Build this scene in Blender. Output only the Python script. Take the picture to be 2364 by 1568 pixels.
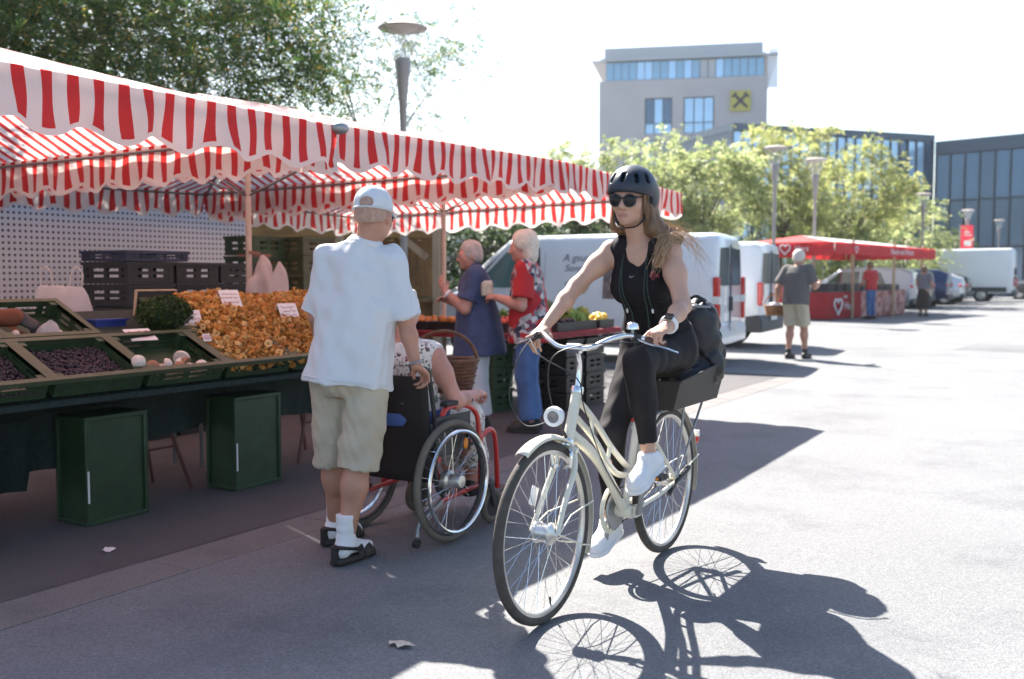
import bpy, math, random
import numpy as np
from mathutils import Vector, Matrix
from mathutils import noise as mnoise
for _o in list(bpy.data.objects): bpy.data.objects.remove(_o)
SC = bpy.context.scene
COL = SC.collection
R = math.radians
random.seed(7); RNG = np.random.default_rng(7)
# ---------------------------------------------------------------- camera
# world: +Y runs down the market street, +X points away from the stalls, camera above the origin
EYE, FPX, CX, CY = 1.32, 2298.0, 1182.0, 784.0        # photo measured at 2364 px width
PITCH = math.atan((784 - 638) / FPX); HEAD = R(31.6)
cam = bpy.data.cameras.new('camera'); CAM = bpy.data.objects.new('camera', cam); COL.objects.link(CAM)
CAM.location = (0, 0, EYE); CAM.rotation_euler = (R(90) - PITCH, 0, HEAD)
cam.sensor_width = 36; cam.lens = 36 * FPX / 2364; cam.clip_end = 3000; cam.clip_start = 0.05
cam.dof.use_dof = True; cam.dof.focus_distance = 4.15; cam.dof.aperture_fstop = 2.6
SC.camera = CAM
# ---------------------------------------------------------------- world, sun, exposure
SUN_EL = R(45.5); SUN_DIR = Vector((-0.838 * math.cos(SUN_EL), 0.546 * math.cos(SUN_EL), math.sin(SUN_EL)))
W = bpy.data.worlds.new('World'); SC.world = W; W.use_nodes = True
nt = W.node_tree; bg = nt.nodes['Background']
sky = nt.nodes.new('ShaderNodeTexSky'); sky.sky_type = 'NISHITA'; sky.sun_disc = False
sky.sun_elevation = SUN_EL; sky.sun_rotation = math.atan2(SUN_DIR.x, SUN_DIR.y); sky.air_density = 1.0; sky.dust_density = 1.4; sky.ozone_density = 1.0
nt.links.new(sky.outputs[0], bg.inputs[0]); bg.inputs[1].default_value = 0.072
sl = bpy.data.lights.new('sun', 'SUN'); sl.energy = 5.0; sl.angle = R(0.5); sl.color = (1.0, 0.94, 0.86)
so = bpy.data.objects.new('sun', sl); COL.objects.link(so)
so.rotation_euler = SUN_DIR.to_track_quat('Z', 'Y').to_euler(); so.location = (-20, 13, 25)
SC.view_settings.view_transform = 'Standard'; SC.view_settings.look = 'None'
SC.view_settings.exposure = 2.05; SC.view_settings.gamma = 1.0; SC.view_settings.use_curve_mapping = False
SC.cycles.use_denoising = True; SC.cycles.max_bounces = 8; SC.cycles.transparent_max_bounces = 12
SC.cycles.use_adaptive_sampling = True; SC.cycles.sample_clamp_indirect = 6
# ---------------------------------------------------------------- pixel helpers (photo pixel -> direction; distance from what it touches)
_c, _s = math.cos(HEAD), math.sin(HEAD)
def ray(px, py):
    x = (px - CX) / FPX; u = (CY - py) / FPX
    yc = math.cos(PITCH) + u * math.sin(PITCH); z = -math.sin(PITCH) + u * math.cos(PITCH)
    return Vector((x * _c - yc * _s, x * _s + yc * _c, z))
def G(px, py, z=0.0): r = ray(px, py); t = (z - EYE) / r.z; return Vector((r.x * t, r.y * t, z))
def PX(px, py, X): r = ray(px, py); t = X / r.x; return Vector((X, r.y * t, EYE + r.z * t))
def PY(px, py, Y): r = ray(px, py); t = Y / r.y; return Vector((r.x * t, Y, EYE + r.z * t))
def PD(px, py, d):
    r = ray(px, py); f = Vector((-_s * math.cos(PITCH), _c * math.cos(PITCH), -math.sin(PITCH))); return Vector((0, 0, EYE)) + r * (d / r.dot(f))
# ---------------------------------------------------------------- mesh helpers
def V(*a): return np.array(a, float)
def nrm(a): a = np.asarray(a, float); return a / (np.linalg.norm(a) + 1e-12)
def frame(up, fwd):
    u = nrm(up); r = nrm(np.cross(fwd, u)); f = np.cross(u, r); return np.stack([r, f, u], 1)   # columns right, forward, up
def rotz(a): c, s = math.cos(a), math.sin(a); return np.array([[c, -s, 0], [s, c, 0], [0, 0, 1.0]])
def rotx(a): c, s = math.cos(a), math.sin(a); return np.array([[1.0, 0, 0], [0, c, -s], [0, s, c]])
def roty(a): c, s = math.cos(a), math.sin(a); return np.array([[c, 0, s], [0, 1.0, 0], [-s, 0, c]])
def tag(o, label=None, cat=None, group=None, kind=None):
    for k, v in (('label', label), ('category', cat), ('group', group), ('kind', kind)):
        if v: o[k] = v
    return o
def thing(name, label, cat, loc=(0, 0, 0), rz=0.0, group=None, rx=0.0, ry=0.0):
    o = bpy.data.objects.new(name, None); COL.objects.link(o); o.empty_display_size = 0.1
    o.location = loc; o.rotation_euler = (rx, ry, rz); return tag(o, label, cat, group)
def link(name, me, parent=None, loc=None, rot=None):
    o = bpy.data.objects.new(name, me); COL.objects.link(o); o.parent = parent
    if loc is not None: o.location = loc
    if rot is not None: o.rotation_euler = rot
    return o
def copy_tree(o, parent=None):
    c = o.copy(); COL.objects.link(c); c.parent = parent
    for ch in list(o.children): copy_tree(ch, c)
    return c
class MB:
    def __init__(s): s.v = []; s.f = []; s.m = []; s.n = 0; s.uv = {}
    def add(s, vs, fs, mi=0):
        vs = np.asarray(vs, float); s.v.append(vs)
        for f in fs: s.f.append([i + s.n for i in f]); s.m.append(mi)
        s.n += len(vs); return s
    def box(s, c, d, Rm=None, mi=0, top=(1, 1)):
        h = np.asarray(d, float) / 2; q = []
        for z in (-1, 1):
            t = top if z > 0 else (1, 1)
            for x, y in ((-1, -1), (1, -1), (1, 1), (-1, 1)): q.append((x * h[0] * t[0], y * h[1] * t[1], z * h[2]))
        q = np.array(q)
        if Rm is not None: q = q @ np.asarray(Rm).T
        return s.add(q + np.asarray(c, float), [(0, 3, 2, 1), (4, 5, 6, 7), (0, 1, 5, 4), (1, 2, 6, 5), (2, 3, 7, 6), (3, 0, 4, 7)], mi)
    def bx(s, x0, x1, y0, y1, z0, z1, mi=0): return s.box(((x0 + x1) / 2, (y0 + y1) / 2, (z0 + z1) / 2), (abs(x1 - x0), abs(y1 - y0), abs(z1 - z0)), None, mi)
    def tube(s, pts, r, n=8, mi=0, closed=False, cap=True, flat=1.0):
        P = np.asarray(pts, float); m = len(P); r = np.broadcast_to(np.asarray(r, float), (m,))
        if closed: T = np.roll(P, -1, 0) - np.roll(P, 1, 0)
        else:
            T = np.empty_like(P); T[1:-1] = P[2:] - P[:-2]; T[0] = P[1] - P[0]; T[-1] = P[-1] - P[-2]
        T /= (np.linalg.norm(T, axis=1, keepdims=True) + 1e-12)
        a = V(0, 0, 1) if abs(T[0][2]) < 0.9 else V(1, 0, 0); u = nrm(np.cross(T[0], a)); vs = []
        for i in range(m):
            u = nrm(u - T[i] * np.dot(u, T[i])); w = np.cross(T[i], u)
            for k in range(n):
                t = 2 * math.pi * k / n; vs.append(P[i] + r[i] * (math.cos(t) * u + flat * math.sin(t) * w))
        fs = []
        for i in range(m if closed else m - 1):
            j = (i + 1) % m
            for k in range(n): fs.append((i * n + k, i * n + (k + 1) % n, j * n + (k + 1) % n, j * n + k))
        if cap and not closed: fs += [tuple(range(n))[::-1], tuple((m - 1) * n + k for k in range(n))]
        return s.add(vs, fs, mi)
    def lathe(s, prof, c=(0, 0, 0), Rm=None, n=24, mi=0, cap=False):
        vs = [];
        for r, z in prof:
            for k in range(n): t = 2 * math.pi * k / n; vs.append((r * math.cos(t), r * math.sin(t), z))
        vs = np.array(vs); m = len(prof)
        if Rm is not None: vs = vs @ np.asarray(Rm).T
        fs = [(i * n + k, i * n + (k + 1) % n, (i + 1) * n + (k + 1) % n, (i + 1) * n + k) for i in range(m - 1) for k in range(n)]
        if cap: fs += [tuple(range(n))[::-1], tuple((m - 1) * n + k for k in range(n))]
        return s.add(vs + np.asarray(c, float), fs, mi)
    def torus(s, c, Rr, r, Rm=None, n=40, m=8, mi=0, a0=0, a1=2 * math.pi, flat=1.0):
        full = abs(a1 - a0 - 2 * math.pi) < 1e-6; k = n if full else n + 1
        P = [(Rr * math.cos(a0 + (a1 - a0) * i / n), Rr * math.sin(a0 + (a1 - a0) * i / n), 0) for i in range(k)]
        P = np.array(P)
        if Rm is not None: P = P @ np.asarray(Rm).T
        return s.tube(P + np.asarray(c, float), r, m, mi, closed=full, flat=flat)
    def ball(s, c, r, Rm=None, n=12, m=8, mi=0):
        r = np.broadcast_to(np.asarray(r, float), (3,)); vs = [(0, 0, -1)]
        for i in range(1, m):
            p = -math.pi / 2 + math.pi * i / m
            for k in range(n): t = 2 * math.pi * k / n; vs.append((math.cos(p) * math.cos(t), math.cos(p) * math.sin(t), math.sin(p)))
        vs.append((0, 0, 1)); vs = np.array(vs) * r
        if Rm is not None: vs = vs @ np.asarray(Rm).T
        fs = [(0, 1 + (k + 1) % n, 1 + k) for k in range(n)]
        fs += [(1 + i * n + k, 1 + i * n + (k + 1) % n, 1 + (i + 1) * n + (k + 1) % n, 1 + (i + 1) * n + k) for i in range(m - 2) for k in range(n)]
        L = len(vs) - 1; b = 1 + (m - 2) * n; fs += [(L, b + k, b + (k + 1) % n) for k in range(n)]
        return s.add(vs + np.asarray(c, float), fs, mi)
    def grid(s, fn, nu, nv, mi=0):
        vs = [fn(i / nu, j / nv) for j in range(nv + 1) for i in range(nu + 1)]; w = nu + 1
        return s.add(vs, [(j * w + i, j * w + i + 1, (j + 1) * w + i + 1, (j + 1) * w + i) for j in range(nv) for i in range(nu)], mi)
    def prism(s, poly, axis, a, b, mi=0):
        n = len(poly); vs = []
        for t in (a, b):
            for p, q in poly: vs.append({'x': (t, p, q), 'y': (p, t, q), 'z': (p, q, t)}[axis])
        return s.add(vs, [tuple(range(n))[::-1], tuple(range(n, 2 * n))] + [(i, (i + 1) % n, n + (i + 1) % n, n + i) for i in range(n)], mi)
    def mesh(s, name, mats, smooth=40, fix=True):
        me = bpy.data.meshes.new(name); v = np.concatenate(s.v) if s.v else np.zeros((0, 3))
        me.from_pydata(v.tolist(), [], s.f)
        for m in (mats if isinstance(mats, (list, tuple)) else [mats]): me.materials.append(m)
        if max(s.m, default=0) > 0: me.polygons.foreach_set('material_index', s.m)
        if fix:
            import bmesh
            b = bmesh.new(); b.from_mesh(me); bmesh.ops.recalc_face_normals(b, faces=b.faces); b.to_mesh(me); b.free()
        if smooth: me.shade_smooth(); me.set_sharp_from_angle(angle=R(smooth))
        me.update(); return me
    def obj(s, name, mats, parent=None, smooth=40, bevel=0, fix=True, loc=None, rot=None):
        o = link(name, s.mesh(name, mats, smooth, fix), parent, loc, rot)
        if bevel:
            b = o.modifiers.new('bevel', 'BEVEL'); b.width = bevel; b.segments = 2; b.limit_method = 'ANGLE'; b.angle_limit = R(35)
        return o
def spline(pts, n=24):
    P = np.asarray(pts, float); m = len(P); out = []
    for t in np.linspace(0, m - 1 - 1e-9, n):
        i = int(t); f = t - i; p0, p1, p2, p3 = P[max(i - 1, 0)], P[i], P[i + 1], P[min(i + 2, m - 1)]
        out.append(0.5 * (2 * p1 + (p2 - p0) * f + (2 * p0 - 5 * p1 + 4 * p2 - p3) * f * f + (3 * p1 - p0 - 3 * p2 + p3) * f ** 3))
    return np.array(out)
def text(name, s, size, mat, parent, loc, rot, depth=0.002, align='CENTER', sx=1.0, shear=0.0):
    cu = bpy.data.curves.new(name, 'FONT'); cu.body = s; cu.size = size; cu.extrude = depth; cu.align_x = align; cu.align_y = 'CENTER'; cu.shear = shear
    o = bpy.data.objects.new(name, cu); COL.objects.link(o)
    dg = bpy.context.evaluated_depsgraph_get(); me = bpy.data.meshes.new_from_object(o.evaluated_get(dg)); bpy.data.objects.remove(o)
    me.materials.clear(); me.materials.append(mat); o = link(name, me, parent, loc, rot); o.scale = (sx, 1, 1); return o
# ---------------------------------------------------------------- implicit bodies (smooth unions polygonised by surface nets)
class SD:
    def __init__(s): s.p = []
    def cap(s, a, b, ra, rb=None, k=0.03, op='+', flat=False):
        a = np.asarray(a, float); b = np.asarray(b, float); rb = ra if rb is None else rb; m = max(ra, rb)
        def fn(X):
            ba = b - a; t = np.clip(((X - a) @ ba) / (ba @ ba + 1e-12), 0, 1)
            d = np.linalg.norm(X - a - t[..., None] * ba, axis=-1) - (ra + t * (rb - ra))
            return np.maximum(d, ((X - b) @ ba) / np.linalg.norm(ba)) if flat else d
        s.p.append((fn, np.minimum(a, b) - m, np.maximum(a, b) + m, k, op)); return s
    def chain(s, pts, rs, k=0.02, op='+'):
        for i in range(len(pts) - 1): s.cap(pts[i], pts[i + 1], rs[i], rs[i + 1], k, op)
        return s
    def ell(s, c, r, Rm=None, k=0.03, op='+'):
        c = np.asarray(c, float); r = np.broadcast_to(np.asarray(r, float), (3,)); Rm = np.eye(3) if Rm is None else Rm
        e = np.sqrt(((Rm * r) ** 2).sum(1))
        def fn(X):
            q = (X - c) @ Rm; k0 = np.linalg.norm(q / r, axis=-1); k1 = np.linalg.norm(q / (r * r), axis=-1) + 1e-9
            return k0 * (k0 - 1) / k1
        s.p.append((fn, c - e, c + e, k, op)); return s
    def col(s, base, Rm, prof, k=0.03, op='+', p=2.0):
        base = np.asarray(base, float); A = np.asarray(prof, float)          # rows: height, half width, half depth, side shift, forward shift
        if A.shape[1] < 5: A = np.hstack([A, np.zeros((len(A), 5 - A.shape[1]))])
        ext = [];
        for h, rx, ry, ox, oy in A:
            for sx in (-1, 1):
                for sy in (-1, 1): ext.append(base + Rm @ V(ox + sx * rx, oy + sy * ry, h))
        ext = np.array(ext)
        def fn(X):
            q = (X - base) @ Rm; h = q[..., 2]
            g = [np.interp(h, A[:, 0], A[:, i]) for i in (1, 2, 3, 4)]
            d = ((np.abs((q[..., 0] - g[2]) / g[0]) ** p + np.abs((q[..., 1] - g[3]) / g[1]) ** p) ** (1 / p) - 1) * np.minimum(g[0], g[1])
            return np.maximum(d, np.maximum(A[0, 0] - h, h - A[-1, 0]))
        s.p.append((fn, ext.min(0), ext.max(0), k, op)); return s
    def box(s, c, half, Rm=None, r=0.01, k=0.01, op='+'):
        c = np.asarray(c, float); half = np.asarray(half, float); Rm = np.eye(3) if Rm is None else Rm; e = np.abs(Rm) @ half
        def fn(X):
            q = np.abs((X - c) @ Rm) - half + r
            return np.linalg.norm(np.maximum(q, 0), axis=-1) + np.minimum(q.max(-1), 0) - r
        s.p.append((fn, c - e, c + e, k, op)); return s
    def cut(s, p, n, lo=None, hi=None):         # remove the side the normal points to (optionally only inside a box)
        p = np.asarray(p, float); n = nrm(n); s.p.append((lambda X: (X - p) @ n, lo, hi, 0, 'c')); return s
    def build(s, h=0.006, smooth=1, fold=None):
        add = [q for q in s.p if q[4] == '+']; lo = np.min([q[1] for q in add], 0) - 4 * h; hi = np.max([q[2] for q in add], 0) + 4 * h
        n = np.ceil((hi - lo) / h).astype(int) + 1; ax = [lo[i] + h * np.arange(n[i]) for i in range(3)]; D = np.full(n, 9.0, np.float32)
        for fn, a, b, k, op in s.p:
            if a is None: i0, i1 = np.zeros(3, int), n
            else:
                mg = k + 4 * h; i0 = np.clip(np.floor((np.asarray(a) - mg - lo) / h).astype(int), 0, n); i1 = np.clip(np.ceil((np.asarray(b) + mg - lo) / h).astype(int) + 1, 0, n)
            if (i1 <= i0).any(): continue
            sl_ = tuple(slice(i0[i], i1[i]) for i in range(3))
            X = np.stack(np.meshgrid(*[ax[i][sl_[i]] for i in range(3)], indexing='ij'), -1); d = fn(X).astype(np.float32); o = D[sl_]
            if op == 'c': D[sl_] = np.maximum(o, d)
            elif op == '-':
                hh = np.clip(0.5 - 0.5 * (o + d) / max(k, 1e-6), 0, 1); D[sl_] = (o * (1 - hh) - d * hh) + k * hh * (1 - hh) if k > 0 else np.maximum(o, -d)
            else:
                if k <= 0: D[sl_] = np.minimum(o, d)
                else: hh = np.clip(0.5 + 0.5 * (o - d) / k, 0, 1); D[sl_] = o * (1 - hh) + d * hh - k * hh * (1 - hh)
        v, f = nets(D); v = lo + v * h
        if smooth:
            e = np.concatenate([f[:, [0, 1]], f[:, [1, 2]], f[:, [2, 3]], f[:, [3, 0]]])
            for _ in range(smooth):
                acc = np.zeros_like(v); cnt = np.zeros(len(v)); np.add.at(acc, e[:, 0], v[e[:, 1]]); np.add.at(cnt, e[:, 0], 1)
                v = v * 0.4 + 0.6 * acc / np.maximum(cnt, 1)[:, None]
        if fold is not None:
            nn = np.cross(v[f[:, 2]] - v[f[:, 0]], v[f[:, 3]] - v[f[:, 1]]); vn = np.zeros_like(v)
            for c in range(4): np.add.at(vn, f[:, c], nn)
            vn /= np.linalg.norm(vn, axis=1, keepdims=True) + 1e-12; v = v + vn * fold(v)[:, None]
        return v, f
    def obj(s, name, mats, parent=None, h=0.006, smooth=1, fold=None, mi=None):
        v, f = s.build(h, smooth, fold); me = bpy.data.meshes.new(name)
        me.vertices.add(len(v)); me.vertices.foreach_set('co', v.astype(np.float32).ravel()); me.loops.add(f.size); me.polygons.add(len(f))
        me.loops.foreach_set('vertex_index', f.astype(np.int32).ravel()); me.polygons.foreach_set('loop_start', np.arange(0, f.size, 4, dtype=np.int32))
        me.update(calc_edges=True); me.validate()
        for m in (mats if isinstance(mats, (list, tuple)) else [mats]): me.materials.append(m)
        if mi is not None: me.polygons.foreach_set('material_index', mi(v[f].mean(1)).astype(np.int32))
        me.shade_smooth(); return link(name, me, parent)
def nets(D):
    S = D < 0; nx, ny, nz = D.shape; cs = [(i, j, k) for i in (0, 1) for j in (0, 1) for k in (0, 1)]
    sh = lambda A, c: A[c[0]:nx - 1 + c[0], c[1]:ny - 1 + c[1], c[2]:nz - 1 + c[2]]
    cnt = np.zeros((nx - 1, ny - 1, nz - 1), np.int8)
    for c in cs: cnt += sh(S, c)
    act = (cnt > 0) & (cnt < 8); idx = np.argwhere(act); vid = np.full(act.shape, -1, np.int32); vid[act] = np.arange(len(idx), dtype=np.int32)
    acc = np.zeros((len(idx), 3)); num = np.zeros(len(idx)); val = {c: D[idx[:, 0] + c[0], idx[:, 1] + c[1], idx[:, 2] + c[2]] for c in cs}
    for a in cs:
        for ax in range(3):
            if a[ax]: continue
            b = tuple(1 if i == ax else a[i] for i in range(3)); m = (val[a] < 0) != (val[b] < 0); t = val[a][m] / (val[a][m] - val[b][m])
            p = np.tile(np.array(a, float), (m.sum(), 1)); p[:, ax] = t; acc[m] += p; num[m] += 1
    v = idx + acc / np.maximum(num, 1)[:, None]; F = []
    for ax in range(3):
        a0 = [slice(None)] * 3; a1 = [slice(None)] * 3; a0[ax] = slice(0, -1); a1[ax] = slice(1, None); s0, s1 = S[tuple(a0)], S[tuple(a1)]
        e = np.argwhere(s0 != s1); o = [i for i in range(3) if i != ax]; e = e[(e[:, o[0]] > 0) & (e[:, o[1]] > 0) & (e[:, o[0]] < D.shape[o[0]] - 1) & (e[:, o[1]] < D.shape[o[1]] - 1)]
        q = []
        for du, dv in ((-1, -1), (0, -1), (0, 0), (-1, 0)):
            c = e.copy(); c[:, o[0]] += du; c[:, o[1]] += dv; q.append(vid[c[:, 0], c[:, 1], c[:, 2]])
        q = np.stack(q, 1); fl = s0[e[:, 0], e[:, 1], e[:, 2]] ^ (ax == 1); q[~fl] = q[~fl][:, ::-1]; F.append(q)
    return v, np.concatenate(F)
def folds(seed, amp, scale, n=6, axis=(1, 1, 0.25)):
    g = np.random.default_rng(seed); K = g.normal(size=(n, 3)) * np.asarray(axis) * scale; ph = g.uniform(0, 6.28, n)
    return lambda v: amp * np.sin(v @ K.T + ph).sum(1) / math.sqrt(n)
# ---------------------------------------------------------------- materials
_MC = {}
def mat(name, col, rough=0.6, metal=0.0, var=0.12, scale=6.0, bump=0.0, bscale=60.0, coord='Object', spec=0.5, trans=0.0, alpha=1.0, sheen=0.0, coat=0.0, stretch=None):
    if name in _MC: return _MC[name]
    m = bpy.data.materials.new(name); m.use_nodes = True; n = m.node_tree.nodes; L = m.node_tree.links; p = n['Principled BSDF']
    p.inputs['Roughness'].default_value = rough; p.inputs['Metallic'].default_value = metal; p.inputs['Specular IOR Level'].default_value = spec
    p.inputs['Sheen Weight'].default_value = sheen; p.inputs['Coat Weight'].default_value = coat; p.inputs['Alpha'].default_value = alpha
    c = (*col, 1); p.inputs['Base Color'].default_value = c; tc = n.new('ShaderNodeTexCoord'); vec = tc.outputs[coord]
    if stretch: mp = n.new('ShaderNodeMapping'); mp.inputs['Scale'].default_value = stretch; L.new(vec, mp.inputs[0]); vec = mp.outputs[0]
    if var:
        t = n.new('ShaderNodeTexNoise'); t.inputs['Scale'].default_value = scale; t.inputs['Detail'].default_value = 5; L.new(vec, t.inputs['Vector'])
        r = n.new('ShaderNodeMapRange'); r.inputs['From Min'].default_value = 0.3; r.inputs['From Max'].default_value = 0.7; r.inputs['To Min'].default_value = 1 - var; r.inputs['To Max'].default_value = 1 + var
        L.new(t.outputs['Fac'], r.inputs[0]); x = n.new('ShaderNodeVectorMath'); x.operation = 'SCALE'; x.inputs[0].default_value = col; L.new(r.outputs[0], x.inputs['Scale']); L.new(x.outputs[0], p.inputs['Base Color'])
    if bump:
        t = n.new('ShaderNodeTexNoise'); t.inputs['Scale'].default_value = bscale; t.inputs['Detail'].default_value = 4; L.new(vec, t.inputs['Vector'])
        b = n.new('ShaderNodeBump'); b.inputs['Strength'].default_value = bump; b.inputs['Distance'].default_value = 0.02; L.new(t.outputs['Fac'], b.inputs['Height']); L.new(b.outputs[0], p.inputs['Normal'])
    if trans:
        tr = n.new('ShaderNodeBsdfTranslucent'); tr.inputs[0].default_value = c; mx = n.new('ShaderNodeMixShader'); mx.inputs[0].default_value = trans
        src = p.inputs['Base Color'].links[0].from_socket if p.inputs['Base Color'].links else None
        if src: L.new(src, tr.inputs[0])
        L.new(p.outputs[0], mx.inputs[1]); L.new(tr.outputs[0], mx.inputs[2]); L.new(mx.outputs[0], n['Material Output'].inputs[0])
    _MC[name] = m; return m
def node_mat(name):
    m = bpy.data.materials.new(name); m.use_nodes = True; return m, m.node_tree.nodes, m.node_tree.links, m.node_tree.nodes['Principled BSDF']
def math_node(n, L, op, a, b=None, c=None):
    x = n.new('ShaderNodeMath'); x.operation = op
    for i, q in enumerate((a, b, c)):
        if q is None: continue
        if isinstance(q, (int, float)): x.inputs[i].default_value = q
        else: L.new(q, x.inputs[i])
    return x.outputs[0]
def mixc(n, L, f, a, b):
    x = n.new('ShaderNodeMix'); x.data_type = 'RGBA'
    if isinstance(f, (int, float)): x.inputs[0].default_value = f
    else: L.new(f, x.inputs[0])
    for i, q in ((6, a), (7, b)):
        if isinstance(q, (tuple, list)): x.inputs[i].default_value = (*q[:3], 1)
        else: L.new(q, x.inputs[i])
    return x.outputs[2]
def ramp(n, L, f, stops):
    r = n.new('ShaderNodeValToRGB'); e = r.color_ramp.elements
    while len(e) < len(stops): e.new(0.5)
    for q, (p, c) in zip(e, stops): q.position = p; q.color = (*c, 1)
    L.new(f, r.inputs[0]); return r.outputs[0]
def glass_mat(name, col=(0.02, 0.03, 0.035), rough=0.03, alpha=1.0): return mat(name, col, rough, 0.0, var=0, spec=0.9, alpha=alpha, coat=0.6)
M = dict(
    white=mat('white_paint', (0.72, 0.73, 0.74), 0.32, var=0.04, scale=3, coat=0.3), cream=mat('cream_frame_paint', (0.66, 0.63, 0.52), 0.35, var=0.06, scale=9, coat=0.2),
    black=mat('black_plastic', (0.018, 0.018, 0.019), 0.55, var=0.25, scale=12, bump=0.05), dgrey=mat('dark_grey_plastic', (0.035, 0.036, 0.038), 0.6, var=0.2), rubber=mat('tyre_rubber', (0.06, 0.053, 0.045), 0.85, var=0.25, scale=20, bump=0.15, bscale=120),
    rim=mat('alloy_rim', (0.62, 0.61, 0.58), 0.32, 0.85, var=0.08), chrome=mat('polished_steel', (0.72, 0.72, 0.72), 0.16, 1.0, var=0.05), steel=mat('grey_steel', (0.30, 0.31, 0.32), 0.45, 0.7, var=0.12),
    red=mat('red_lacquer', (0.46, 0.02, 0.015), 0.3, var=0.1, coat=0.4), redlight=mat('red_lens', (0.55, 0.015, 0.012), 0.15, var=0.1, scale=30, coat=0.5), wlight=mat('clear_lens', (0.72, 0.72, 0.70), 0.12, var=0.05), orange=mat('orange_lens', (0.7, 0.22, 0.01), 0.2, var=0.1),
    skin=mat('skin_light', (0.50, 0.29, 0.205), 0.5, var=0.1, scale=7, bump=0.03, bscale=90), skin2=mat('skin_tanned', (0.43, 0.215, 0.145), 0.5, var=0.14, scale=9, bump=0.04, bscale=90), skin3=mat('skin_rosy', (0.50, 0.24, 0.185), 0.5, var=0.14, scale=9),
    lip=mat('lips', (0.37, 0.155, 0.125), 0.4, var=0.08), hair=mat('brown_hair', (0.17, 0.095, 0.048), 0.42, var=0.35, scale=40, stretch=(1, 1, 0.2)), whair=mat('white_hair', (0.60, 0.54, 0.46), 0.55, var=0.15, scale=40), ghair=mat('grey_hair', (0.36, 0.33, 0.31), 0.6, var=0.2, scale=50),
    glass=glass_mat('dark_window_glass'), wood=mat('pale_wood', (0.42, 0.30, 0.19), 0.7, var=0.2, scale=12, stretch=(1, 1, 0.15)), paper=mat('white_card', (0.70, 0.66, 0.63), 0.7, var=0.05),
)
# ================================================================ SETTING: ground
def asphalt(name, base, warm, seed):
    m, n, L, p = node_mat(name); tc = n.new('ShaderNodeTexCoord'); g = tc.outputs['Object']
    def nz(sc, det=4, rough=0.6):
        t = n.new('ShaderNodeTexNoise'); t.inputs['Scale'].default_value = sc; t.inputs['Detail'].default_value = det; t.inputs['Roughness'].default_value = rough
        mp = n.new('ShaderNodeMapping'); mp.inputs['Location'].default_value = (seed, seed * 2, 0); L.new(g, mp.inputs[0]); L.new(mp.outputs[0], t.inputs['Vector']); return t.outputs['Fac']
    big, mid, fine = nz(0.35, 5), nz(3.5, 6), nz(105, 4, 0.85)
    vo = n.new('ShaderNodeTexVoronoi'); vo.inputs['Scale'].default_value = 130; L.new(g, vo.inputs['Vector'])
    a = ramp(n, L, big, [(0.3, tuple(b * 0.88 for b in base)), (0.7, tuple(b * 1.1 for b in base))])
    b = mixc(n, L, math_node(n, L, 'MULTIPLY', mid, 0.35), a, warm)
    sp = ramp(n, L, fine, [(0.26, (0.35, 0.35, 0.36)), (0.5, (1, 1, 1)), (0.72, (1.9, 1.88, 1.85))])
    x = n.new('ShaderNodeMix'); x.data_type = 'RGBA'; x.blend_type = 'MULTIPLY'; x.inputs[0].default_value = 0.75; L.new(b, x.inputs[6]); L.new(sp, x.inputs[7])
    col = x.outputs[2]
    # worn darker blotches and thin cracks, shapes of their own
    st = ramp(n, L, nz(0.9, 7, 0.7), [(0.50, (1, 1, 1)), (0.66, (0.76, 0.76, 0.78))]); x2 = n.new('ShaderNodeMix'); x2.data_type = 'RGBA'; x2.blend_type = 'MULTIPLY'; x2.inputs[0].default_value = 1; L.new(col, x2.inputs[6]); L.new(st, x2.inputs[7])
    L.new(x2.outputs[2], p.inputs['Base Color']); p.inputs['Roughness'].default_value = 0.85; p.inputs['Specular IOR Level'].default_value = 0.3
    bp = n.new('ShaderNodeBump'); bp.inputs['Strength'].default_value = 0.35; bp.inputs['Distance'].default_value = 0.006; L.new(math_node(n, L, 'ADD', fine, vo.outputs['Distance']), bp.inputs['Height']); L.new(bp.outputs[0], p.inputs['Normal'])
    return m
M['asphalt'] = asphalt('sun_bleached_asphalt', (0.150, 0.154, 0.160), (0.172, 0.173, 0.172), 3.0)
M['pave'] = asphalt('stall_shade_asphalt', (0.080, 0.077, 0.080), (0.100, 0.093, 0.090), 11.0)  # darker brownish paving, its colour deepened further to carry the stall shade
M['gutter'] = asphalt('gutter_concrete', (0.150, 0.143, 0.140), (0.172, 0.163, 0.155), 23.0)
def sheet(name, x0, x1, y0, y1, z, m):
    o = MB().add([(x0, y0, z), (x1, y0, z), (x1, y1, z), (x0, y1, z)], [(0, 1, 2, 3)]).obj(name, m, smooth=0); return tag(o, kind='structure')
sheet('ground', -900, 900, -300, 1500, -0.004, M['asphalt'])
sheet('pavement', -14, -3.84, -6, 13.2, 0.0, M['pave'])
for nm, pts in (('asphalt_patch', [(.6, 8.2), (2.2, 8.0), (2.3, 10.9), (.7, 11.1)]), ('asphalt_patch', [(-2.6, 19.5), (.4, 19.2), (.5, 21.2), (-2.5, 21.4)])):
    tag(MB().add([(x, y, -.0005) for x, y in pts], [tuple(range(len(pts)))]).obj(nm, asphalt('patched_asphalt', (.122, .125, .130), (.145, .146, .147), 31.0), smooth=0), kind='structure')
# gutter of flat concrete slabs
gt = tag(bpy.data.objects.new('gutter', None), kind='structure'); COL.objects.link(gt)
_sl = MB().box((0, 0, 0), (0.30, 0.998, 0.02), top=(0.985, 0.995)).mesh('gutter_slab', M['gutter'], 30)
for i in range(19): link('slab', _sl, gt, (-3.69, -5.5 + i, -0.0122 + 0.0006 * ((i * 7) % 3)))
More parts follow.
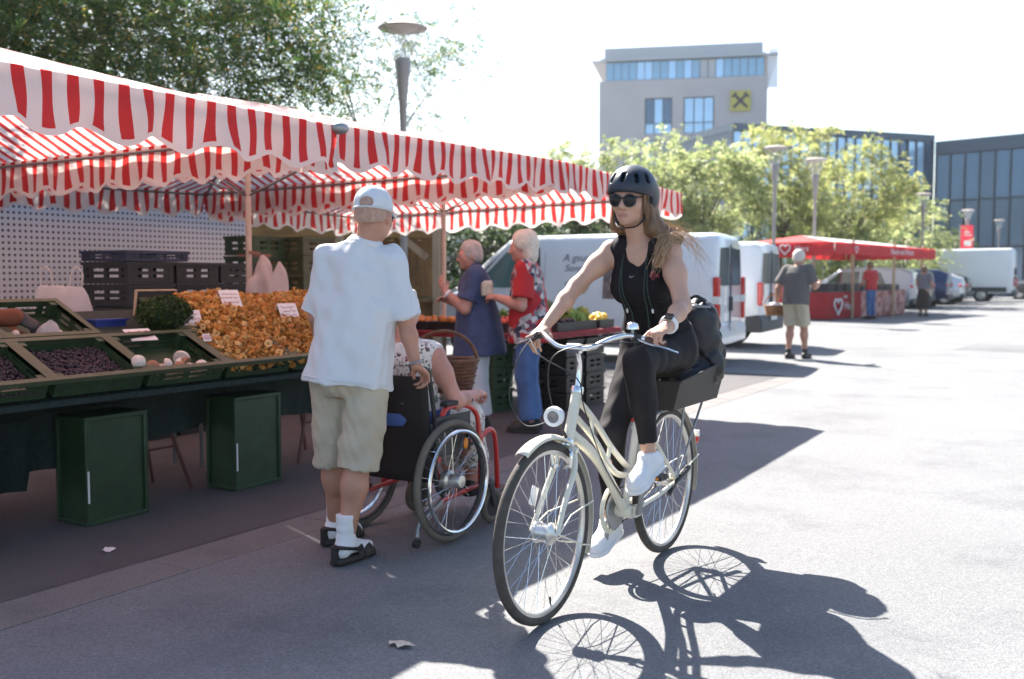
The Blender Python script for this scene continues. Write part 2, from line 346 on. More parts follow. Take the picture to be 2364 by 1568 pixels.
# ================================================================ buildings far behind
M['tower'] = mat('grey_plaster', (0.46, 0.43, 0.425), 0.85, var=0.06, scale=0.4, bump=0.05, bscale=20)
M['blueglass'] = mat('blue_reflecting_glass', (0.20, 0.36, 0.48), 0.12, 0.3, var=0.15, scale=0.2, spec=0.8)
M['skyglass'] = mat('sky_reflection_glass', (0.38, 0.58, 0.78), 0.1, 0.25, var=0.1, scale=0.3, spec=0.8)  # sky-blue reflection put into the pane colour
M['darkglass'] = mat('dark_blue_glass', (0.05, 0.11, 0.19), 0.12, 0.3, var=0.2, scale=0.15, spec=0.8)
M['hallglass'] = mat('slate_blue_glass', (0.075, 0.15, 0.25), 0.15, 0.3, var=0.12, scale=0.2, spec=0.7); M['fascia'] = mat('dark_metal_fascia', (0.07, 0.10, 0.135), 0.45, 0.4, var=0.1); M['mull'] = mat('mullion_grey', (0.05, 0.06, 0.075), 0.4, 0.5, var=0.05)
M['lightmetal'] = mat('light_grey_metal', (0.42, 0.43, 0.45), 0.5, 0.3, var=0.06); M['yellow'] = mat('sign_yellow', (0.50, 0.43, 0.07), 0.45, var=0.05); M['ink'] = mat('black_ink', (0.02, 0.02, 0.024), 0.5, var=0)
tc_ = PD(1570, 638, 94.0); tw = thing('office_tower', 'grey plastered office tower with glazed top storey and yellow square sign', 'building', (tc_.x, tc_.y, 0), R(20.6)); px_m = FPX / 94.0
tx = lambda p: (p - 1570) / px_m
tz = lambda y: EYE + (638 - y) / px_m
wins = [(cx, w, top) for top in (230, 325, 418, 511) for cx, w in ((1517, 2.55), (1608, 2.8))]
WB = MB(); xs = sorted({-7.75, 7.75} | {tx(c) + sg * w / 2 for c, w, t in wins for sg in (-1, 1)})
zt = tz(188); openings = [(tx(c) - w / 2, tx(c) + w / 2, tz(t) - 3.35, tz(t)) for c, w, t in wins]
cols_ = [(-7.75, openings[0][0], []), (openings[0][0], openings[0][1], [o for o in openings if abs(o[0] - openings[0][0]) < .01]), (openings[0][1], openings[1][0], []), (openings[1][0], openings[1][1], [o for o in openings if abs(o[0] - openings[1][0]) < .01]), (openings[1][1], 7.75, [])]
for x0, x1, ops in cols_:
    z = 0.0
    for o in sorted(ops, key=lambda q: q[2]): WB.bx(x0, x1, 0, 0.5, z, o[2]); z = o[3]
    WB.bx(x0, x1, 0, 0.5, z, zt)
WB.bx(-7.75, -7.3, 0.5, 14, 0, zt); WB.bx(7.3, 7.75, 0.5, 14, 0, zt); WB.bx(-7.3, 7.3, 13.5, 14, 0, zt); WB.bx(-7.3, 7.3, 0.5, 13.5, zt - 0.4, zt)
WB.obj('wall', M['tower'], tw, smooth=0)
pan = {}
def pane_mesh(w, h, m, key=None):
    k = (round(w, 3), round(h, 3), m.name)
    if k not in pan: pan[k] = MB().box((0, 0, 0), (w, 0.06, h)).mesh('pane', m, 0)
    return pan[k]
for (c, w, t), o in zip(wins, openings):
    fr = MB()
    for x in np.linspace(o[0] + 0.05, o[1] - 0.05, 4): fr.bx(x - 0.05, x + 0.05, 0.2, 0.32, o[2], o[3])
    for z in (o[2] + 0.04, o[2] + 1.0, o[3] - 0.04): fr.bx(o[0] + 0.1, o[1] - 0.1, 0.21, 0.31, z - 0.04, z + 0.04)
    wf = fr.obj('window', M['mull'], tw, smooth=0); pw = (w - 0.1) / 3
    for i in range(3):
        xm = o[0] + 0.05 + pw * (i + 0.5); dark = c == 1517 and i != 1
        link('pane', pane_mesh(pw - 0.1, o[3] - o[2] - 1.12, M['darkglass'] if dark and t == 230 else M['skyglass']), wf, (xm, 0.26, o[2] + 1.0 + (o[3] - o[2] - 1.0) / 2))
        link('pane', pane_mesh(pw - 0.1, 0.9, M['skyglass']), wf, (xm, 0.26, o[2] + 0.52))
gz0, gz1 = zt, tz(143)
gl = MB(); gl.bx(-7.15, 7.45, 0.45, 13.4, gz0 - 0.1, gz1); sg_ = gl.obj('glazed_storey', M['mull'], tw, smooth=0)
for i in range(20):
    x = -7.15 + 14.6 * (i + 0.5) / 20; link('pane', pane_mesh(0.66, gz1 - gz0 - 0.2, M['lightmetal'] if i in (12, 13) else (M['skyglass'] if i in (4, 5, 8, 10, 14) else M['blueglass'])), sg_, (x, 0.42, (gz0 + gz1) / 2))
rf = MB(); rf.bx(-7.6, 7.6, -0.1, 14, gz1, gz1 + 0.25); rf.bx(-7.3, 7.3, 0.3, 13.5, gz1 + 0.25, tz(112)); rf.bx(-8.5, -7.6, 0.2, 13, gz1 + 0.05, gz1 + 0.17); rf.bx(7.6, 8.7, 0.2, 13, gz1 + 0.08, gz1 + 0.2); rf.obj('roof', M['lightmetal'], tw, smooth=0)
sc_ = MB()
for i in range(16): sc_.bx(7.85, 8.65, 0.5, 0.62, gz0 - 1.0 + i * 0.22, gz0 - 1.0 + i * 0.22 + 0.17)
sc_.bx(8.6, 8.66, 0.45, 0.7, gz0 - 1.1, gz1 + 0.1); sc_.bx(7.75, 7.85, 0.45, 0.7, gz0 - 1.1, gz1 + 0.1); sc_.obj('louvre_screen', M['white'], tw, smooth=0)
sx, sz = tx(1700), tz(243); sgn = MB().box((sx, -0.12, sz), (1.85, 0.2, 1.85)).obj('sign_board', M['yellow'], tw, smooth=0)
xm_ = MB()
for a in (45, -45):
    xm_.box((sx, -0.24, sz), (1.75, 0.05, 0.26), roty(R(a))) if a > 0 else xm_.box((sx, -0.243, sz), (1.75, 0.05, 0.26), roty(R(a)))
for q in (-1, 1): xm_.box((sx + q * 0.62, -0.25, sz + 0.47), (0.42, 0.05, 0.2), roty(R(45 * q))); xm_.box((sx + q * 0.43, -0.252, sz + 0.66), (0.22, 0.05, 0.2), roty(R(-45 * q)))
xm_.obj('crossed_emblem', M['ink'], sgn, smooth=0)
def glass_block(name, label, p0, p1, h, ncol, rows, glass, fasc, depth=12, side=0.0):
    p0, p1 = np.array(p0[:2]), np.array(p1[:2]); d = p1 - p0; Lw = np.linalg.norm(d); t = thing(name, label, 'building', (p0[0], p0[1], 0), math.atan2(d[1], d[0]))
    MB().bx(0, Lw, 0.3, depth, 0, h - 0.05).obj('wall', M['fascia'], t, smooth=0)
    MB().bx(-0.05, Lw + 0.05, 0.05, depth + .05, h - fasc, h).obj('roof_fascia', M['fascia'], t, smooth=0)
    fr = MB(); w = Lw / ncol; hh = (h - fasc) / rows
    for i in range(ncol + 1): fr.bx(i * w - 0.05, i * w + 0.05, 0.08, 0.29, 0, h - fasc)
    for j in range(1, rows): fr.bx(0, Lw, 0.14, 0.285, j * hh - 0.07, j * hh + 0.07)
    fr.obj('mullion_grid', M['mull'], t, smooth=0)
    for i in range(ncol):
        for j in range(rows): link('pane', pane_mesh(w - 0.1, hh - 0.14, glass(i, j)), t, ((i + 0.5) * w, 0.22, (j + 0.5) * hh))
    return t
pc_ = PD(2150, 638, 76)
glass_block('glass_office', 'long glass office block with narrow blue window strips behind the trees', PD(1690, 638, 70), pc_, 12.0, 22, 3, lambda i, j: M['darkglass'] if (i > 17 and not (j == 2 and i in (19, 20))) or (j == 1 and i % 3 == 2) else M['skyglass'], 0.5)
glass_block('glass_hall', 'dark blue glazed hall with a deep fascia, standing beyond the parked van', PD(2152, 638, 76), PD(2640, 638, 66), 11.5, 13, 3, lambda i, j: M['darkglass'] if (j < 2 or i % 4 == 3) else M['hallglass'], 1.0)
# low pale building glimpsed behind the stalls
lb = thing('pale_building', 'low pale rendered building glimpsed behind the striped stalls', 'building', PD(1150, 640, 48) * 1.0, R(28)); lb.location.z = 0
wl = MB(); wl.bx(-9, 9, 0, 8, 0, 4.4); wl.obj('wall', mat('pale_render', (0.42, 0.42, 0.42), 0.9, var=0.06, scale=0.6), lb, smooth=0)
MB().bx(-9.3, 9.3, -0.3, 8.3, 4.4, 4.7).obj('roof', M['lightmetal'], lb, smooth=0)
for i in range(6): wn = MB().box((-7.5 + 3 * i, -0.03, 2.3), (1.5, 0.12, 1.5)).obj('window', M['lightmetal'], lb, smooth=0); link('pane', pane_mesh(1.3, 1.3, M['darkglass']), wn, (-7.5 + 3 * i, -0.08, 2.3))
# ================================================================ trees
def leaf_mat(name, stops, trans=0.5):
    m, n, L, p = node_mat(name); g = n.new('ShaderNodeNewGeometry'); c = ramp(n, L, g.outputs['Random Per Island'], stops); L.new(c, p.inputs['Base Color']); p.inputs['Roughness'].default_value = 0.5; p.inputs['Specular IOR Level'].default_value = 0.35
    t = n.new('ShaderNodeBsdfTranslucent'); L.new(c, t.inputs[0]); x = n.new('ShaderNodeMixShader'); x.inputs[0].default_value = trans; L.new(p.outputs[0], x.inputs[1]); L.new(t.outputs[0], x.inputs[2]); L.new(x.outputs[0], n['Material Output'].inputs[0]); return m
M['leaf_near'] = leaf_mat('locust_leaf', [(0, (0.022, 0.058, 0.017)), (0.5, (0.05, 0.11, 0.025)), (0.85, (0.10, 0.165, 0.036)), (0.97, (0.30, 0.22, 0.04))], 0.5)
M['leaf_far'] = leaf_mat('flare_pale_locust_leaf', [(0, (0.15, 0.21, 0.08)), (0.4, (0.27, 0.33, 0.13)), (0.75, (0.40, 0.43, 0.20)), (1, (0.52, 0.50, 0.25))], 0.6)  # leaf colour lightened to stand in for washed-out backlight flare
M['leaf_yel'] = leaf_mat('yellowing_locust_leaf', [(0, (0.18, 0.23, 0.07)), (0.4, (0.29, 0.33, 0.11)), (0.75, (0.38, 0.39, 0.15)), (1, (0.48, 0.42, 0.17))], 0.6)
M['leaf_dark'] = leaf_mat('dark_shrub_leaf', [(0, (0.025, 0.05, 0.018)), (0.5, (0.05, 0.085, 0.03)), (1, (0.09, 0.12, 0.045))], 0.35)
M['bark'] = mat('bark', (0.085, 0.066, 0.05), 0.9, var=0.3, scale=14, bump=0.5, bscale=30, stretch=(1, 1, 0.3))
def quads_mesh(name, C, D, N, l, w, m):
    """leaf quads: centres C, length dirs D, normals N"""
    S = np.cross(N, D); S /= np.linalg.norm(S, axis=1, keepdims=True) + 1e-9; l = np.broadcast_to(l, len(C))[:, None] / 2; w = np.broadcast_to(w, len(C))[:, None] / 2
    v = np.stack([C - D * l, C + S * w - D * l * 0.1, C + D * l, C - S * w - D * l * 0.1], 1).reshape(-1, 3); f = np.arange(len(v), dtype=np.int32)
    me = bpy.data.meshes.new(name); me.vertices.add(len(v)); me.vertices.foreach_set('co', v.astype(np.float32).ravel()); me.loops.add(len(f)); me.polygons.add(len(C))
    me.loops.foreach_set('vertex_index', f); me.polygons.foreach_set('loop_start', np.arange(0, len(f), 4, dtype=np.int32)); me.update(calc_edges=True); me.materials.append(m); return me
def unit(g, n): a = g.normal(size=(n, 3)); return a / np.linalg.norm(a, axis=1, keepdims=True)
def crown(seed, cz, rx, ry, rz, nclump, nspray, leaf, mt, pairs=6, sig=0.45, hollow=0.45, size=0.22):
    g = np.random.default_rng(seed); u = unit(g, nclump); rad = hollow + (1 - hollow) * g.uniform(0, 1, (nclump, 1)) ** 0.7; cl = u * rad * V(rx, ry, rz)
    cl[:, 2] += cz; cl += g.normal(size=cl.shape) * 0.15
    wgt = g.uniform(0.3, 1.6, nclump); pick = g.choice(nclump, nspray, p=wgt / wgt.sum()); sc = g.uniform(0.6, 1.3, nclump)[pick][:, None]
    base = cl[pick] + g.normal(size=(nspray, 3)) * V(sig, sig, sig * 0.55) * sc
    out = base - V(0, 0, cz - rz * 0.3); out[:, 2] *= 0.2; d = out / (np.linalg.norm(out, axis=1, keepdims=True) + 1e-6) + g.normal(size=(nspray, 3)) * 0.6; d[:, 2] -= 0.35; d /= np.linalg.norm(d, axis=1, keepdims=True)
    nn = V(0, 0, 1) + g.normal(size=(nspray, 3)) * 0.5; sd = np.cross(d, nn); sd /= np.linalg.norm(sd, axis=1, keepdims=True); nn = np.cross(sd, d)
    Cs, Ds, Ns = [], [], []
    for i in range(pairs):
        t = (i + 0.5) / pairs * size
        for q in (-1, 1):
            dd = sd * q * 0.85 + d * 0.5 + g.normal(size=d.shape) * 0.15; dd /= np.linalg.norm(dd, axis=1, keepdims=True)
            Cs.append(base + d * t + dd * leaf[0] * 0.5 + V(0, 0, -1) * (t / size) ** 2 * size * 0.3); Ds.append(dd); Ns.append(nn + g.normal(size=d.shape) * 0.35)
    return quads_mesh('crown', np.concatenate(Cs), np.concatenate(Ds), np.concatenate(Ns), leaf[0], leaf[1], mt), cl
def trunk_mesh(seed, cl, h0, r, cz, nl=9):
    if r < .055: nl = 4
    g = np.random.default_rng(seed + 5); mb = MB(); wob = g.normal(size=(6, 2)) * 0.05
    pts = [(wob[i, 0] * i / 5, wob[i, 1] * i / 5, (h0 + 0.5) * i / 5) for i in range(6)]; mb.tube(pts, [r * (1.25 if i == 0 else 1 - 0.09 * i) for i in range(6)], 9); top = np.array(pts[-1])
    for k in g.choice(len(cl), min(nl, len(cl)), replace=False):
        e = cl[k]; s0 = top * V(1, 1, g.uniform(0.75, 1.0)); m1 = s0 * 0.45 + e * 0.55 + V(0, 0, 0.25); P = spline([s0, m1, e], 7); mb.tube(P, np.linspace(r * 0.5, r * 0.08, 7), 6)
        for _ in range(2): e2 = e + g.normal(size=3) * V(0.7, 0.7, 0.35); mb.tube([P[4], (P[4] + e2) / 2 + V(0, 0, .1), e2], [r * 0.18, r * 0.1, r * 0.04], 5)
    return mb.mesh('trunk', M['bark'], 60)
def tree(label, loc, h0, r, cz, rx, ry, rz, seed, nclump, nspray, leaf, mt, group=None, **kw):
    t = thing('locust_tree', label, 'tree', loc, 0, group); cm, cl = crown(seed, cz, rx, ry, rz, nclump, nspray, leaf, mt, **kw); link('crown', cm, t); link('trunk', trunk_mesh(seed, cl, h0, r, cz), t); return t
q = PD(190, 638, 13.2); tree('large leafy locust tree rising behind the striped stall roofs', (q.x, q.y, 0), 2.6, 0.12, 4.5, 3.4, 2.8, 1.5, 21, 160, 9800, (0.075, 0.026), M['leaf_near'], pairs=7, size=0.26, sig=0.55)
q = PD(-260, 638, 11.0); tree('dark locust tree whose crown hangs over the perforated white panel', (q.x, q.y, 0), 2.6, 0.13, 4.2, 2.9, 2.9, 1.5, 22, 110, 8000, (0.075, 0.026), M['leaf_near'], pairs=7, size=0.26, sig=0.5)
q = PD(850, 638, 18.5); tree('thin branched locust tree beside the tall street lamp', (q.x, q.y, 0), 3.0, 0.045, 5.5, 1.9, 1.7, 1.7, 23, 46, 1000, (0.075, 0.026), M['leaf_near'], pairs=7, size=0.28, sig=0.45, hollow=0.3)
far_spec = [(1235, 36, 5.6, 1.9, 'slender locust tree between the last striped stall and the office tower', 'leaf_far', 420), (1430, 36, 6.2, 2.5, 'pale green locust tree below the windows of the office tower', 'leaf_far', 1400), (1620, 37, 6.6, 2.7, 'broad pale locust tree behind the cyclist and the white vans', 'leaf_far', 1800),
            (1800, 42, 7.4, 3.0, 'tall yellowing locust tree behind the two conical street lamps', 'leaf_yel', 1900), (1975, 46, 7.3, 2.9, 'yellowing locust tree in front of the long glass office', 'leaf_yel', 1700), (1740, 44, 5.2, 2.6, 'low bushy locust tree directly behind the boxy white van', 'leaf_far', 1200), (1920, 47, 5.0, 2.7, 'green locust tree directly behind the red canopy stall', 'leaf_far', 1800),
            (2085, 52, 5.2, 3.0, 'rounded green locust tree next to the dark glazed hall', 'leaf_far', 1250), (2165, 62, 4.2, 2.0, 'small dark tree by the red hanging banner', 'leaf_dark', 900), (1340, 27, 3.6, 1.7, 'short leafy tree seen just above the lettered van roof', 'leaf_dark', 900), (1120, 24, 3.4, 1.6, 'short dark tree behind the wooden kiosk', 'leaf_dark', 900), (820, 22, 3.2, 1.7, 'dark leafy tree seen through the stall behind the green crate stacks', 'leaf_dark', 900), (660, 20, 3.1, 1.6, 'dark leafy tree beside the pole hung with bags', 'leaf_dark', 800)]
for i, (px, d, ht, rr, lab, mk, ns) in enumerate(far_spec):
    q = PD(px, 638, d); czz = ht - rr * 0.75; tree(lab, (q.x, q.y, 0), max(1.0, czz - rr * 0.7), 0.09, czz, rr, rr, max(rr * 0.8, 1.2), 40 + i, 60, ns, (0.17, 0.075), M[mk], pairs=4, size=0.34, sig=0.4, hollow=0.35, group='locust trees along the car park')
def hedge(label, p0, p1, h, wd, n, seed, mt):
    g = np.random.default_rng(seed); p0, p1 = np.array(p0), np.array(p1); t = g.uniform(0, 1, (n, 1)); top = h * (0.8 + 0.25 * np.sin(t * 23) * np.sin(t * 7 + 1))
    C = p0 * (1 - t) + p1 * t; C = np.hstack([C[:, :2] + g.normal(size=(n, 2)) * wd * 0.4, g.uniform(0.05, 1, (n, 1)) ** 0.7 * top]); o = link('hedge', quads_mesh('hedge', C, unit(g, n), unit(g, n), g.uniform(0.10, 0.2, n), 0.09, mt)); return tag(o, label, 'hedge')
a, b = PD(540, 638, 17), PD(1500, 638, 30); hedge('dark green clipped hedge running behind the market stalls', (a.x, a.y), (b.x, b.y), 1.7, 1.1, 9000, 5, M['leaf_dark'])
def treeline(label, angs, dist, seed, n=5000):
    g = np.random.default_rng(seed); a = g.uniform(*angs, n); d = dist * g.uniform(.93, 1.07, n); top = 7 + 2.2 * np.sin(a * 23) + 1.4 * np.sin(a * 61 + 1); C = np.stack([-d * np.sin(a), d * np.cos(a), g.uniform(.02, 1, n) ** .8 * top], 1)
    return tag(link('treeline', quads_mesh('treeline', C, unit(g, n), unit(g, n), g.uniform(.7, 1.5, n), .8, M['leaf_dark'])), label, 'trees', kind='stuff')
treeline('distant belt of dark trees closing the market square behind the stalls', (R(50), R(140)), 75, 3); treeline('distant belt of dark trees beyond the open road', (R(-120), R(-8)), 110, 4)
# ================================================================ street lamps
M['lampglass'] = mat('lamp_glass', (0.9, 0.92, 0.92), 0.05, var=0, alpha=0.16); M['lampdisc'] = mat('lamp_shade_grey', (0.34, 0.30, 0.28), 0.55, var=0.1); M['lamppost'] = mat('lamp_post_grey', (0.32, 0.285, 0.265), 0.5, 0.3, var=0.1)
def lamp(px, ytop, label, d=None):
    d = 3.68 * FPX / (638 - ytop) if d is None else d; q = PD(px, 638, d); t = thing('street_lamp', label, 'street lamp', (q.x, q.y, 0), 0, 'conical street lamps')
    MB().lathe([(0.10, 0), (0.10, 0.5), (0.055, 0.52), (0.05, 3.6), (0.062, 3.9), (0.10, 4.3), (0.125, 4.5), (0.10, 4.56), (0, 4.57)], n=16).obj('post', M['lamppost'], t)
    MB().lathe([(0.12, 4.54), (0.35, 5.0)], n=28).obj('glass_cone', M['lampglass'], t)
    MB().lathe([(0, 5.06), (0.25, 5.05), (0.37, 5.0), (0.365, 4.985), (0.2, 4.99), (0.05, 4.92), (0, 4.88)], n=28).obj('shade_disc', M['lampdisc'], t)
    st = MB()
    for k in range(3): a = k * 2.094; st.tube([(0.11 * math.cos(a), 0.11 * math.sin(a), 4.52), (0.35 * math.cos(a), 0.35 * math.sin(a), 4.99)], 0.005, 5)
    st.obj('struts', M['lamppost'], t); return t
lamp(933, 75, 'tall conical street lamp towering over the striped stalls'); lamp(1785, 345, 'conical street lamp behind the boxy white van'); lamp(1878, 372, 'conical street lamp next to the red canopy stall')
lamp(2127, 450, 'conical street lamp behind the open end of the red stall'); l4 = lamp(2230, 487, 'conical street lamp rising above the red hanging banner'); lamp(2303, 510, 'small conical street lamp beyond the long white van'); lamp(2353, 525, 'farthest small conical street lamp by the glazed hall')
d4 = 3.68 * FPX / (638 - 487); bq = PD(2231, 638, d4 - 0.6); bn = thing('banner', 'red hanging banner with white print on a post beside a street lamp', 'banner', (bq.x, bq.y, 0), HEAD)
MB().tube([(-0.42, 0.03, 0), (-0.42, 0.03, 4.2)], 0.03, 8).obj('post', M['lamppost'], bn); MB().grid(lambda u, v: (-0.38 + 0.70 * u, 0.02 * math.sin(9 * u), 2.85 + 1.3 * v), 8, 6).obj('cloth', mat('banner_red', (0.46, 0.03, 0.05), 0.7, var=0.08, trans=0.25), bn)
for c_, d_ in (((0, -0.045, 3.15), (0.4, 0.012, 0.3)), ((-0.05, -0.045, 3.75), (0.3, 0.012, 0.08)), ((0.02, -0.045, 3.6), (0.38, 0.012, 0.06))): MB().box(c_, d_).obj('print_block', M['paper'], bn, smooth=0)
# ================================================================ vehicles (local x = forward, y = left, z = up)
M['vanwhite'] = mat('van_white', (0.70, 0.71, 0.72), 0.3, var=0.03, scale=1.5, coat=0.5); M['carglass'] = glass_mat('car_glass', (0.03, 0.045, 0.045), 0.04); M['tealglass'] = glass_mat('tinted_side_glass', (0.10, 0.17, 0.16), 0.04)
M['bumper'] = mat('bumper_plastic', (0.04, 0.042, 0.045), 0.6, var=0.15, scale=5)
class Shell:
    def __init__(s, st): s.st = np.array(st, float)          # x, bottom, belt, top, half width, roof half width
    def half(s, x):
        zb, ze, zt, w, wr = [np.interp(x, s.st[:, 0], s.st[:, i]) for i in range(1, 6)]; ze = min(ze, zt - 0.05); rr = min(0.12, (zt - ze) * 0.4)
        return np.array([(0, zb), (w * 0.86, zb), (w * 0.97, zb + 0.06), (w, zb + 0.2), (w * 1.004, (zb + ze) / 2 + .05), (w * 0.99, ze), (wr + (w * .99 - wr) * .35, ze + (zt - rr - ze) * .65), (wr, zt - rr), (wr - rr * 0.25, zt - rr * 0.4), (wr - rr, zt - rr * 0.06), (wr * 0.5, zt + 0.012), (0, zt + 0.016)])
    def y(s, x, z): h = s.half(x)[3:8]; return float(np.interp(z, h[:, 1], h[:, 0]))
    def mesh(s, mb, n=44):
        xs = np.unique(np.concatenate([s.st[:, 0], np.linspace(s.st[0, 0], s.st[-1, 0], n)])); rings = []
        for x in xs: h = s.half(x); rings.append([(x, y, z) for y, z in h] + [(x, -y, z) for y, z in h[-2:0:-1]])
        k = len(rings[0]); fs = [(i * k + j, i * k + (j + 1) % k, (i + 1) * k + (j + 1) % k, (i + 1) * k + j) for i in range(len(xs) - 1) for j in range(k)]
        fs += [tuple(range(k)), tuple((len(xs) - 1) * k + j for j in range(k))[::-1]]; return mb.add(np.array(rings).reshape(-1, 3), fs)
    def panel(s, poly, side, off=0.006, n=6):
        """panel following the body side: poly in (x, z), quad corners"""
        mb = MB(); A = [np.array(p, float) for p in poly]
        def fn(u, v): p = (A[0] * (1 - u) + A[1] * u) * (1 - v) + (A[3] * (1 - u) + A[2] * u) * v; return (p[0], side * (s.y(p[0], p[1]) + off), p[1])
        return mb.grid(fn, n, n)
def wheel(t, x, y, r=0.32, w=0.2, name='wheel'):
    sgn = 1 if y > 0 else -1; Rm = rotx(R(-90)) if sgn > 0 else rotx(R(90)); c = (x, y, r)
    ar = MB().lathe([(0, 0), (r + 0.06, 0), (r + 0.065, -0.02)], (x, y - sgn * 0.045, r + 0.01), Rm, 28).obj('wheel_arch_shade', M['black'], t)  # flat black disc painted in for the shaded hollow of the arch
    wo = MB().lathe([(r * 0.62, 0.02), (r * 0.72, 0.035), (r * 0.93, 0.03), (r, 0.0), (r, -w + 0.03), (r * 0.9, -w)], c, Rm, 28).obj(name, M['rubber'], t)
    rm = MB().lathe([(0, 0.012), (r * 0.16, 0.02), (r * 0.2, 0.0), (r * 0.55, -0.02), (r * 0.62, 0.02), (r * 0.64, 0.025)], c, Rm, 28)
    for k in range(5): a = k * 1.2566; rm.box(np.array(c) + Rm @ V(math.cos(a) * r * 0.38, math.sin(a) * r * 0.38, -0.002), (r * 0.42, r * 0.13, 0.03), Rm @ rotz(a))
    rm.obj('rim', M['rim'], wo); return wo
def vehicle(name, label, loc, rz, shell, paint, cat='car', group=None):
    t = thing(name, label, cat, loc, rz, group); sh = Shell(shell); sh.mesh(MB()).obj('body', paint, t, smooth=48); return t, sh
vanA = [(-2.45, .45, 1.1, 1.86, .88, .74), (-2.41, .36, 1.1, 1.93, .935, .79), (-2.3, .32, 1.1, 1.96, .95, .81), (-1, .3, 1.1, 1.975, .95, .82), (.6, .3, 1.1, 1.96, .95, .82), (.95, .3, 1.1, 1.90, .95, .80), (1.35, .3, 1.1, 1.6, .945, .77), (1.8, .3, 1.02, 1.2, .93, .72), (2.1, .3, .95, 1.08, .9, .66), (2.35, .32, .8, .92, .82, .5), (2.47, .36, .62, .7, .66, .36)]
def van_trim(t, sh, L0, style):
    b = MB().prism([(L0 - 0.06, 0.30), (L0 - 0.06, 0.52), (L0 + 0.0, 0.62), (L0 + 0.25, 0.60), (L0 + 0.25, 0.3)], 'y', -0.955, 0.955); b.obj('bumper', M['bumper'] if style else M['vanwhite'], t, bevel=0.02)
    for s in (-1, 1):
        if style: lg = MB().box((L0 - 0.01, s * 0.86, 1.0), (0.10, 0.16, 0.42)).obj('tail_light', M['redlight'], t, bevel=0.02); MB().box((L0 - 0.064, s * 0.86, 0.86), (0.01, 0.12, 0.08)).obj('reverse_lens', M['wlight'], lg)
        else: lg = MB().box((L0 + 0.0, s * 0.885, 0.98), (0.11, 0.11, 0.66), top=(0.9, 0.9)).obj('tail_light', M['redlight'], t, bevel=0.02); MB().box((L0 + 0.0, s * 0.886, 0.97), (0.118, 0.118, 0.11)).obj('reverse_lens', M['wlight'], lg)
        rw = MB().add([(L0 - .012, s * 0.08, 1.18), (L0 - .012, s * 0.74, 1.18), (L0 - .004, s * 0.68, 1.74), (L0 - .004, s * 0.08, 1.76)], [(0, 1, 2, 3)]).obj('rear_window', M['carglass'], t, smooth=0)
        MB().box((L0 - 0.02, s * 0.05, 0.9), (0.03, 0.03, 0.22)).obj('door_handle', M['bumper'], t)
    MB().box((L0 - 0.012, 0, 1.15), (0.02, 0.012, 1.3)).obj('door_seam', M['bumper'], t); MB().box((L0 - 0.075, 0, 0.56), (0.01, 0.5, 0.11)).obj('number_plate', M['paper'], t)
p1_ = G(1655, 848); VA = R(180 + 7)       # parked nose-in, tail towards the street
def place_rear(pt, rz, L0, hw): d = rotz(rz) @ V(L0, hw, 0); return (pt[0] - d[0], pt[1] - d[1], 0)
v1, s1 = vehicle('delivery_van', 'white lettered delivery van parked behind the woman in the blue shirt', place_rear((-5.05, 13.85), VA, -2.45, .93), VA, vanA, M['vanwhite'], 'van')
van_trim(v1, s1, -2.45, 0)
for x in (-1.55, 1.55):
    for y in (-.93, .93): wheel(v1, x, y)
for sd in (-1, 1):
    s1.panel([(.36, 1.14), (1.52, 1.14), (.95, 1.70), (.42, 1.74)], sd).obj('side_window', M['tealglass'], v1); s1.panel([(.30, 1.11), (.355, 1.11), (.415, 1.76), (.36, 1.77)], sd, .008).obj('window_pillar', M['bumper'], v1)
    s1.panel([(1.60, 1.13), (1.74, 1.13), (1.2, 1.56), (1.08, 1.66)], sd).obj('quarter_window', M['carglass'], v1)
    mr = MB().ball((1.28, sd * 1.07, 1.22), (.07, .12, .12)).obj('wing_mirror', M['bumper'], v1); MB().ball((1.23, sd * 1.07, 1.22), (.04, .1, .1)).obj('mirror_glass', M['chrome'], mr)
    s1.panel([(.25, .45), (.262, .45), (.262, 1.7), (.25, 1.7)], sd, .004).obj('door_seam', M['lightmetal'], v1); s1.panel([(-2.2, .40), (1.1, .40), (1.1, .46), (-2.2, .46)], sd, .012, 10).obj('side_moulding', M['bumper'], v1)
ws = MB()
def wfn(u, v): x = 1.06 + 0.72 * u; h = s1.half(x); z = h[-1][1]; w = h[9][0] * 0.93; return (x, w * (2 * v - 1), z + 0.006 - 0.012 * abs(2 * v - 1))
ws.grid(wfn, 8, 8); ws.obj('windscreen', M['carglass'], v1)
for sd in (-1, 1): MB().ball((2.25, sd * .68, .86), (.2, .14, .13), rotz(sd * R(-20))).obj('headlight', M['wlight'], v1)
for y, z in ((0, 1.99), (-.5, 1.985), (.5, 1.985)): pass
RB = (R(90), 0, R(180))                                 # print on the flank that faces the street end (local +y side)
RBt = (R(80), 0, R(180))
for s_, sz, x, z, sh_ in (("A gsunds Brot", .16, -.50, 1.60, .3), ("Sonnen", .15, -.30, 1.44, .3), ("Gma", .10, -.18, 1.20, .3)):
    text('lettering', s_, sz, mat('van_lettering', (0.16, 0.17, 0.20), 0.6, var=0), v1, (x, s1.y(x, z) + 0.006, z), (R(84) if z > 1.2 else R(90), 0, R(180)), shear=sh_)
s1.panel([(-.98, .98), (-.72, .98), (-.72, 1.44), (-.98, 1.44)], 1, .008).obj('print_photo', mat('print_brown', (0.20, 0.14, 0.13), 0.6, var=0.6, scale=9), v1); s1.panel([(-1.30, 1.06), (-1.08, 1.06), (-1.08, 1.44), (-1.30, 1.44)], 1, .008).obj('print_photo', mat('print_pale', (0.42, 0.36, 0.34), 0.6, var=0.4, scale=9), v1)
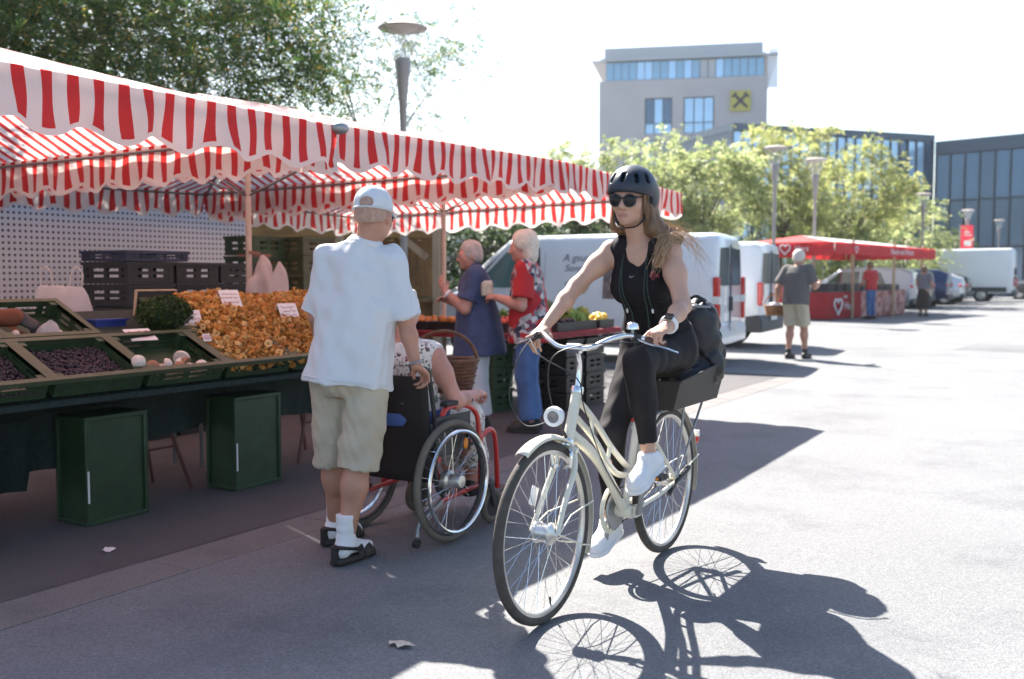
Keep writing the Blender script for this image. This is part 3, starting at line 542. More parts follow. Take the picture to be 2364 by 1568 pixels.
s1.panel([(-.42, 1.05), (-.36, 1.08), (-.46, 1.26), (-.52, 1.2)], 1, .008).obj('print_leaf', mat('print_ochre', (0.50, 0.34, 0.10), 0.6, var=0.1), v1); s1.panel([(-1.62, .95), (-1.52, .95), (-1.52, 1.08), (-1.62, 1.08)], 1, .008).obj('print_photo', M['ink'], v1)
vanB = [(-2.42, .5, 1.08, 1.84, .90, .72), (-2.40, .42, 1.08, 1.90, .93, .76), (-2.25, .36, 1.08, 1.95, .95, .79), (-1, .34, 1.08, 1.97, .95, .80), (.7, .34, 1.08, 1.95, .95, .79), (1.05, .34, 1.08, 1.86, .95, .77), (1.75, .34, 1.05, 1.25, .93, .72), (2.2, .34, .95, 1.08, .88, .62), (2.42, .4, .7, .8, .75, .45)]
VB = R(180 + 5); v2, s2 = vehicle('passenger_van', 'boxy white van with dark bumper and large rear window, parked beyond the lettered van', place_rear((-5.62, 17.65), VB, -2.42, .93), VB, vanB, M['vanwhite'], 'van')
van_trim(v2, s2, -2.42, 1)
for x in (-1.5, 1.5):
    for y in (-.93, .93): wheel(v2, x, y)
for sd in (-1, 1):
    for i, (a, b) in enumerate(((-1.95, -.9), (-.8, .25), (.35, 1.2))): s2.panel([(a, 1.16), (b + (.3 if i == 2 else 0), 1.16), (b, 1.72), (a, 1.72)], sd).obj('side_window', M['carglass'], v2)
# cars parked in the row beyond the red stall
suv = [(-2.2, .5, .95, 1.2, .78, .62), (-2.15, .4, .95, 1.45, .86, .60), (-1.75, .3, .95, 1.6, .9, .62), (-.6, .28, .93, 1.66, .9, .66), (.35, .28, .93, 1.6, .9, .64), (1.15, .28, .92, 1.08, .9, .68), (1.9, .3, .82, .95, .85, .6), (2.18, .36, .6, .7, .7, .45)]
hat = [(-2.0, .5, .88, 1.05, .74, .6), (-1.95, .38, .88, 1.25, .82, .55), (-1.45, .26, .88, 1.42, .86, .58), (-.5, .25, .87, 1.48, .87, .62), (.3, .25, .86, 1.42, .87, .6), (1.05, .25, .85, .98, .86, .66), (1.75, .28, .75, .86, .8, .56), (2.0, .34, .55, .62, .66, .42)]
def car(label, loc, rz, prof, paint):
    t, sh = vehicle('parked_car', label, loc, rz, prof, paint, 'car', 'cars parked in the far row'); L0 = prof[0][0]; zb = prof[2][2]; zt = prof[3][3]
    for x in (-1.3, 1.35):
        for y in (-.86, .86): wheel(t, x, y, .32, .18)
    for sd in (-1, 1):
        sh.panel([(-1.35, zb + .03), (-.45, zb + .03), (-.45, zt - .16), (-1.1, zt - .2)], sd).obj('side_window', M['carglass'], t); sh.panel([(-.38, zb + .03), (.9, zb + .03), (.35, zt - .2), (-.38, zt - .16)], sd).obj('side_window', M['carglass'], t)
        MB().ball((L0 + .06, sd * .68, zb), (.1, .17, .09)).obj('tail_light', M['redlight'], t)
    def rf_(u, v): x = prof[1][0] + (prof[2][0] - prof[1][0]) * u; h = sh.half(x); return (x - .012, h[9][0] * .95 * (2 * v - 1), h[-1][1] - 0.02 + .01)
    MB().grid(rf_, 4, 6).obj('rear_window', M['carglass'], t)
    MB().box((L0 + .02, 0, .42), (.14, 1.5, .2)).obj('bumper', M['bumper'], t, bevel=.03); MB().box((L0 - .02, 0, zb - .2), (.02, .5, .11)).obj('number_plate', M['paper'], t); return t
P_ = lambda n, c: mat(n, c, .28, .3, var=.04, coat=.6)
car('silver grey estate car parked just behind the red canopy stall', (-8.6, 38.3, 0), R(178), suv, P_('silver_paint', (.36, .38, .44)))
car('dark grey hatchback parked beyond the woman with the dark skirt', (-8.9, 43.5, 0), R(180), suv, P_('grey_paint', (.10, .11, .12)))
car('dark blue hatchback with a bright red tail light in the car park row', (-8.7, 47.0, 0), R(180), suv, P_('blue_paint', (.02, .035, .10)))
car('white hatchback parked between the blue hatchback and the long white van', (-8.4, 50.5, 0), R(180), hat, P_('car_white', (.66, .67, .68)))
car('black estate car standing next to the white hatchback', (-8.6, 54.2, 0), R(180), hat, P_('car_black', (.02, .02, .022)))
car('dark estate car standing beyond the long white van', (-3.8, 64.5, 0), R(180), suv, P_('car_deep', (.03, .032, .034)))
bv = [(-3.4, .5, 1.3, 2.62, .95, .80), (-3.36, .42, 1.3, 2.72, .98, .84), (-3.2, .38, 1.3, 2.78, 1.0, .86), (1.2, .38, 1.3, 2.75, 1.0, .86), (1.7, .38, 1.3, 2.6, 1.0, .84), (2.5, .38, 1.2, 1.5, .97, .78), (3.1, .4, 1.05, 1.2, .92, .68), (3.4, .45, .7, .8, .8, .5)]
v3, s3 = vehicle('cargo_van', 'long high-roofed white van with dark bumper at the end of the car row', (-8.35, 58.6, 0), R(180), bv, M['vanwhite'], 'van')
van_trim(v3, s3, -3.4, 1)
for x in (-1.9, 2.1):
    for y in (-.97, .97): wheel(v3, x, y, .34)
for sd in (-1, 1): s3.panel([(1.3, 1.38), (2.3, 1.38), (1.75, 2.1), (1.35, 2.1)], sd).obj('side_window', M['tealglass'], v3); s3.panel([(-3.1, .5), (2.0, .5), (2.0, .75), (-3.1, .75)], sd, .01, 8).obj('side_moulding', M['bumper'], v3)
# ================================================================ far red stall
M['stallred'] = mat('stall_red_cloth', (0.52, 0.03, 0.035), 0.7, var=0.1, scale=3, trans=0.3); M['stallwhite'] = mat('stall_white_roof', (0.7, 0.7, 0.69), 0.6, var=0.05, trans=0.25)
FSP, FSR = V(-7.35, 30.1, 0), R(-11)
fs = thing('market_stall', 'red canopy stall with white heart logos and a banner counter', 'stall', FSP, FSR)
x0, x1, y0, y1, ez, rz_ = -3.3, 0.0, 0.0, 8.2, 2.33, 2.60
rfm = MB(); xm_ = (x0 + x1) / 2
rfm.add([(x0, y0, ez), (x1, y0, ez), (x1, y1, ez - .08), (x0, y1, ez - .08), (xm_, y0 + 1.2, rz_), (xm_, y1 - 1.2, rz_ - .08)], [(0, 1, 4), (1, 2, 5, 4), (2, 3, 5), (3, 0, 4, 5)]); rfm.m = [1, 0, 0, 0]; rfm.obj('roof', [M['stallwhite'], M['stallred']], fs, smooth=0)
for fn in (lambda u, v: (x0 + (x1 - x0) * u, y0 - .02 + .02 * math.sin(20 * u), ez + .02 - (.40 + .03 * abs(math.sin(25 * u))) * v), lambda u, v: (x1 + .02 + .02 * math.sin(30 * u), y0 + (y1 - y0) * u, ez + .02 - .08 * u - (.34 + .03 * abs(math.sin(45 * u))) * v), lambda u, v: (x0 + (x1 - x0) * u, y1 + .02, ez - .06 - (.33 + .03 * abs(math.sin(25 * u))) * v), lambda u, v: (x0 - .02, y0 + (y1 - y0) * u, ez + .02 - .08 * u - .36 * v)): MB().grid(fn, 60, 4).obj('valance', M['stallred'], fs)
for x, y in ((x0 + .4, .5), (-.25, 1.9), (-.2, 5.0), (x0 + .4, 7.8), (-.3, 7.8)): MB().tube([(x, y, 0), (x, y, ez + .1)], .05, 8).obj('post', M['wood'], fs)
hz = mat('stall_white_print', (.72, .70, .68), .7, var=.05)
def heart(mb, c, w, Rm):
    P = []
    for t in np.linspace(0, 2 * math.pi, 22)[:-1]: P.append(np.array(c) + Rm @ V(w * .03125 * 16 * math.sin(t) ** 3, 0, w * .03125 * (13 * math.cos(t) - 5 * math.cos(2 * t) - 2 * math.cos(3 * t) - math.cos(4 * t))))
    mb.tube(P, w * .055, 6, closed=True); return mb
h_ = MB(); heart(h_, (-1.55, -.06, ez - .18), .34, np.eye(3)); h_.obj('heart_logo', hz, fs); text('lettering', 'mein', .22, hz, fs, (-2.1, -.06, ez - .18), (R(90), 0, 0)); text('lettering', 'Herz', .22, hz, fs, (-1.0, -.06, ez - .18), (R(90), 0, 0))
h_ = MB(); heart(h_, (.07, 1.4, ez - .19), .22, rotz(R(90))); h_.obj('heart_logo', hz, fs); text('lettering', 'Fleisch und Wurst', .26, hz, fs, (.07, 5.0, ez - .22), (R(90), 0, R(90)))
ct = thing('market_counter', 'red and pink printed counter under the red stall canopy', 'counter', FSP, FSR)
MB().bx(-.95, -.35, .35, 6.3, .02, .86).obj('counter_block', mat('counter_dark', (.10, .08, .07), .7), ct, smooth=0)
MB().grid(lambda u, v: (-.32 + .02 * math.sin(14 * u), .33 + 2.35 * u, .03 + .80 * v), 16, 3).obj('front_banner', M['stallred'], ct); MB().grid(lambda u, v: (-.97 + .65 * u, .32, .03 + .80 * v), 6, 3).obj('end_banner', M['stallred'], ct)
m_, n_, L_, p_ = node_mat('meat_print'); tcn = n_.new('ShaderNodeTexCoord'); tn = n_.new('ShaderNodeTexNoise'); tn.inputs['Scale'].default_value = 3.2; tn.inputs['Detail'].default_value = 3; L_.new(tcn.outputs['Object'], tn.inputs['Vector']); L_.new(ramp(n_, L_, tn.outputs['Fac'], [(.3, (.16, .02, .02)), (.45, (.36, .12, .10)), (.58, (.55, .34, .30)), (.7, (.30, .06, .05))]), p_.inputs['Base Color']); p_.inputs['Roughness'].default_value = .6
MB().grid(lambda u, v: (-.32 + .015 * math.sin(20 * u), 2.69 + 3.6 * u, .03 + .82 * v), 24, 3).obj('side_banner', m_, ct)
h_ = MB(); heart(h_, (-.27, .95, .42), .55, rotz(R(90))); h_.obj('heart_logo', hz, ct); text('lettering', 'Herz', .34, hz, ct, (-.27, 1.75, .40), (R(90), 0, R(90))); text('lettering', 'mein', .16, hz, ct, (-.27, 1.45, .70), (R(90), 0, R(90)))
ORD = ['first', 'second', 'third', 'fourth', 'fifth', 'sixth', 'seventh', 'eighth', 'ninth']
for i in range(9):
    y = .7 + i * .62; pos_ = FSP + rotz(FSR) @ V(-.65, y, .862); o = MB()
    if i < 4: o.bx(-.27, .27, -.27, .27, 0, .24)
    else: o.bx(-.28, .28, -.28, .28, 0, .16); o.bx(-.25, .25, -.25, .25, .155, .2, 1)
    tag(o.obj('goods_tray', [M['black'], mat('tray_goods%d' % (i % 3), [(.16, .05, .04), (.06, .10, .05), (.22, .17, .13)][i % 3], .7, var=.4, scale=14)], None, bevel=.01, loc=pos_, rot=(0, 0, FSR)), ('%s tray from the heart banner end of the red stall counter' % ORD[i]), 'tray', 'trays on the red stall counter')
# ================================================================ striped market canopies
def stripe_mat():
    m, n, L, p = node_mat('striped_canvas'); uv = n.new('ShaderNodeUVMap'); sx_ = n.new('ShaderNodeSeparateXYZ'); L.new(uv.outputs[0], sx_.inputs[0])
    f = math_node(n, L, 'FRACT', math_node(n, L, 'DIVIDE', sx_.outputs[0], 0.125)); red = math_node(n, L, 'LESS_THAN', f, 0.43); edge = math_node(n, L, 'GREATER_THAN', sx_.outputs[1], 0.025); fac = math_node(n, L, 'MULTIPLY', red, edge)
    tc = n.new('ShaderNodeTexCoord'); t = n.new('ShaderNodeTexNoise'); t.inputs['Scale'].default_value = 2.2; t.inputs['Detail'].default_value = 6; L.new(tc.outputs['Object'], t.inputs['Vector'])
    wc = ramp(n, L, t.outputs['Fac'], [(0.35, (0.60, 0.57, 0.54)), (0.6, (0.70, 0.69, 0.68))]); rc = ramp(n, L, t.outputs['Fac'], [(0.35, (0.40, 0.012, 0.018)), (0.65, (0.50, 0.02, 0.028))]); c = mixc(n, L, fac, wc, rc)
    L.new(c, p.inputs['Base Color']); p.inputs['Roughness'].default_value = 0.75; tr = n.new('ShaderNodeBsdfTranslucent')
    L.new(mixc(n, L, fac, (0.80, 0.72, 0.68), (0.60, 0.045, 0.04)), tr.inputs[0]); x = n.new('ShaderNodeMixShader'); x.inputs[0].default_value = 0.52; L.new(p.outputs[0], x.inputs[1]); L.new(tr.outputs[0], x.inputs[2]); L.new(x.outputs[0], n['Material Output'].inputs[0])
    t2 = n.new('ShaderNodeTexNoise'); t2.inputs['Scale'].default_value = 7; L.new(tc.outputs['Object'], t2.inputs['Vector']); b = n.new('ShaderNodeBump'); b.inputs['Strength'].default_value = 0.25; b.inputs['Distance'].default_value = 0.03; L.new(t2.outputs['Fac'], b.inputs['Height']); L.new(b.outputs[0], p.inputs['Normal'])
    return m
M['stripe'] = stripe_mat()
def cloth(name, patches, m, parent):
    """patches: (fn(u,v)->pos, fuv(u,v)->uv, nu, nv)"""
    vs, fs, uvs, n0 = [], [], [], 0
    for fn, fuv, nu, nv in patches:
        w = nu + 1
        for j in range(nv + 1):
            for i in range(w): vs.append(fn(i / nu, j / nv)); uvs.append(fuv(i / nu, j / nv))
        fs += [(n0 + j * w + i, n0 + j * w + i + 1, n0 + (j + 1) * w + i + 1, n0 + (j + 1) * w + i) for j in range(nv) for i in range(nu)]; n0 = len(vs)
    me = bpy.data.meshes.new(name); me.from_pydata(vs, [], fs); me.materials.append(m); ul = me.uv_layers.new(name='UVMap'); U = np.array(uvs, np.float32)
    li = np.empty(len(me.loops), np.int32); me.loops.foreach_get('vertex_index', li); ul.data.foreach_set('uv', U[li].ravel()); me.shade_smooth(); me.set_sharp_from_angle(angle=R(50)); return link(name, me, parent)
M['spar'] = mat('grey_canopy_spar', (0.16, 0.145, 0.14), 0.5, 0.4, var=0.15); M['pole'] = mat('pole_paint', (0.50, 0.40, 0.33), 0.55, var=0.12, scale=10)
XF, XB = -3.95, -8.25
def canopy(label, y0, y1, zf, zb, zr, seed, sag=0.0, ztip=0.0, XF=-3.95, caps=()):
    g = np.random.default_rng(seed); t = thing('market_canopy', label, 'canopy', (0, 0, 0)); xm, ym, rl = (XF + XB) / 2, (y0 + y1) / 2, 0.5
    ez = lambda x, y: zf + (zb - zf) * (x - XF) / (XB - XF) + ztip * (y - y0) / (y1 - y0)
    def face(ax0, ax1, r0, r1):        # eave corners, ridge ends
        ax0, ax1, r0, r1 = map(np.array, (ax0, ax1, r0, r1))
        def fn(u, v):
            e = ax0 * (1 - u) + ax1 * u; r = r0 * (1 - u) + r1 * u; p = e * (1 - v) + r * v; p[2] -= 0.05 * math.sin(math.pi * v) * (0.5 + math.sin(math.pi * u) * .5) + 0.012 * math.sin(9 * u + seed) * math.sin(math.pi * v); return tuple(p)
        return fn
    c = lambda x, y: (x, y, ez(x, y)); rA, rB = (xm, ym - rl, zr), (xm, ym + rl, zr + ztip * .5)
    F = []
    for a, b, r0, r1, k in ((c(XF, y0), c(XF, y1), rA, rB, 1), (c(XB, y0), c(XB, y1), rA, rB, 1), (c(XB, y0), c(XF, y0), rA, rA, 0), (c(XB, y1), c(XF, y1), rB, rB, 0)):
        fn = face(a, b, r0, r1); F.append((fn, (lambda f, kk: lambda u, v: (f(u, v)[kk] + 20, 0.5))(fn, k), 26, 10))
    cloth('roof', F, M['stripe'], t)
    def val(p0, p1, nx, ny, name='valance', hgt=0.24, inset=0.0):
        p0, p1 = np.array(p0, float), np.array(p1, float); Ln = np.linalg.norm(p1 - p0); ph = g.uniform(0, 6, 4); sc = 0.35
        def fn(u, v):
            p = p0 * (1 - u) + p1 * u; s = u * Ln; rip = (0.022 * math.sin(s * 11 + ph[0] + v * .8) + 0.010 * math.sin(s * 27 + ph[1] - v * 2.2) + 0.012 * math.sin(s * 5.3 + ph[2] + v)) * (0.15 + v); dz = (hgt + 0.030 * math.cos(2 * math.pi * s / sc + ph[3] + .5 * math.sin(1.9 * s))) * v
            side = 0.016 * math.sin(s * 21 + 3 * v + ph[1]) * v; dd = (p1 - p0) / Ln
            return (p[0] + nx * rip + dd[0] * side, p[1] + ny * rip + dd[1] * side, p[2] - dz)
        k = 1 if abs(p1[1] - p0[1]) > abs(p1[0] - p0[0]) else 0
        return cloth(name, [(fn, lambda u, v: (p0[k] * (1 - u) + p1[k] * u + 20, 0.235 * (1 - v)), int(Ln * 34), 8)], M['stripe'], t)
    e = 0.012
    val((XF, y0 + e, ez(XF, y0)), (XF, y1 - e, ez(XF, y1)), 1, 0); val((XB, y0 + e, ez(XB, y0)), (XB, y1 - e, ez(XB, y1)), 1, 0)
    val((XB, y0 + .03, ez(XB, y0)), (XF, y0 + .03, ez(XF, y0)), 0, .6); val((XB, y1 - .03, ez(XB, y1)), (XF, y1 - .03, ez(XF, y1)), 0, .6)
    MB().tube([(xm, ym, 0.0), (xm, ym, zr - .03)], [.026, .024], 10).obj('mast', M['pole'], t); MB().lathe([(.16, 0), (.17, .02), (.06, .06), (.05, .12)], (xm, ym, 0), None, 16).obj('mast_foot', M['steel'], t)
    sp = MB()
    for x, y in ((XF - .05, y0 + .05), (XF - .05, y1 - .05), (XB + .03, y0 + .03), (XB + .03, y1 - .03)): sp.tube([(xm, ym, zr - .12), (x, y, ez(x, y) - .035)], .013, 6)
    sp.tube([(XF - .05, y0 + .02, ez(XF, y0) - .04), (XF - .05, y1 - .02, ez(XF, y1) - .04)], .011, 6); sp.tube([(XB + .03, y0, ez(XB, y0) - .03), (XB + .03, y1, ez(XB, y1) - .03)], .011, 6)
    for y in (y0 + .05, y1 - .05): sp.tube([(XB + .03, y, ez(XB, y) - .03), (XF - .05, y, ez(XF, y) - .04)], .011, 6)
    for dx, dy in ((1, 0), (-1, 0), (0, 1), (0, -1)):
        ex = xm + dx * 1.2; ey = ym + dy * .8; zz = ez(ex, ey) + (zr - ez(ex, ey)) * (1 - (abs(dx) * 1.2 / 2.15 + abs(dy) * .8 / 1.42)) - .1; sp.tube([(xm, ym, zr - .75), (ex, ey, zz)], .009, 6)
    sp.obj('spar_frame', M['spar'], t)
    for y in caps: MB().ball((XF + .01, y, ez(XF, y) - .015), (.05, .06, .035)).obj('corner_cap', M['steel'], t)
    return t
canopy('red and white striped canopy over the berry crates, scalloped valance hanging low', 1.45, 4.31, 2.165, 2.13, 2.76, 1, XF=-3.80, caps=(4.31,))
canopy('red and white striped canopy above the chanterelle heap', 4.345, 7.29, 2.20, 2.14, 2.72, 2, ztip=.06)
canopy('red and white striped canopy over the fruit and vegetable counter', 7.30, 9.80, 2.26, 2.15, 2.74, 3, ztip=-.08)
# ================================================================ crates
M['gcrate'] = mat('green_crate_plastic', (0.020, 0.046, 0.017), 0.5, var=0.25, scale=9, bump=0.06, bscale=30); M['gcrate2'] = mat('olive_crate_plastic', (0.055, 0.068, 0.032), 0.55, var=0.25, scale=9)
M['bcrate'] = mat('black_crate_plastic', (0.010, 0.009, 0.010), 0.5, var=0.3, scale=8); M['blcrate'] = mat('navy_crate_plastic', (0.012, 0.02, 0.055), 0.5, var=0.2, scale=8); M['cloth'] = mat('dark_green_tablecloth', (0.010, 0.021, 0.017), 0.8, var=0.5, scale=45, bump=0.2, bscale=14)
def crate_mesh(dx, dy, dz, m, slots=True, wall=0.012, name='crate'):
    """open crate: floor, corner posts, bars with gaps, projecting rim (origin at centre of the base)"""
    b = MB(); hx, hy = dx / 2, dy / 2; b.bx(-hx + .01, hx - .01, -hy + .01, hy - .01, 0, .014)
    for sx in (-1, 1):
        for sy in (-1, 1): b.box((sx * (hx - .025), sy * (hy - .025), dz / 2), (.05, .05, dz - .004))
    rows = ((0.002, .30), (.42, .58), (.72, 1.0)) if slots else ((0.002, 1.0),)
    for a, c in rows:
        for s in (-1, 1): b.bx(s * (hx - wall), s * hx * .998, -hy + .05, hy - .05, a * dz, c * dz - .001); b.bx(-hx + .05, hx - .05, s * (hy - wall), s * hy * .998, a * dz, c * dz - .001)
    if slots:
        for s in (-1, 1):
            for k in (-.33, 0, .33): b.bx(s * (hx - wall * .9), s * (hx - .002), k * dy - .02, k * dy + .02, .01, dz * .95); b.bx(k * dx - .02, k * dx + .02, s * (hy - wall * .9), s * (hy - .002), .01, dz * .95)
    return b.mesh(name, m, 0)
def rim_mesh(dx, dy, dz, m, w=.022):
    b = MB(); hx, hy = dx / 2, dy / 2
    for s in (-1, 1): b.bx(s * (hx - .012), s * (hx + w), -hy - w, hy + w, dz - .022, dz + .004); b.bx(-hx + .012, hx - .012, s * (hy - .012), s * (hy + w), dz - .0215, dz + .0035)
    return b.mesh('rim', m, 0)
TILT = R(25); CW, CD, CH = .545, .40, .11
def slope(x, y, z=0.0): return np.array((-4.476, 0, .71)) + roty(TILT) @ V(x, 0, z) + V(0, y, 0)     # display slope: x<0 climbs away from the street
_cm = crate_mesh(CD, CW - .03, CH, M['gcrate']); _cs = crate_mesh(CD, CW - .03, CH, M['gcrate'], False); _rm = rim_mesh(CD, CW - .03, CH, M['gcrate2'])
def tilted_crate(label, y, row=0, me=None):
    p = slope(-.225 - row * .455, y); t = thing('produce_crate', label, 'crate', p, 0, 'green crates on the mushroom table', ry=TILT); link('body', me or _cm, t); link('rim', _rm, t); return t
tilted_crate('green crate of dark berries by the seller, end of the row', 2.68); tilted_crate('green crate half full of dark berries next to the mushroom crate', 3.235, me=_cs); tilted_crate('nearly empty green crate with a few whole mushrooms left', 3.79)
tilted_crate('green crate heaped with chanterelles, beside the nearly empty crate', 4.345); tilted_crate('green crate of chanterelles between two others, front row', 4.90); tilted_crate('green crate of chanterelles at the far end of the table', 5.455)
for i, (y, lab) in enumerate(((2.68, 'green crate behind the berries next to the seller'), (3.235, 'green back-row crate holding a few cut mushrooms'), (4.345, 'green back-row crate buried under chanterelles by the moss'), (4.90, 'green back-row crate buried under chanterelles, middle one'), (5.455, 'green back-row crate buried under chanterelles, far end'))): tilted_crate(lab, y, 1)
# table under the crates
tb = thing('display_table', 'long sloping mushroom table hung with a dark green cloth', 'table', (0, 0, 0))
bd = MB(); a0, a1 = slope(0.02, 0, -.002), slope(-.95, 0, -.002); bd.prism([(a0[0] - .05, a0[2]), (a1[0], a1[2]), (a1[0], a1[2] - .03), (a0[0] - .05, a0[2] - .03)], 'y', 1.7, 5.78); bd.obj('table_top', M['cloth'], tb, smooth=0)
def cl_fn(u, v):
    y = 1.72 + 4.04 * u; hem = .33 + .05 * math.sin(y * 3.1 + 1) + .07 * max(0, math.sin(y * 1.7 - .6)) - (.10 if y < 3.1 else 0); z = .715 - (.715 - hem) * v; return (-4.50 - .40 * min(1, v / .28) ** .8 + .012 * math.sin(y * 31) * v + .034 * math.sin(y * 9 + 2 * v) * v, y, z)
MB().grid(cl_fn, 200, 10).obj('tablecloth', M['cloth'], tb)
lg = mat('rust_red_leg', (.12, .045, .035), .6, var=.2)
for y in (2.1, 3.95, 5.35):
    for s in (-1, 1):
        MB().tube([(-4.98, y, .70), (-4.92, y + s * .23, 0)], .012, 8).obj('leg', lg, tb); MB().tube([(-5.2, y, .95), (-5.28, y + s * .23, 0)], .012, 8).obj('leg', lg, tb)
    MB().tube([(-4.945, y - .14, .28), (-4.945, y + .14, .28)], .008, 6).obj('stretcher', lg, tb)
# upright green boxes standing in front of the table
def upright_box(label, y):
    t = thing('stacking_box', label, 'box', (-4.74, y, 0), 0, 'green boxes standing on end')
    MB().box((0, 0, .29), (.235, .36, .56)).obj('body', M['gcrate'], t, bevel=.012); r = MB()
    for z in (.012, .567): r.box((0, 0, z), (.262, .392, .024))
    for sx in (-1, 1):
        for sy in (-1, 1): r.box((sx * .119, sy * .184, .29), (.024, .024, .535))
    r.obj('edge_frame', M['gcrate'], t, bevel=.004); MB().box((.1335, -.184, .21), (.004, .010, .17)).obj('label_strip', M['paper'], t); return t
upright_box('green box on end below the empty mushroom crate', 3.425); upright_box('green box on end below the chanterelles, next to the walking man', 4.455); upright_box('green box on end below the berry crates, beside the seller', 2.545)
# ---- produce on the table
def scatter(name, base, P, rs, mt, seed, up=0.0):
    g = np.random.default_rng(seed); bv_, bf = base; n = len(P); q = g.normal(size=(n, 4)); q[:, 0] += up; q /= np.linalg.norm(q, axis=1, keepdims=True); w, x, y, z = q.T
    Rm = np.stack([np.stack([1 - 2 * (y * y + z * z), 2 * (x * y - z * w), 2 * (x * z + y * w)], -1), np.stack([2 * (x * y + z * w), 1 - 2 * (x * x + z * z), 2 * (y * z - x * w)], -1), np.stack([2 * (x * z - y * w), 2 * (y * z + x * w), 1 - 2 * (x * x + y * y)], -1)], 1)
    v = np.einsum('nij,kj->nki', Rm, bv_) * np.broadcast_to(rs, n)[:, None, None] + np.asarray(P)[:, None, :]; k = len(bv_); mb = MB(); mb.v = [v.reshape(-1, 3)]
    me = bpy.data.meshes.new(name); F = [[i + j * k for i in f] for j in range(n) for f in bf]; me.from_pydata(v.reshape(-1, 3).tolist(), [], F); me.materials.append(mt); me.shade_smooth(); return link(name, me)
def island_mat(name, stops, rough=.6, trans=0.0):
    m, n, L, p = node_mat(name); g = n.new('ShaderNodeNewGeometry'); c = ramp(n, L, g.outputs['Random Per Island'], stops); L.new(c, p.inputs['Base Color']); p.inputs['Roughness'].default_value = rough; return m
fb = MB().lathe([(.28, 0), (.22, .25), (.30, .55), (.62, .85), (1.0, 1.0), (.85, 1.08), (.3, .86)], n=7); fv = np.concatenate(fb.v); ang = np.arctan2(fv[:, 1], fv[:, 0]); fv[:, 2] += .16 * np.sin(3 * ang) * (np.hypot(fv[:, 0], fv[:, 1]) > .6); fv[:, 0] *= 1.15; fv -= V(0, 0, .6); FUN = (fv, fb.f)
sb_ = MB().ball((0, 0, 0), 1, n=7, m=5); SPH = (np.concatenate(sb_.v), sb_.f)
M['chant'] = island_mat('chanterelle', [(0, (.32, .115, .012)), (.4, (.46, .19, .025)), (.75, (.55, .27, .05)), (1, (.62, .40, .16))], .65)
def heap(x, y):        # heap height above the display slope; x along slope (negative = back)
    ey = np.clip((y - 4.10) / .22, 0, 1) * np.clip((5.75 - y) / .3, 0, 1); ex = np.clip((.0 - x) / .12, 0, 1) * np.clip((x + .93) / .12, 0, 1)
    return .055 + ey ** .7 * ex ** .7 * (.055 + .035 * np.clip(-x / .6, 0, 1) + .025 * np.sin(7 * y + 1) * np.sin(5 * x))
MB().grid(lambda u, v: tuple(slope(-.03 - .86 * v, 4.09 + 1.66 * u, heap(-.03 - .86 * v, 4.09 + 1.66 * u) - .025)), 44, 24).obj('chanterelle_heap', mat('chanterelle_dark', (.20, .08, .012), .8, var=.4, scale=30)); tag(bpy.data.objects['chanterelle_heap'], 'solid mass of orange chanterelles filling the crates below the loose ones', 'mushrooms', kind='stuff')
g = np.random.default_rng(3); n = 4300; xs_, ys_ = -.02 - .88 * g.uniform(0, 1, n), 4.085 + 1.67 * g.uniform(0, 1, n); P = np.array([slope(a, b, heap(a, b) + g.normal() * .012) for a, b in zip(xs_, ys_)])
tag(scatter('chanterelles', FUN, P, g.uniform(.012, .028, n), M['chant'], 4), 'big heap of loose orange chanterelle mushrooms in green crates', 'mushrooms', kind='stuff')
M['berry'] = island_mat('dark_berry', [(0, (.010, .006, .012)), (.5, (.022, .010, .02)), (.85, (.04, .014, .024)), (1, (.06, .02, .03))], .4)
for lab, yc in (('dark purple berries filling the crate next to the mushrooms', 3.235), ('dark berries in the crate beside the seller', 2.68)):
    n = 2400; a = -.03 - .37 * g.uniform(0, 1, n); b = yc + (g.uniform(0, 1, n) - .5) * .47; P = np.array([slope(q_, w_, .042 + .014 * math.sin(9 * q_) + g.normal() * .007) for q_, w_ in zip(a, b)])
    tag(scatter('berries', SPH, P, g.uniform(.007, .011, n), M['berry'], 6), lab, 'berries', kind='stuff')
    MB().grid(lambda u, v: tuple(slope(-.035 - .38 * v, yc - .24 + .48 * u, .028)), 6, 6).obj('berry_bed', mat('berry_dark', (.012, .006, .010), .6, var=.4, scale=60)); tag(bpy.data.objects['berry_bed' if yc > 3 else 'berry_bed.001'], lab.replace('filling', 'lying deep in') if yc > 3 else 'packed layer of dark berries under the loose ones by the seller', 'berries', kind='stuff')
M['mushcap'] = mat('brown_mushroom_cap', (.30, .14, .07), .6, var=.25, scale=30); M['mushstem'] = mat('white_mushroom_stem', (.66, .56, .48), .7, var=.12, scale=30)
def mushroom(label, x, y, rot, s=1.0, white=False, h=.02):
    p = slope(x, y, h); t = thing('whole_mushroom', label, 'mushroom', p, rot, 'whole mushrooms', rx=R(75) , ry=TILT * .6)
    MB().lathe([(0, -.03), (.018, -.028), (.02, 0), (.015, .045), (.017, .06)], n=10).obj('stem', M['mushstem'], t); MB().lathe([(.012, .05), (.05, .048), (.054, .06), (.042, .085), (.018, .098), (0, .1)], n=14).obj('cap', M['mushstem'] if white else M['mushcap'], t); t.scale = (s, s, s); return t
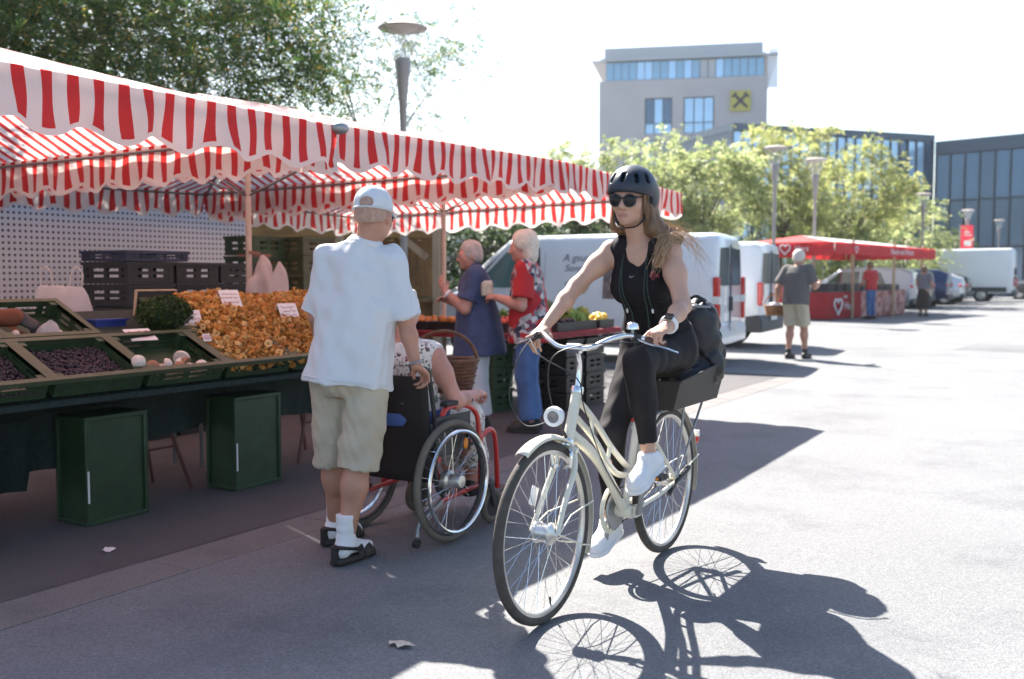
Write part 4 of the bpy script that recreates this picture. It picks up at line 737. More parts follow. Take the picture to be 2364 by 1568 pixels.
for i, (x, y, r_, s_, w_, lab) in enumerate(((-.13, 3.66, .4, .85, 0, 'brown capped mushroom lying in the corner of the nearly empty crate'), (-.16, 3.71, 2.2, .7, 1, 'small whitish mushroom touching a brown one in the nearly empty crate'), (-.11, 3.79, 1.2, .75, 0, 'brown mushroom lying between two whitish ones'), (-.19, 3.86, 3.6, .95, 1, 'long white mushroom stem pointing up in the nearly empty crate'), (-.13, 3.92, 5.0, .8, 0, 'brown capped mushroom against the side of the nearly empty crate'), (-.11, 3.96, .9, .7, 1, 'white mushroom by the chanterelle crate'))): mushroom(lab, x, y, r_, s_, bool(w_), .04)
mushroom('white mushroom jammed between the berry crate and the next crate', -.12, 3.512, 1.0, .7, True, .10)
for i, (y, x) in enumerate(((3.15, -.62), (3.25, -.66), (3.33, -.60))): mushroom(['pinkish mushroom piece in the back-row crate, end one', 'pinkish mushroom piece in the back-row crate, middle one', 'pinkish mushroom piece in the back-row crate beside the dividing wall'][i], x, y, i * 1.3, .55, True, .03)
# price cards
M['scribble'] = mat('red_felt_pen', (.45, .07, .08), .7, var=0)
def card(label, p, rz, w=.14, h=.13, tent=True, lean=R(32)):
    t = thing('price_card', label, 'price card', p, rz, 'price cards'); Rm = rotx(-lean) ; b = MB(); b.box(Rm @ V(0, 0, h / 2), (w, .003, h), Rm)
    if tent: R2 = rotx(lean); b.box(R2 @ V(0, 0, h / 2) + V(0, 2 * h * math.sin(lean), 0), (w, .003, h), R2)
    b.obj('card', M['paper'], t, smooth=0); s = MB(); gg = np.random.default_rng(int(abs(p[1]) * 1000))
    for r_ in range(3):
        xx = np.linspace(-w * .38, w * .38, 16); z = h * (.76 - .24 * r_) + gg.uniform(-1, 1, 16) * h * .07; s.tube([Rm @ V(a, -.0035, c) for a, c in zip(xx, z)], .0016, 4)
    s.obj('handwriting', M['scribble'], t); return t
CR = R(75)
def on_heap(px, py):
    r_ = ray(px, py).normalized(); O = V(0, 0, EYE)
    for t_ in np.arange(4.0, 9.0, .01):
        p = O + np.array(r_) * t_; l = roty(TILT).T @ (p - V(-4.476, 0, .71))
        if l[2] < heap(l[0], p[1]): return p
    return p
for (px, py, lab) in ((442, 733, 'price card tented on the chanterelles next to the moss'), (533, 683, 'price card at the top of the chanterelle heap below the hanging bags'), (668, 713, 'price card stuck in the chanterelles beside the walking man')):
    q = on_heap(px, py + 24); card(lab, (q[0] + .02, q[1], q[2] - .005), CR)
q = PX(315, 785, -4.86); card('price card lying flat above the nearly empty crate', (q.x + .08, q.y, q.z), R(80), .16, .13, False, R(62)); q = PX(480, 788, -4.66); card('small scrap of white card lying on the chanterelles', (q.x, q.y, q.z), CR, .05, .05, False)
# back-row odds and ends
M['moss'] = leaf_mat('moss_green', [(0, (.012, .03, .006)), (.6, (.03, .065, .01)), (1, (.06, .10, .02))], .3)
g = np.random.default_rng(9); n = 2600; u_ = unit(g, n); C = np.array([slope(-.62, 4.06, .13)]) + u_ * V(.13, .17, .11) * (g.uniform(.75, 1.08, (n, 1))); bs = MB().ball(slope(-.62, 4.06, .13), (.12, .16, .10)); bs.obj('moss_core', mat('moss_dark', (.015, .03, .008), .9)); tag(bpy.data.objects['moss_core'], 'dark core of the moss clump', 'moss', kind='stuff')
tag(link('moss_clump', quads_mesh('moss', C, unit(g, n), unit(g, n), .035, .014, M['moss'])), 'clump of dark green moss between the empty crate and the chanterelles', 'moss')
t = thing('glass_pane_box', 'shallow open wooden frame standing behind the moss', 'frame', slope(-.86, 4.20, .0), 0, ry=R(8)); fr_ = MB(); fr_.box((0, -.15, .08), (.02, .008, .16)); fr_.box((0, .15, .08), (.02, .008, .16)); fr_.box((0, 0, .16), (.02, .308, .008)); fr_.obj('frame', M['wood'], t)
MB().box((.0, 0, .08), (.008, .292, .152)).obj('board', mat('dark_board', (.02, .016, .014), .7), t)
pb = thing('plastic_tub', 'small blue plastic tub at the back of the table', 'tub', PX(243, 778, -5.22), 0); MB().box((0, 0, .05), (.12, .20, .10), top=(1.1, 1.08)).obj('tub', mat('blue_plastic', (.015, .035, .22), .4, var=.2), pb, bevel=.008); MB().box((0, 0, .103), (.145, .232, .012)).obj('rim', mat('blue_plastic', (.015, .035, .22)), pb)
sc2 = thing('weighing_scale', 'grey weighing scale behind the berry crates', 'scale', slope(-.66, 2.72, .17), 0); MB().box((0, 0, .05), (.26, .30, .10), top=(.9, .92)).obj('housing', mat('scale_grey', (.20, .20, .19), .5, var=.1), sc2, bevel=.01); MB().box((0, 0, .112), (.27, .32, .012)).obj('pan', M['steel'], sc2, bevel=.004)
# ---- carrier bags
M['bag'] = mat('thin_plastic_bag', (.62, .60, .60), .35, var=.05, trans=.45, alpha=.78); M['bagpink'] = mat('pinkish_bag', (.66, .56, .54), .4, var=.08, trans=.45)
def bag(label, loc, w, h, rz, seed, content=None, handles=True, mt='bag'):
    t = thing('carrier_bag', label, 'bag', loc, rz); s = SD(); d = w * .55
    PRF = [(0, w * .30, d * .30), (h * .04, w * .44, d * .45), (h * .3, w * .5, d * .5), (h * .6, w * .40, d * .28), (h * .72, w * .34, d * .15)] if handles else [(0, w * .22, d * .3), (h * .05, w * .40, d * .45), (h * .25, w * .5, d * .5), (h * .55, w * .44, d * .44), (h * .8, w * .26, d * .26), (h * .93, w * .12, d * .14), (h, w * .05, d * .08)]; s.col((0, 0, 0), np.eye(3), PRF, k=.02, p=2.4); s.obj('bag', M[mt], t, h=max(.008, w / 40), fold=folds(seed, w * (.02 if handles else .10), 30))
    if handles:
        for sx_ in (-1, 1): MB().tube(spline([(sx_ * w * .30, 0, h * .66), (sx_ * w * .33, 0, h * .9), (sx_ * w * .24, 0, h), (sx_ * w * .16, 0, h * .9), (sx_ * w * .12, 0, h * .66)], 14), w * .035, 6, flat=.5).obj('handle', M[mt], t)
    if content: c = SD().col((0, 0, .006), np.eye(3), [(0, w * .3, d * .3), (h * .2, w * .46, d * .46)], p=2.4); c.obj('contents', M['bagpink'] if content == 1 else M['stallred'], t, h=w / 24)
    return t
q = PX(145, 745, -5.55); bag('white carrier bag with pink contents standing behind the scale', (q.x, q.y, .957), .36, .42, R(50), 4, 1)
sh_ = thing('back_shelf', 'low dark shelf behind the mushroom table carrying the bag', 'shelf', (0, 0, 0)); MB().bx(-5.74, -5.36, 3.15, 4.75, .93, .955).obj('shelf_board', M['spar'], sh_)
for x in (-5.70, -5.42):
    for y in (3.2, 4.7): MB().tube([(x, y, 0), (x, y, .93)], .015, 6).obj('leg', M['spar'], sh_)
# hooks and bags on the mast
hk = thing('hook_bar', 'wooden crossed hook bars clamped to the striped canopy mast', 'hook bar', (-6.1, 5.88, 0)); MB().box((0, 0, 1.49), (.26, .022, .02), rotz(R(40))).box((0, 0, 1.512), (.26, .022, .02), rotz(R(120))).obj('bars', mat('reddish_wood', (.22, .09, .06), .7, var=.2), hk)
bag('bunch of white carrier bags hanging from the pole hook, slim one', (-5.98, 5.84, 1.03), .25, .45, R(50), 8, None, False, 'bagpink'); bag('bunch of white carrier bags hanging from the pole hook, wide one', (-5.92, 5.97, 1.0), .20, .44, R(75), 9, None, False, 'bagpink')
# ---- stacked crates behind
_b = {}
def stack(label, gname, x, y, n, dx, dy, dz, mk, z0=0.0, tops=None):
    key = (dx, dy, dz, mk)
    if key not in _b: _b[key] = (crate_mesh(dx, dy, dz - .006, M[mk]), rim_mesh(dx, dy, dz - .010, M[mk], .012))
    for i in range(n):
        pos_ = 'topmost' if i == n - 1 else ('lowest' if i == 0 else '%s from the top' % ['second', 'third', 'fourth', 'fifth', 'sixth', 'seventh', 'eighth', 'ninth', 'tenth', 'eleventh'][n - 2 - i])
        t = thing('stacked_crate', '%s, %s' % (label, pos_), 'crate', (x, y, z0 + i * dz), 0, gname); link('body', _b[key][0], t); link('rim', _b[key][1], t)
for k, (y, nn) in enumerate(((5.27, 8), (5.74, 8), (6.21, 8))):
    stack(['black crate in the stack nearest the seller', 'black crate in the middle stack before the perforated panel', 'black crate in the stack nearest the bag pole'][k], 'black crates before the perforated panel', -6.9, y, nn, .56, .44, .18, 'bcrate')
stack('navy blue crate on top of the black stacks', 'navy crates on the black stacks', -6.9, 5.34, 1, .56, .60, .09, 'blcrate', 1.44); 
stack('dark green crate in the stack right beside the bag pole', 'dark green crates behind the bag pole', -7.2, 6.95, 9, .38, .42, .19, 'gcrate'); stack('olive green crate in the outer stack by the walking man', 'olive crates by the walking man', -7.0, 7.42, 9, .38, .44, .19, 'gcrate2')
# perforated trailer panel
def perf():
    m, n, L, p = node_mat('perforated_white_panel'); tc = n.new('ShaderNodeTexCoord'); sx_ = n.new('ShaderNodeSeparateXYZ'); L.new(tc.outputs['Object'], sx_.inputs[0]); r = []
    for k in (1, 2): r.append(math_node(n, L, 'SUBTRACT', math_node(n, L, 'FRACT', math_node(n, L, 'DIVIDE', sx_.outputs[k], .055)), .5))
    d = math_node(n, L, 'ADD', math_node(n, L, 'POWER', math_node(n, L, 'ABSOLUTE', r[0]), 2), math_node(n, L, 'POWER', math_node(n, L, 'ABSOLUTE', r[1]), 2)); hole = math_node(n, L, 'LESS_THAN', d, .055)
    L.new(mixc(n, L, hole, (.72, .76, .80), (.05, .055, .06)), p.inputs['Base Color']); p.inputs['Roughness'].default_value = .5; b = n.new('ShaderNodeBump'); b.invert = True; b.inputs['Strength'].default_value = .6; L.new(hole, b.inputs['Height']); L.new(b.outputs[0], p.inputs['Normal']); return m
tr = thing('market_trailer', 'white market trailer with a perforated side panel behind the stall', 'trailer', (0, 0, 0)); MB().bx(-8.62, -8.6, 2.2, 8.25, .45, 2.35).obj('perforated_panel', perf(), tr, smooth=0); MB().bx(-10.4, -8.63, 2.2, 8.25, .45, 2.36).obj('body', M['vanwhite'], tr, bevel=.03)
for y in (4.6, 5.4): MB().lathe([(0, .02), (.3, .02), (.31, 0), (.31, -.2)], (-8.75, y, .31), roty(R(90)), 24).obj('wheel', M['rubber'], tr)
MB().tube([(-9.5, 2.2, .5), (-9.5, 1.0, .5)], .04, 8).obj('drawbar', M['steel'], tr); MB().tube([(-9.5, 1.05, .5), (-9.5, 1.05, 0)], .03, 8).obj('jockey_leg', M['steel'], tr)
# ================================================================ fruit and vegetable counter
fc = thing('fruit_counter', 'fruit counter covered by a red cloth beside the woman in red', 'table', (0, 0, 0)); MB().bx(-6.5, -4.62, 8.0, 9.7, .72, .76).obj('table_top', M['wood'], fc, smooth=0)
M['redcloth'] = mat('dark_red_cloth', (.20, .012, .022), .8, var=.25, scale=20)
def rc_fn(u, v):
    P4 = [(-6.5, 7.98), (-4.6, 7.98), (-4.6, 9.72)]; L1, L2 = 1.9, 1.74; s = u * (L1 + L2)
    x, y = (P4[0][0] + s, 7.98) if s < L1 else (-4.6, 7.98 + s - L1); return (x + .008 * math.sin(s * 25) * v, y - .008 * math.sin(s * 22) * v, .775 - .05 * v)
MB().grid(rc_fn, 80, 3).obj('cloth_edge', M['redcloth'], fc); MB().bx(-6.5, -4.6, 7.98, 9.72, .761, .776).obj('cloth_top', M['redcloth'], fc, smooth=0)
for x in (-6.4, -4.8):
    for y in (8.1, 9.6): MB().tube([(x, y, 0), (x, y, .72)], .02, 8).obj('leg', M['steel'], fc)
stack('black crate below the red cloth edge, stack at the corner', 'black crates under the fruit counter', -4.86, 8.74, 4, .44, .36, .175, 'bcrate'); stack('black crate below the red cloth edge, stack further along', 'black crates under the fruit counter', -4.84, 9.15, 4, .44, .40, .175, 'bcrate'); stack('green crate stacked below the counter behind the woman in red', 'green crates under the fruit counter', -5.35, 8.22, 3, .38, .36, .22, 'gcrate')
M['veg'] = {k: mat('veg_' + k, c, .5, var=.25, scale=25) for k, c in dict(lettuce=(.20, .30, .06), tomato=(.50, .05, .02), orange=(.42, .15, .02), yellow=(.62, .42, .04), melon=(.03, .06, .015), radish=(.50, .08, .12), onion=(.62, .54, .44), dark=(.03, .012, .02), leaf=(.10, .20, .04)).items()}
def tray(label, x, y, dx, dy, kind, nn, r, seed, z=.777, dome=.03):
    t = thing('fruit_tray', 'shallow black tray of ' + label, 'tray', (x, y, z), 0, 'trays on the fruit counter'); k = (dx, dy); 
    if k not in _b: _b[k] = (crate_mesh(dx, dy, .09, M['bcrate'], False),)
    link('body', _b[k][0], t); gg = np.random.default_rng(seed); P = np.stack([gg.uniform(-dx / 2 + r, dx / 2 - r, nn), gg.uniform(-dy / 2 + r, dy / 2 - r, nn), gg.uniform(.04, .085 + dome, nn)], 1)
    o = scatter('fruit', SPH if kind not in ('lettuce', 'leaf') else FUN, P, gg.uniform(.8, 1.1, nn) * r, M['veg'][kind], seed); o.parent = t; tag(o, kind='stuff'); return t
tray('tomatoes at the near corner of the counter', -5.15, 8.3, .5, .4, 'tomato', 60, .035, 1); tray('oranges next to the tomatoes', -5.7, 8.3, .5, .4, 'orange', 50, .04, 2); tray('peaches at the far inner corner', -6.2, 8.3, .4, .4, 'orange', 45, .038, 3); tray('dark plums on the red cloth', -4.85, 8.65, .36, .42, 'dark', 70, .022, 4); tray('frilly lettuce heads', -4.9, 9.1, .42, .42, 'lettuce', 26, .085, 5, dome=.08); tray('yellow peppers next to the lettuce', -4.85, 9.52, .36, .34, 'yellow', 24, .045, 6); tray('pink radishes behind the lettuce', -5.35, 9.1, .42, .42, 'radish', 60, .03, 7); tray('white onions behind the peppers', -5.3, 9.52, .42, .34, 'onion', 36, .04, 8); tray('red strawberries at the back', -5.4, 8.68, .44, .36, 'tomato', 80, .02, 9); tray('leafy herbs at the back', -5.9, 9.1, .5, .5, 'leaf', 40, .06, 10, dome=.08)
wm = thing('watermelon', 'dark green watermelon lying on the fruit counter', 'watermelon', (-5.15, 8.95, .96), R(30)); MB().ball((0, 0, 0), (.17, .14, .14), n=24, m=16).obj('rind', mat('melon_rind', (.03, .055, .015), .35, var=.5, scale=14, stretch=(.2, 1, 1)), wm); MB().tube([(.165, 0, 0), (.2, 0, .02)], .008, 6).obj('stalk', M['veg']['leaf'], wm)
# wooden kiosk behind
kq = PD(1008, 638, 15.5); ks = thing('wooden_kiosk', 'brown wooden market kiosk with pale posts behind the stalls', 'kiosk', (kq.x, kq.y, 0), HEAD); M['brownwood'] = mat('brown_boards', (.20, .11, .045), .75, var=.3, scale=10, stretch=(1, 1, .2))
for x in (0, -1.5, -3.0): MB().box((x, 0, 1.15), (.12, .12, 2.3)).obj('post', M['wood'], ks, bevel=.006)
MB().box((-1.5, .9, 2.32), (3.5, 2.2, .06), rotx(R(6))).obj('roof', M['brownwood'], ks)
for i in range(7): MB().box((-1.5, 1.5, 1.05 + i * .16), (3.0, .03, .155)).obj('plank', M['brownwood'], ks)
for i in range(5): MB().box((-1.5, -.02, 1.62 + i * .12), (2.86, .03, .115)).obj('plank', mat('ochre_boards', (.30, .17, .06), .75, var=.3, scale=10, stretch=(.2, 1, 1)), ks) if i > 2 else None
MB().box((-1.5, .1, .95), (2.86, .5, .06)).obj('counter', M['brownwood'], ks); MB().box((-1.5, .1, .47), (2.86, .04, .9)).obj('front', M['brownwood'], ks); MB().box((-.45, .1, 1.85), (.75, .08, .1), roty(R(40))).obj('brace', M['wood'], ks)
# litter
def scrap(label, p, m, seed, s=.05):
    gg = np.random.default_rng(seed); o = MB().grid(lambda u, v: ((u - .5) * s * (1 + .3 * math.sin(5 * v)), (v - .5) * s * .8, .004 + s * .15 * abs(math.sin(3 * u + seed)) * v + gg.uniform(0, .002)), 5, 5).obj('paper_scrap', m, None, loc=p, rot=(0, 0, seed)); return tag(o, label, 'litter')
scrap('white scrap of paper lying on the pavement in front of the green boxes', G(250, 1272), M['paper'], 2, .06); lf = G(925, 1490)
M['dryleaf'] = mat('dry_leaf', (.50, .44, .36), .8, var=.2, scale=60)
o = MB().add([(-.055, 0, .006), (-.03, .025, .004), (-.01, .018, .012), (.02, .035, .004), (.03, .012, .012), (.065, .004, .01), (.03, -.014, .012), (.01, -.03, .003), (-.015, -.014, .012), (-.035, -.022, .004), (0, 0, .016)], [(10, i, (i + 1) % 10) for i in range(10)]).obj('fallen_leaf', M['dryleaf'], None, loc=lf); tag(o, 'dry curled leaf lying on the road behind the bicycle front wheel shadow', 'leaf')
# ================================================================ PEOPLE
PF = [(-.20, .07, .07), (-.10, .160, .112), (.04, .170, .116), (.20, .150, .104), (.40, .126, .092), (.60, .140, .102), (.77, .152, .104), (.90, .140, .082), (1.0, .075, .055)]
PMn = [(-.20, .07, .07), (-.10, .160, .115), (.04, .164, .118), (.22, .160, .118), (.42, .160, .116), (.62, .168, .116), (.80, .176, .110), (.92, .155, .084), (1.0, .080, .058)]
def lerp(a, b, t): return np.asarray(a, float) * (1 - t) + np.asarray(b, float) * t
def torso_frame(J): return frame(J['nb'] - J['pel'], J['fwd'])
def torso(sd, J, prof, b=1.0, o=0.0, lo=None, hi=None, depth=1.0, k=.03):
    H = np.linalg.norm(J['nb'] - J['pel']); A = [(h * H, w * b + o, d * b * depth + o) for h, w, d in prof]
    if lo is not None or hi is not None:
        lo_ = -9 if lo is None else lo * H; hi_ = 9 if hi is None else hi * H; hs = np.array([a[0] for a in A]); f = lambda x: (x, *[np.interp(x, hs, [a[i] for a in A]) for i in (1, 2)])
        A = ([f(lo_)] if lo is not None else []) + [a for a in A if lo_ < a[0] < hi_] + ([f(hi_)] if hi is not None else [])
    sd.col(J['pel'], torso_frame(J), A, k=k); return sd
def body(sd, J, prof, b=1.0, arm=1.0, leg=1.0, legs=True):
    torso(sd, J, prof, b); nb = J['nb']; up = nrm(nb - J['pel'])
    sd.cap(nb - up * .06, J['head'] + J['HR'] @ V(0, -.02, -.05), .056, .052 * (1.1 if prof is PMn else 1), k=.04)
    for s in 'LR':
        S, E, Wr = J['s' + s], J['e' + s], J['w' + s]; sd.cap(nb - up * .055, S, .05, .052 * arm, k=.05); sd.cap(S, E, .050 * arm, .040 * arm, k=.03); sd.ell(lerp(S, E, .4), (.046 * arm,) * 3, k=.05); sd.cap(E, lerp(E, Wr, .35), .040 * arm, .041 * arm, k=.02); sd.cap(lerp(E, Wr, .35), Wr, .041 * arm, .026 * arm, k=.02)
        if legs:
            Hh, K, A = J['h' + s], J['k' + s], J['a' + s]; sd.cap(Hh, K, .088 * leg, .056 * leg, k=.05); sd.cap(K, lerp(K, A, .3), .054 * leg, .057 * leg, k=.03); sd.cap(lerp(K, A, .3), A, .056 * leg, .036 * leg, k=.03); bk = nrm(np.cross(np.cross(A - K, J['fwd']), A - K)); sd.ell(lerp(K, A, .3) + bk * .012 * leg * (-1 if bk @ J['fwd'] > 0 else 1), (.05 * leg, .05 * leg, .085), k=.04)
    return sd
def head(sd, c, Rm, s=1.0, jaw=1.0, nose=1.0, ears=True):
    P = lambda x, y, z: c + Rm @ V(x, y, z) * s
    sd.ell(P(0, -.012, .036), V(.075, .094, .090) * s, Rm, k=.02); sd.ell(P(0, .022, -.018), V(.064 * jaw, .076, .086) * s, Rm, k=.03); sd.ell(P(0, .034, -.072), V(.049 * jaw, .052, .042) * s, Rm, k=.03); sd.ell(P(0, .076, -.097), V(.021, .017, .016) * s, Rm, k=.025)
    sd.cap(P(-.036, .086, .022), P(.036, .086, .022), .011 * s, .011 * s, k=.015)
    for q in (-1, 1):
        sd.ell(P(q * .045, .062, -.026), V(.022, .022, .024) * s, Rm, k=.025); sd.ell(P(q * .031, .101, .001), V(.019, .012, .012) * s, Rm, k=.012, op='-'); sd.ell(P(q * .031, .083, .001), V(.0135,) * 3 * s if False else (.0135 * s,) * 3, Rm, k=.004)
        if ears: sd.ell(P(q * .077, -.008, -.012), V(.010, .021, .033) * s, Rm @ rotz(q * R(-18)), k=.008)
        sd.ell(P(q * .012, .104, -.036), (.010 * s,) * 3, Rm, k=.008)
    sd.cap(P(0, .092, .012), P(0, .092 + .024 * nose, -.030), .009 * s, .0125 * s, k=.012); sd.cap(P(-.017, .0895, -.0645), P(.017, .0895, -.0645), .0062 * s, None, k=.010); sd.cap(P(-.014, .0885, -.0755), P(.014, .0885, -.0755), .0072 * s, None, k=.010); return sd
def lipsel(c, Rm, s=1.0):
    def f(C):
        q = (C - c) @ Rm / s; return (((q[:, 0] / .0235) ** 2 + ((q[:, 2] + .070) / .0105) ** 2 < 1) & (q[:, 1] > .08)).astype(int)
    return f
def hand(sd, wr, d, n, side, curl=(20, 25, 15), thumb=(30, .6), s=1.0, spread=.0):
    """palm plus five fingers: d = pointing direction, n = back of the hand, side = thumb side"""
    d = nrm(d); n = nrm(n - d * (n @ d)); sd_ = nrm(side - d * (side @ d) - n * (side @ n)); Rm = np.stack([sd_, d, n], 1); wr = np.asarray(wr, float); P = lambda a, b, c: wr + Rm @ V(a, b, c) * s
    sd.ell(P(0, .045, 0), V(.037, .052, .015) * s, Rm, k=.018)
    for i, (off, L0) in enumerate(((.028, .040), (.009, .045), (-.010, .042), (-.028, .034))):
        p = P(off, .082 - .006 * abs(i - 1.2), .002); a = 0.0; r = .0088 * s if i < 3 else .0078 * s; dd = nrm(d + sd_ * spread * (off / .028))
        for j, (ln, cu) in enumerate(zip((1.0, .68, .55), curl)):
            a += R(cu); q = p + (dd * math.cos(a) - n * math.sin(a)) * L0 * ln * s; sd.cap(p, q, r * (1 - .08 * j), r * (.92 - .08 * j), k=.004); p = q
    p = P(.026, .022, -.004); a = R(thumb[0]); t1 = p + Rm @ V(math.sin(a) * .042, math.cos(a) * .042, -.012 * thumb[1] * 2) * s; t2 = t1 + Rm @ V(math.sin(a) * .012, .030, -.016 * thumb[1]) * s; sd.chain([p, t1, t2], [.0125 * s, .010 * s, .0085 * s], k=.008); return sd
def foot_bare(sd, A, d, L=.24, z=0.0):
    d = nrm(d); sd.cap(A + V(0, 0, 0), A - d * .03 + V(0, 0, -.045), .036, .032, k=.02); sd.cap(A + V(0, 0, -.02), A + d * (L - .09) + V(0, 0, -.065), .035, .022, k=.03); return sd
def shoe(J, s, mt, parent, d, L=.265, name='shoe', sole=None, pitch=0.0, w=.047):
    A = J['a' + s]; side = 1 if s == 'R' else -1; f = nrm(V(d[0], d[1], 0)); up = V(0, 0, 1); r = np.cross(f, up); Rm = np.stack([r, f * math.cos(pitch) - up * math.sin(pitch), up * math.cos(pitch) + f * math.sin(pitch)], 1); c = A + Rm @ V(0, 0, -.085)
    q = SD(); P = lambda x, y, z: c + Rm @ V(x, y, z)
    q.cap(P(0, -.045, .034), P(0, L - .13, .030), w * .78, w * .86, k=.02); q.cap(P(0, -.04, .05), P(0, .02, .095), w * .72, w * .74, k=.02); q.cap(P(0, .03, .08), P(0, L - .12, .04), w * .66, w * .6, k=.03); q.ell(P(0, L - .105, .03), (w * .92, .055, .036), Rm, k=.02); q.cut(P(0, 0, .012), -Rm[:, 2]); q.cut(P(0, .0, .105), nrm(Rm @ V(0, -.25, 1)))
    so = q.obj(name, mt, parent, h=.006); q2 = SD(); q2.cap(P(0, -.045, .010), P(0, L - .13, .010), w * .86, w * .96, k=.02).ell(P(0, L - .105, .01), (w * .98, .06, .03), Rm, k=.02); q2.cut(P(0, 0, .018), Rm[:, 2]); q2.cut(P(0, 0, -.004), -Rm[:, 2]); q2.obj('sole', sole or mt, so, h=.005); return so, P
def standing(pos, face, h=1.70, lean=0.0, **ov):
    k = h / 1.70; f = nrm(V(face[0], face[1], 0)); r = np.cross(f, V(0, 0, 1)); B = np.stack([r, f, V(0, 0, 1)], 1); pos = V(pos[0], pos[1], 0); T = lambda p: pos + B @ (V(*p) * k)
    L = dict(pel=(0, 0, .93), nb=(0, lean, 1.43), head=(0, lean * 1.3 + .035, 1.575), sL=(-.175, lean * .95, 1.385), sR=(.175, lean * .95, 1.385), eL=(-.225, lean * .6 - .03, 1.11), eR=(.225, lean * .6 - .03, 1.11), wL=(-.235, lean * .5 + .06, .87), wR=(.235, lean * .5 + .06, .87), hL=(-.085, 0, .90), hR=(.085, 0, .90), kL=(-.095, .02, .49), kR=(.095, .02, .49), aL=(-.10, -.02, .09), aR=(.10, -.02, .09)); L.update(ov)
    J = {a: T(b) for a, b in L.items() if len(b) == 3 and a not in ('hd',)}; J['fwd'] = f; J['B'] = B; J['T'] = T; J['k'] = k; hd = ov.get('hdir', (0, 1, -.05)); J['HR'] = frame(V(0, 0, 1) + B @ V(0, .12, 0), B @ V(*hd)); return J
def shirt(J, prof, b, o, hem, sl, rs, re, cuff_up=0.0, neck=.97, depth=1.0, hang=None):
    """loose top: torso column plus sleeves cut clean at the cuffs"""
    sd = SD(); H = np.linalg.norm(J['nb'] - J['pel']); A = [(h * H, w * b + o, d * b * depth + o) for h, w, d in prof if h > .55]; lowp = hang or [(hem, .175 * b + o, .125 * b * depth + o), (.2, .172 * b + o, .122 * b * depth + o)]
    A = [(h * H, w, d) for h, w, d in lowp] + A; sd.col(J['pel'], torso_frame(J), A, k=.03); up = nrm(J['nb'] - J['pel'])
    for s in 'LR':
        S, E = J['s' + s], J['e' + s]; e = lerp(S, E, sl); sd.cap(J['nb'] - up * .06, S, .05 + o, rs, k=.04); sd.cap(S, e, rs, re, k=.035, flat=True)
    return sd
def trousers(J, rh, rk, re, end=1.0, waist=.12, wr=(.168, .122), o=0.0, seat=.0):
    sd = SD(); Rt = torso_frame(J); H = np.linalg.norm(J['nb'] - J['pel']); sd.col(J['pel'], Rt, [(-.2 * H, .10, .10), (-.1 * H, wr[0], wr[1]), (.04 * H, wr[0] + .004, wr[1] + .004), (waist * H + .03, wr[0] - .004, wr[1] - .004)], k=.05)
    for s in 'LR':
        Hh, K, A = J['h' + s], J['k' + s], J['a' + s]
        if end <= .56: e = lerp(Hh, K, end * 2); sd.cap(Hh, e, rh, re, k=.022, flat=True)
        else: e = lerp(K, A, end * 2 - 1); sd.cap(Hh, K, rh, rk, k=.05); sd.cap(K, e, rk, re, k=.03, flat=True)
    return sd
def person(label, loc=(0, 0, 0)): return thing('person', label, 'person', loc)
def hair_cap(c, Rm, s=1.0, front=.045, back=-.05, mt=None, parent=None, thick=.012, seed=1, amp=.003, bald=False):
    q = SD(); P = lambda x, y, z: c + Rm @ V(x, y, z) * s; q.ell(P(0, -.014, .036), V(.075 + thick, .094 + thick, .090 + thick) * s, Rm, k=.01); q.ell(P(0, -.03, -.02), V(.074 + thick * .7, .075 + thick, .07) * s, Rm, k=.03)
    q.cut(P(0, front, .02), Rm @ V(0, 1, -.55)); q.cut(P(0, 0, back), Rm @ V(0, .35, -1))
    if bald: q.cut(P(0, 0, .045), Rm @ V(0, .25, 1))
    return q.obj('hair', mt, parent, h=.007, fold=folds(seed, amp, 110))
M['blackcloth'] = mat('black_sports_fabric', (.010, .008, .010), .8, var=.2, scale=10, spec=.25, bump=.05, bscale=50); M['legging'] = mat('black_legging', (.011, .009, .011), .75, var=.2, scale=12, spec=.3, bump=.04, bscale=70)
M['wshirt'] = mat('white_cotton', (.60, .615, .635), .9, var=.04, scale=5, bump=.55, bscale=8, stretch=(1, 1, .35), spec=.2); M['khaki'] = mat('khaki_cotton', (.44, .385, .29), .85, var=.1, scale=6, bump=.5, bscale=11); M['sock'] = mat('white_sock', (.72, .72, .73), .9, var=.04); M['leather'] = mat('dark_leather', (.022, .017, .015), .6, var=.2)
M['blueshirt'] = mat('faded_blue_cotton', (.045, .065, .145), .85, var=.2, scale=14, bump=.12, bscale=10); M['jeans'] = mat('blue_denim', (.065, .125, .27), .85, var=.28, scale=7, bump=.1, bscale=14); M['greytee'] = mat('grey_tee', (.115, .105, .10), .9, var=.08, bump=.1, bscale=10); M['redtee'] = mat('red_tee', (.42, .03, .03), .85, var=.12)
# ---------------------------------------------------------------- cyclist
CYC = person('woman in black sportswear with dark helmet and sunglasses riding the cream bicycle')
J = dict(pel=V(-1.85, 4.34, .985), nb=V(-1.85, 4.115, 1.455), head=V(-1.862, 4.025, 1.66), sL=V(-1.70, 4.085, 1.425), sR=V(-2.0, 4.12, 1.435), eL=V(-1.60, 3.985, 1.195), eR=V(-2.105, 3.975, 1.275), wL=V(-1.578, 3.765, 1.115), wR=V(-2.15, 3.765, 1.10), hL=V(-1.765, 4.30, .975), hR=V(-1.935, 4.31, .975), kL=V(-1.765, 3.895, .955), kR=V(-1.965, 4.05, .61), aL=V(-1.735, 3.955, .545), aR=V(-1.965, 4.045, .205), fwd=V(0, -1, 0))
J['HR'] = frame(V(.05, -.10, 1), V(.06, -1, -.10)); HC, HR_ = J['head'], J['HR']; hp = lambda x, y, z: HC + HR_ @ V(x, y, z)
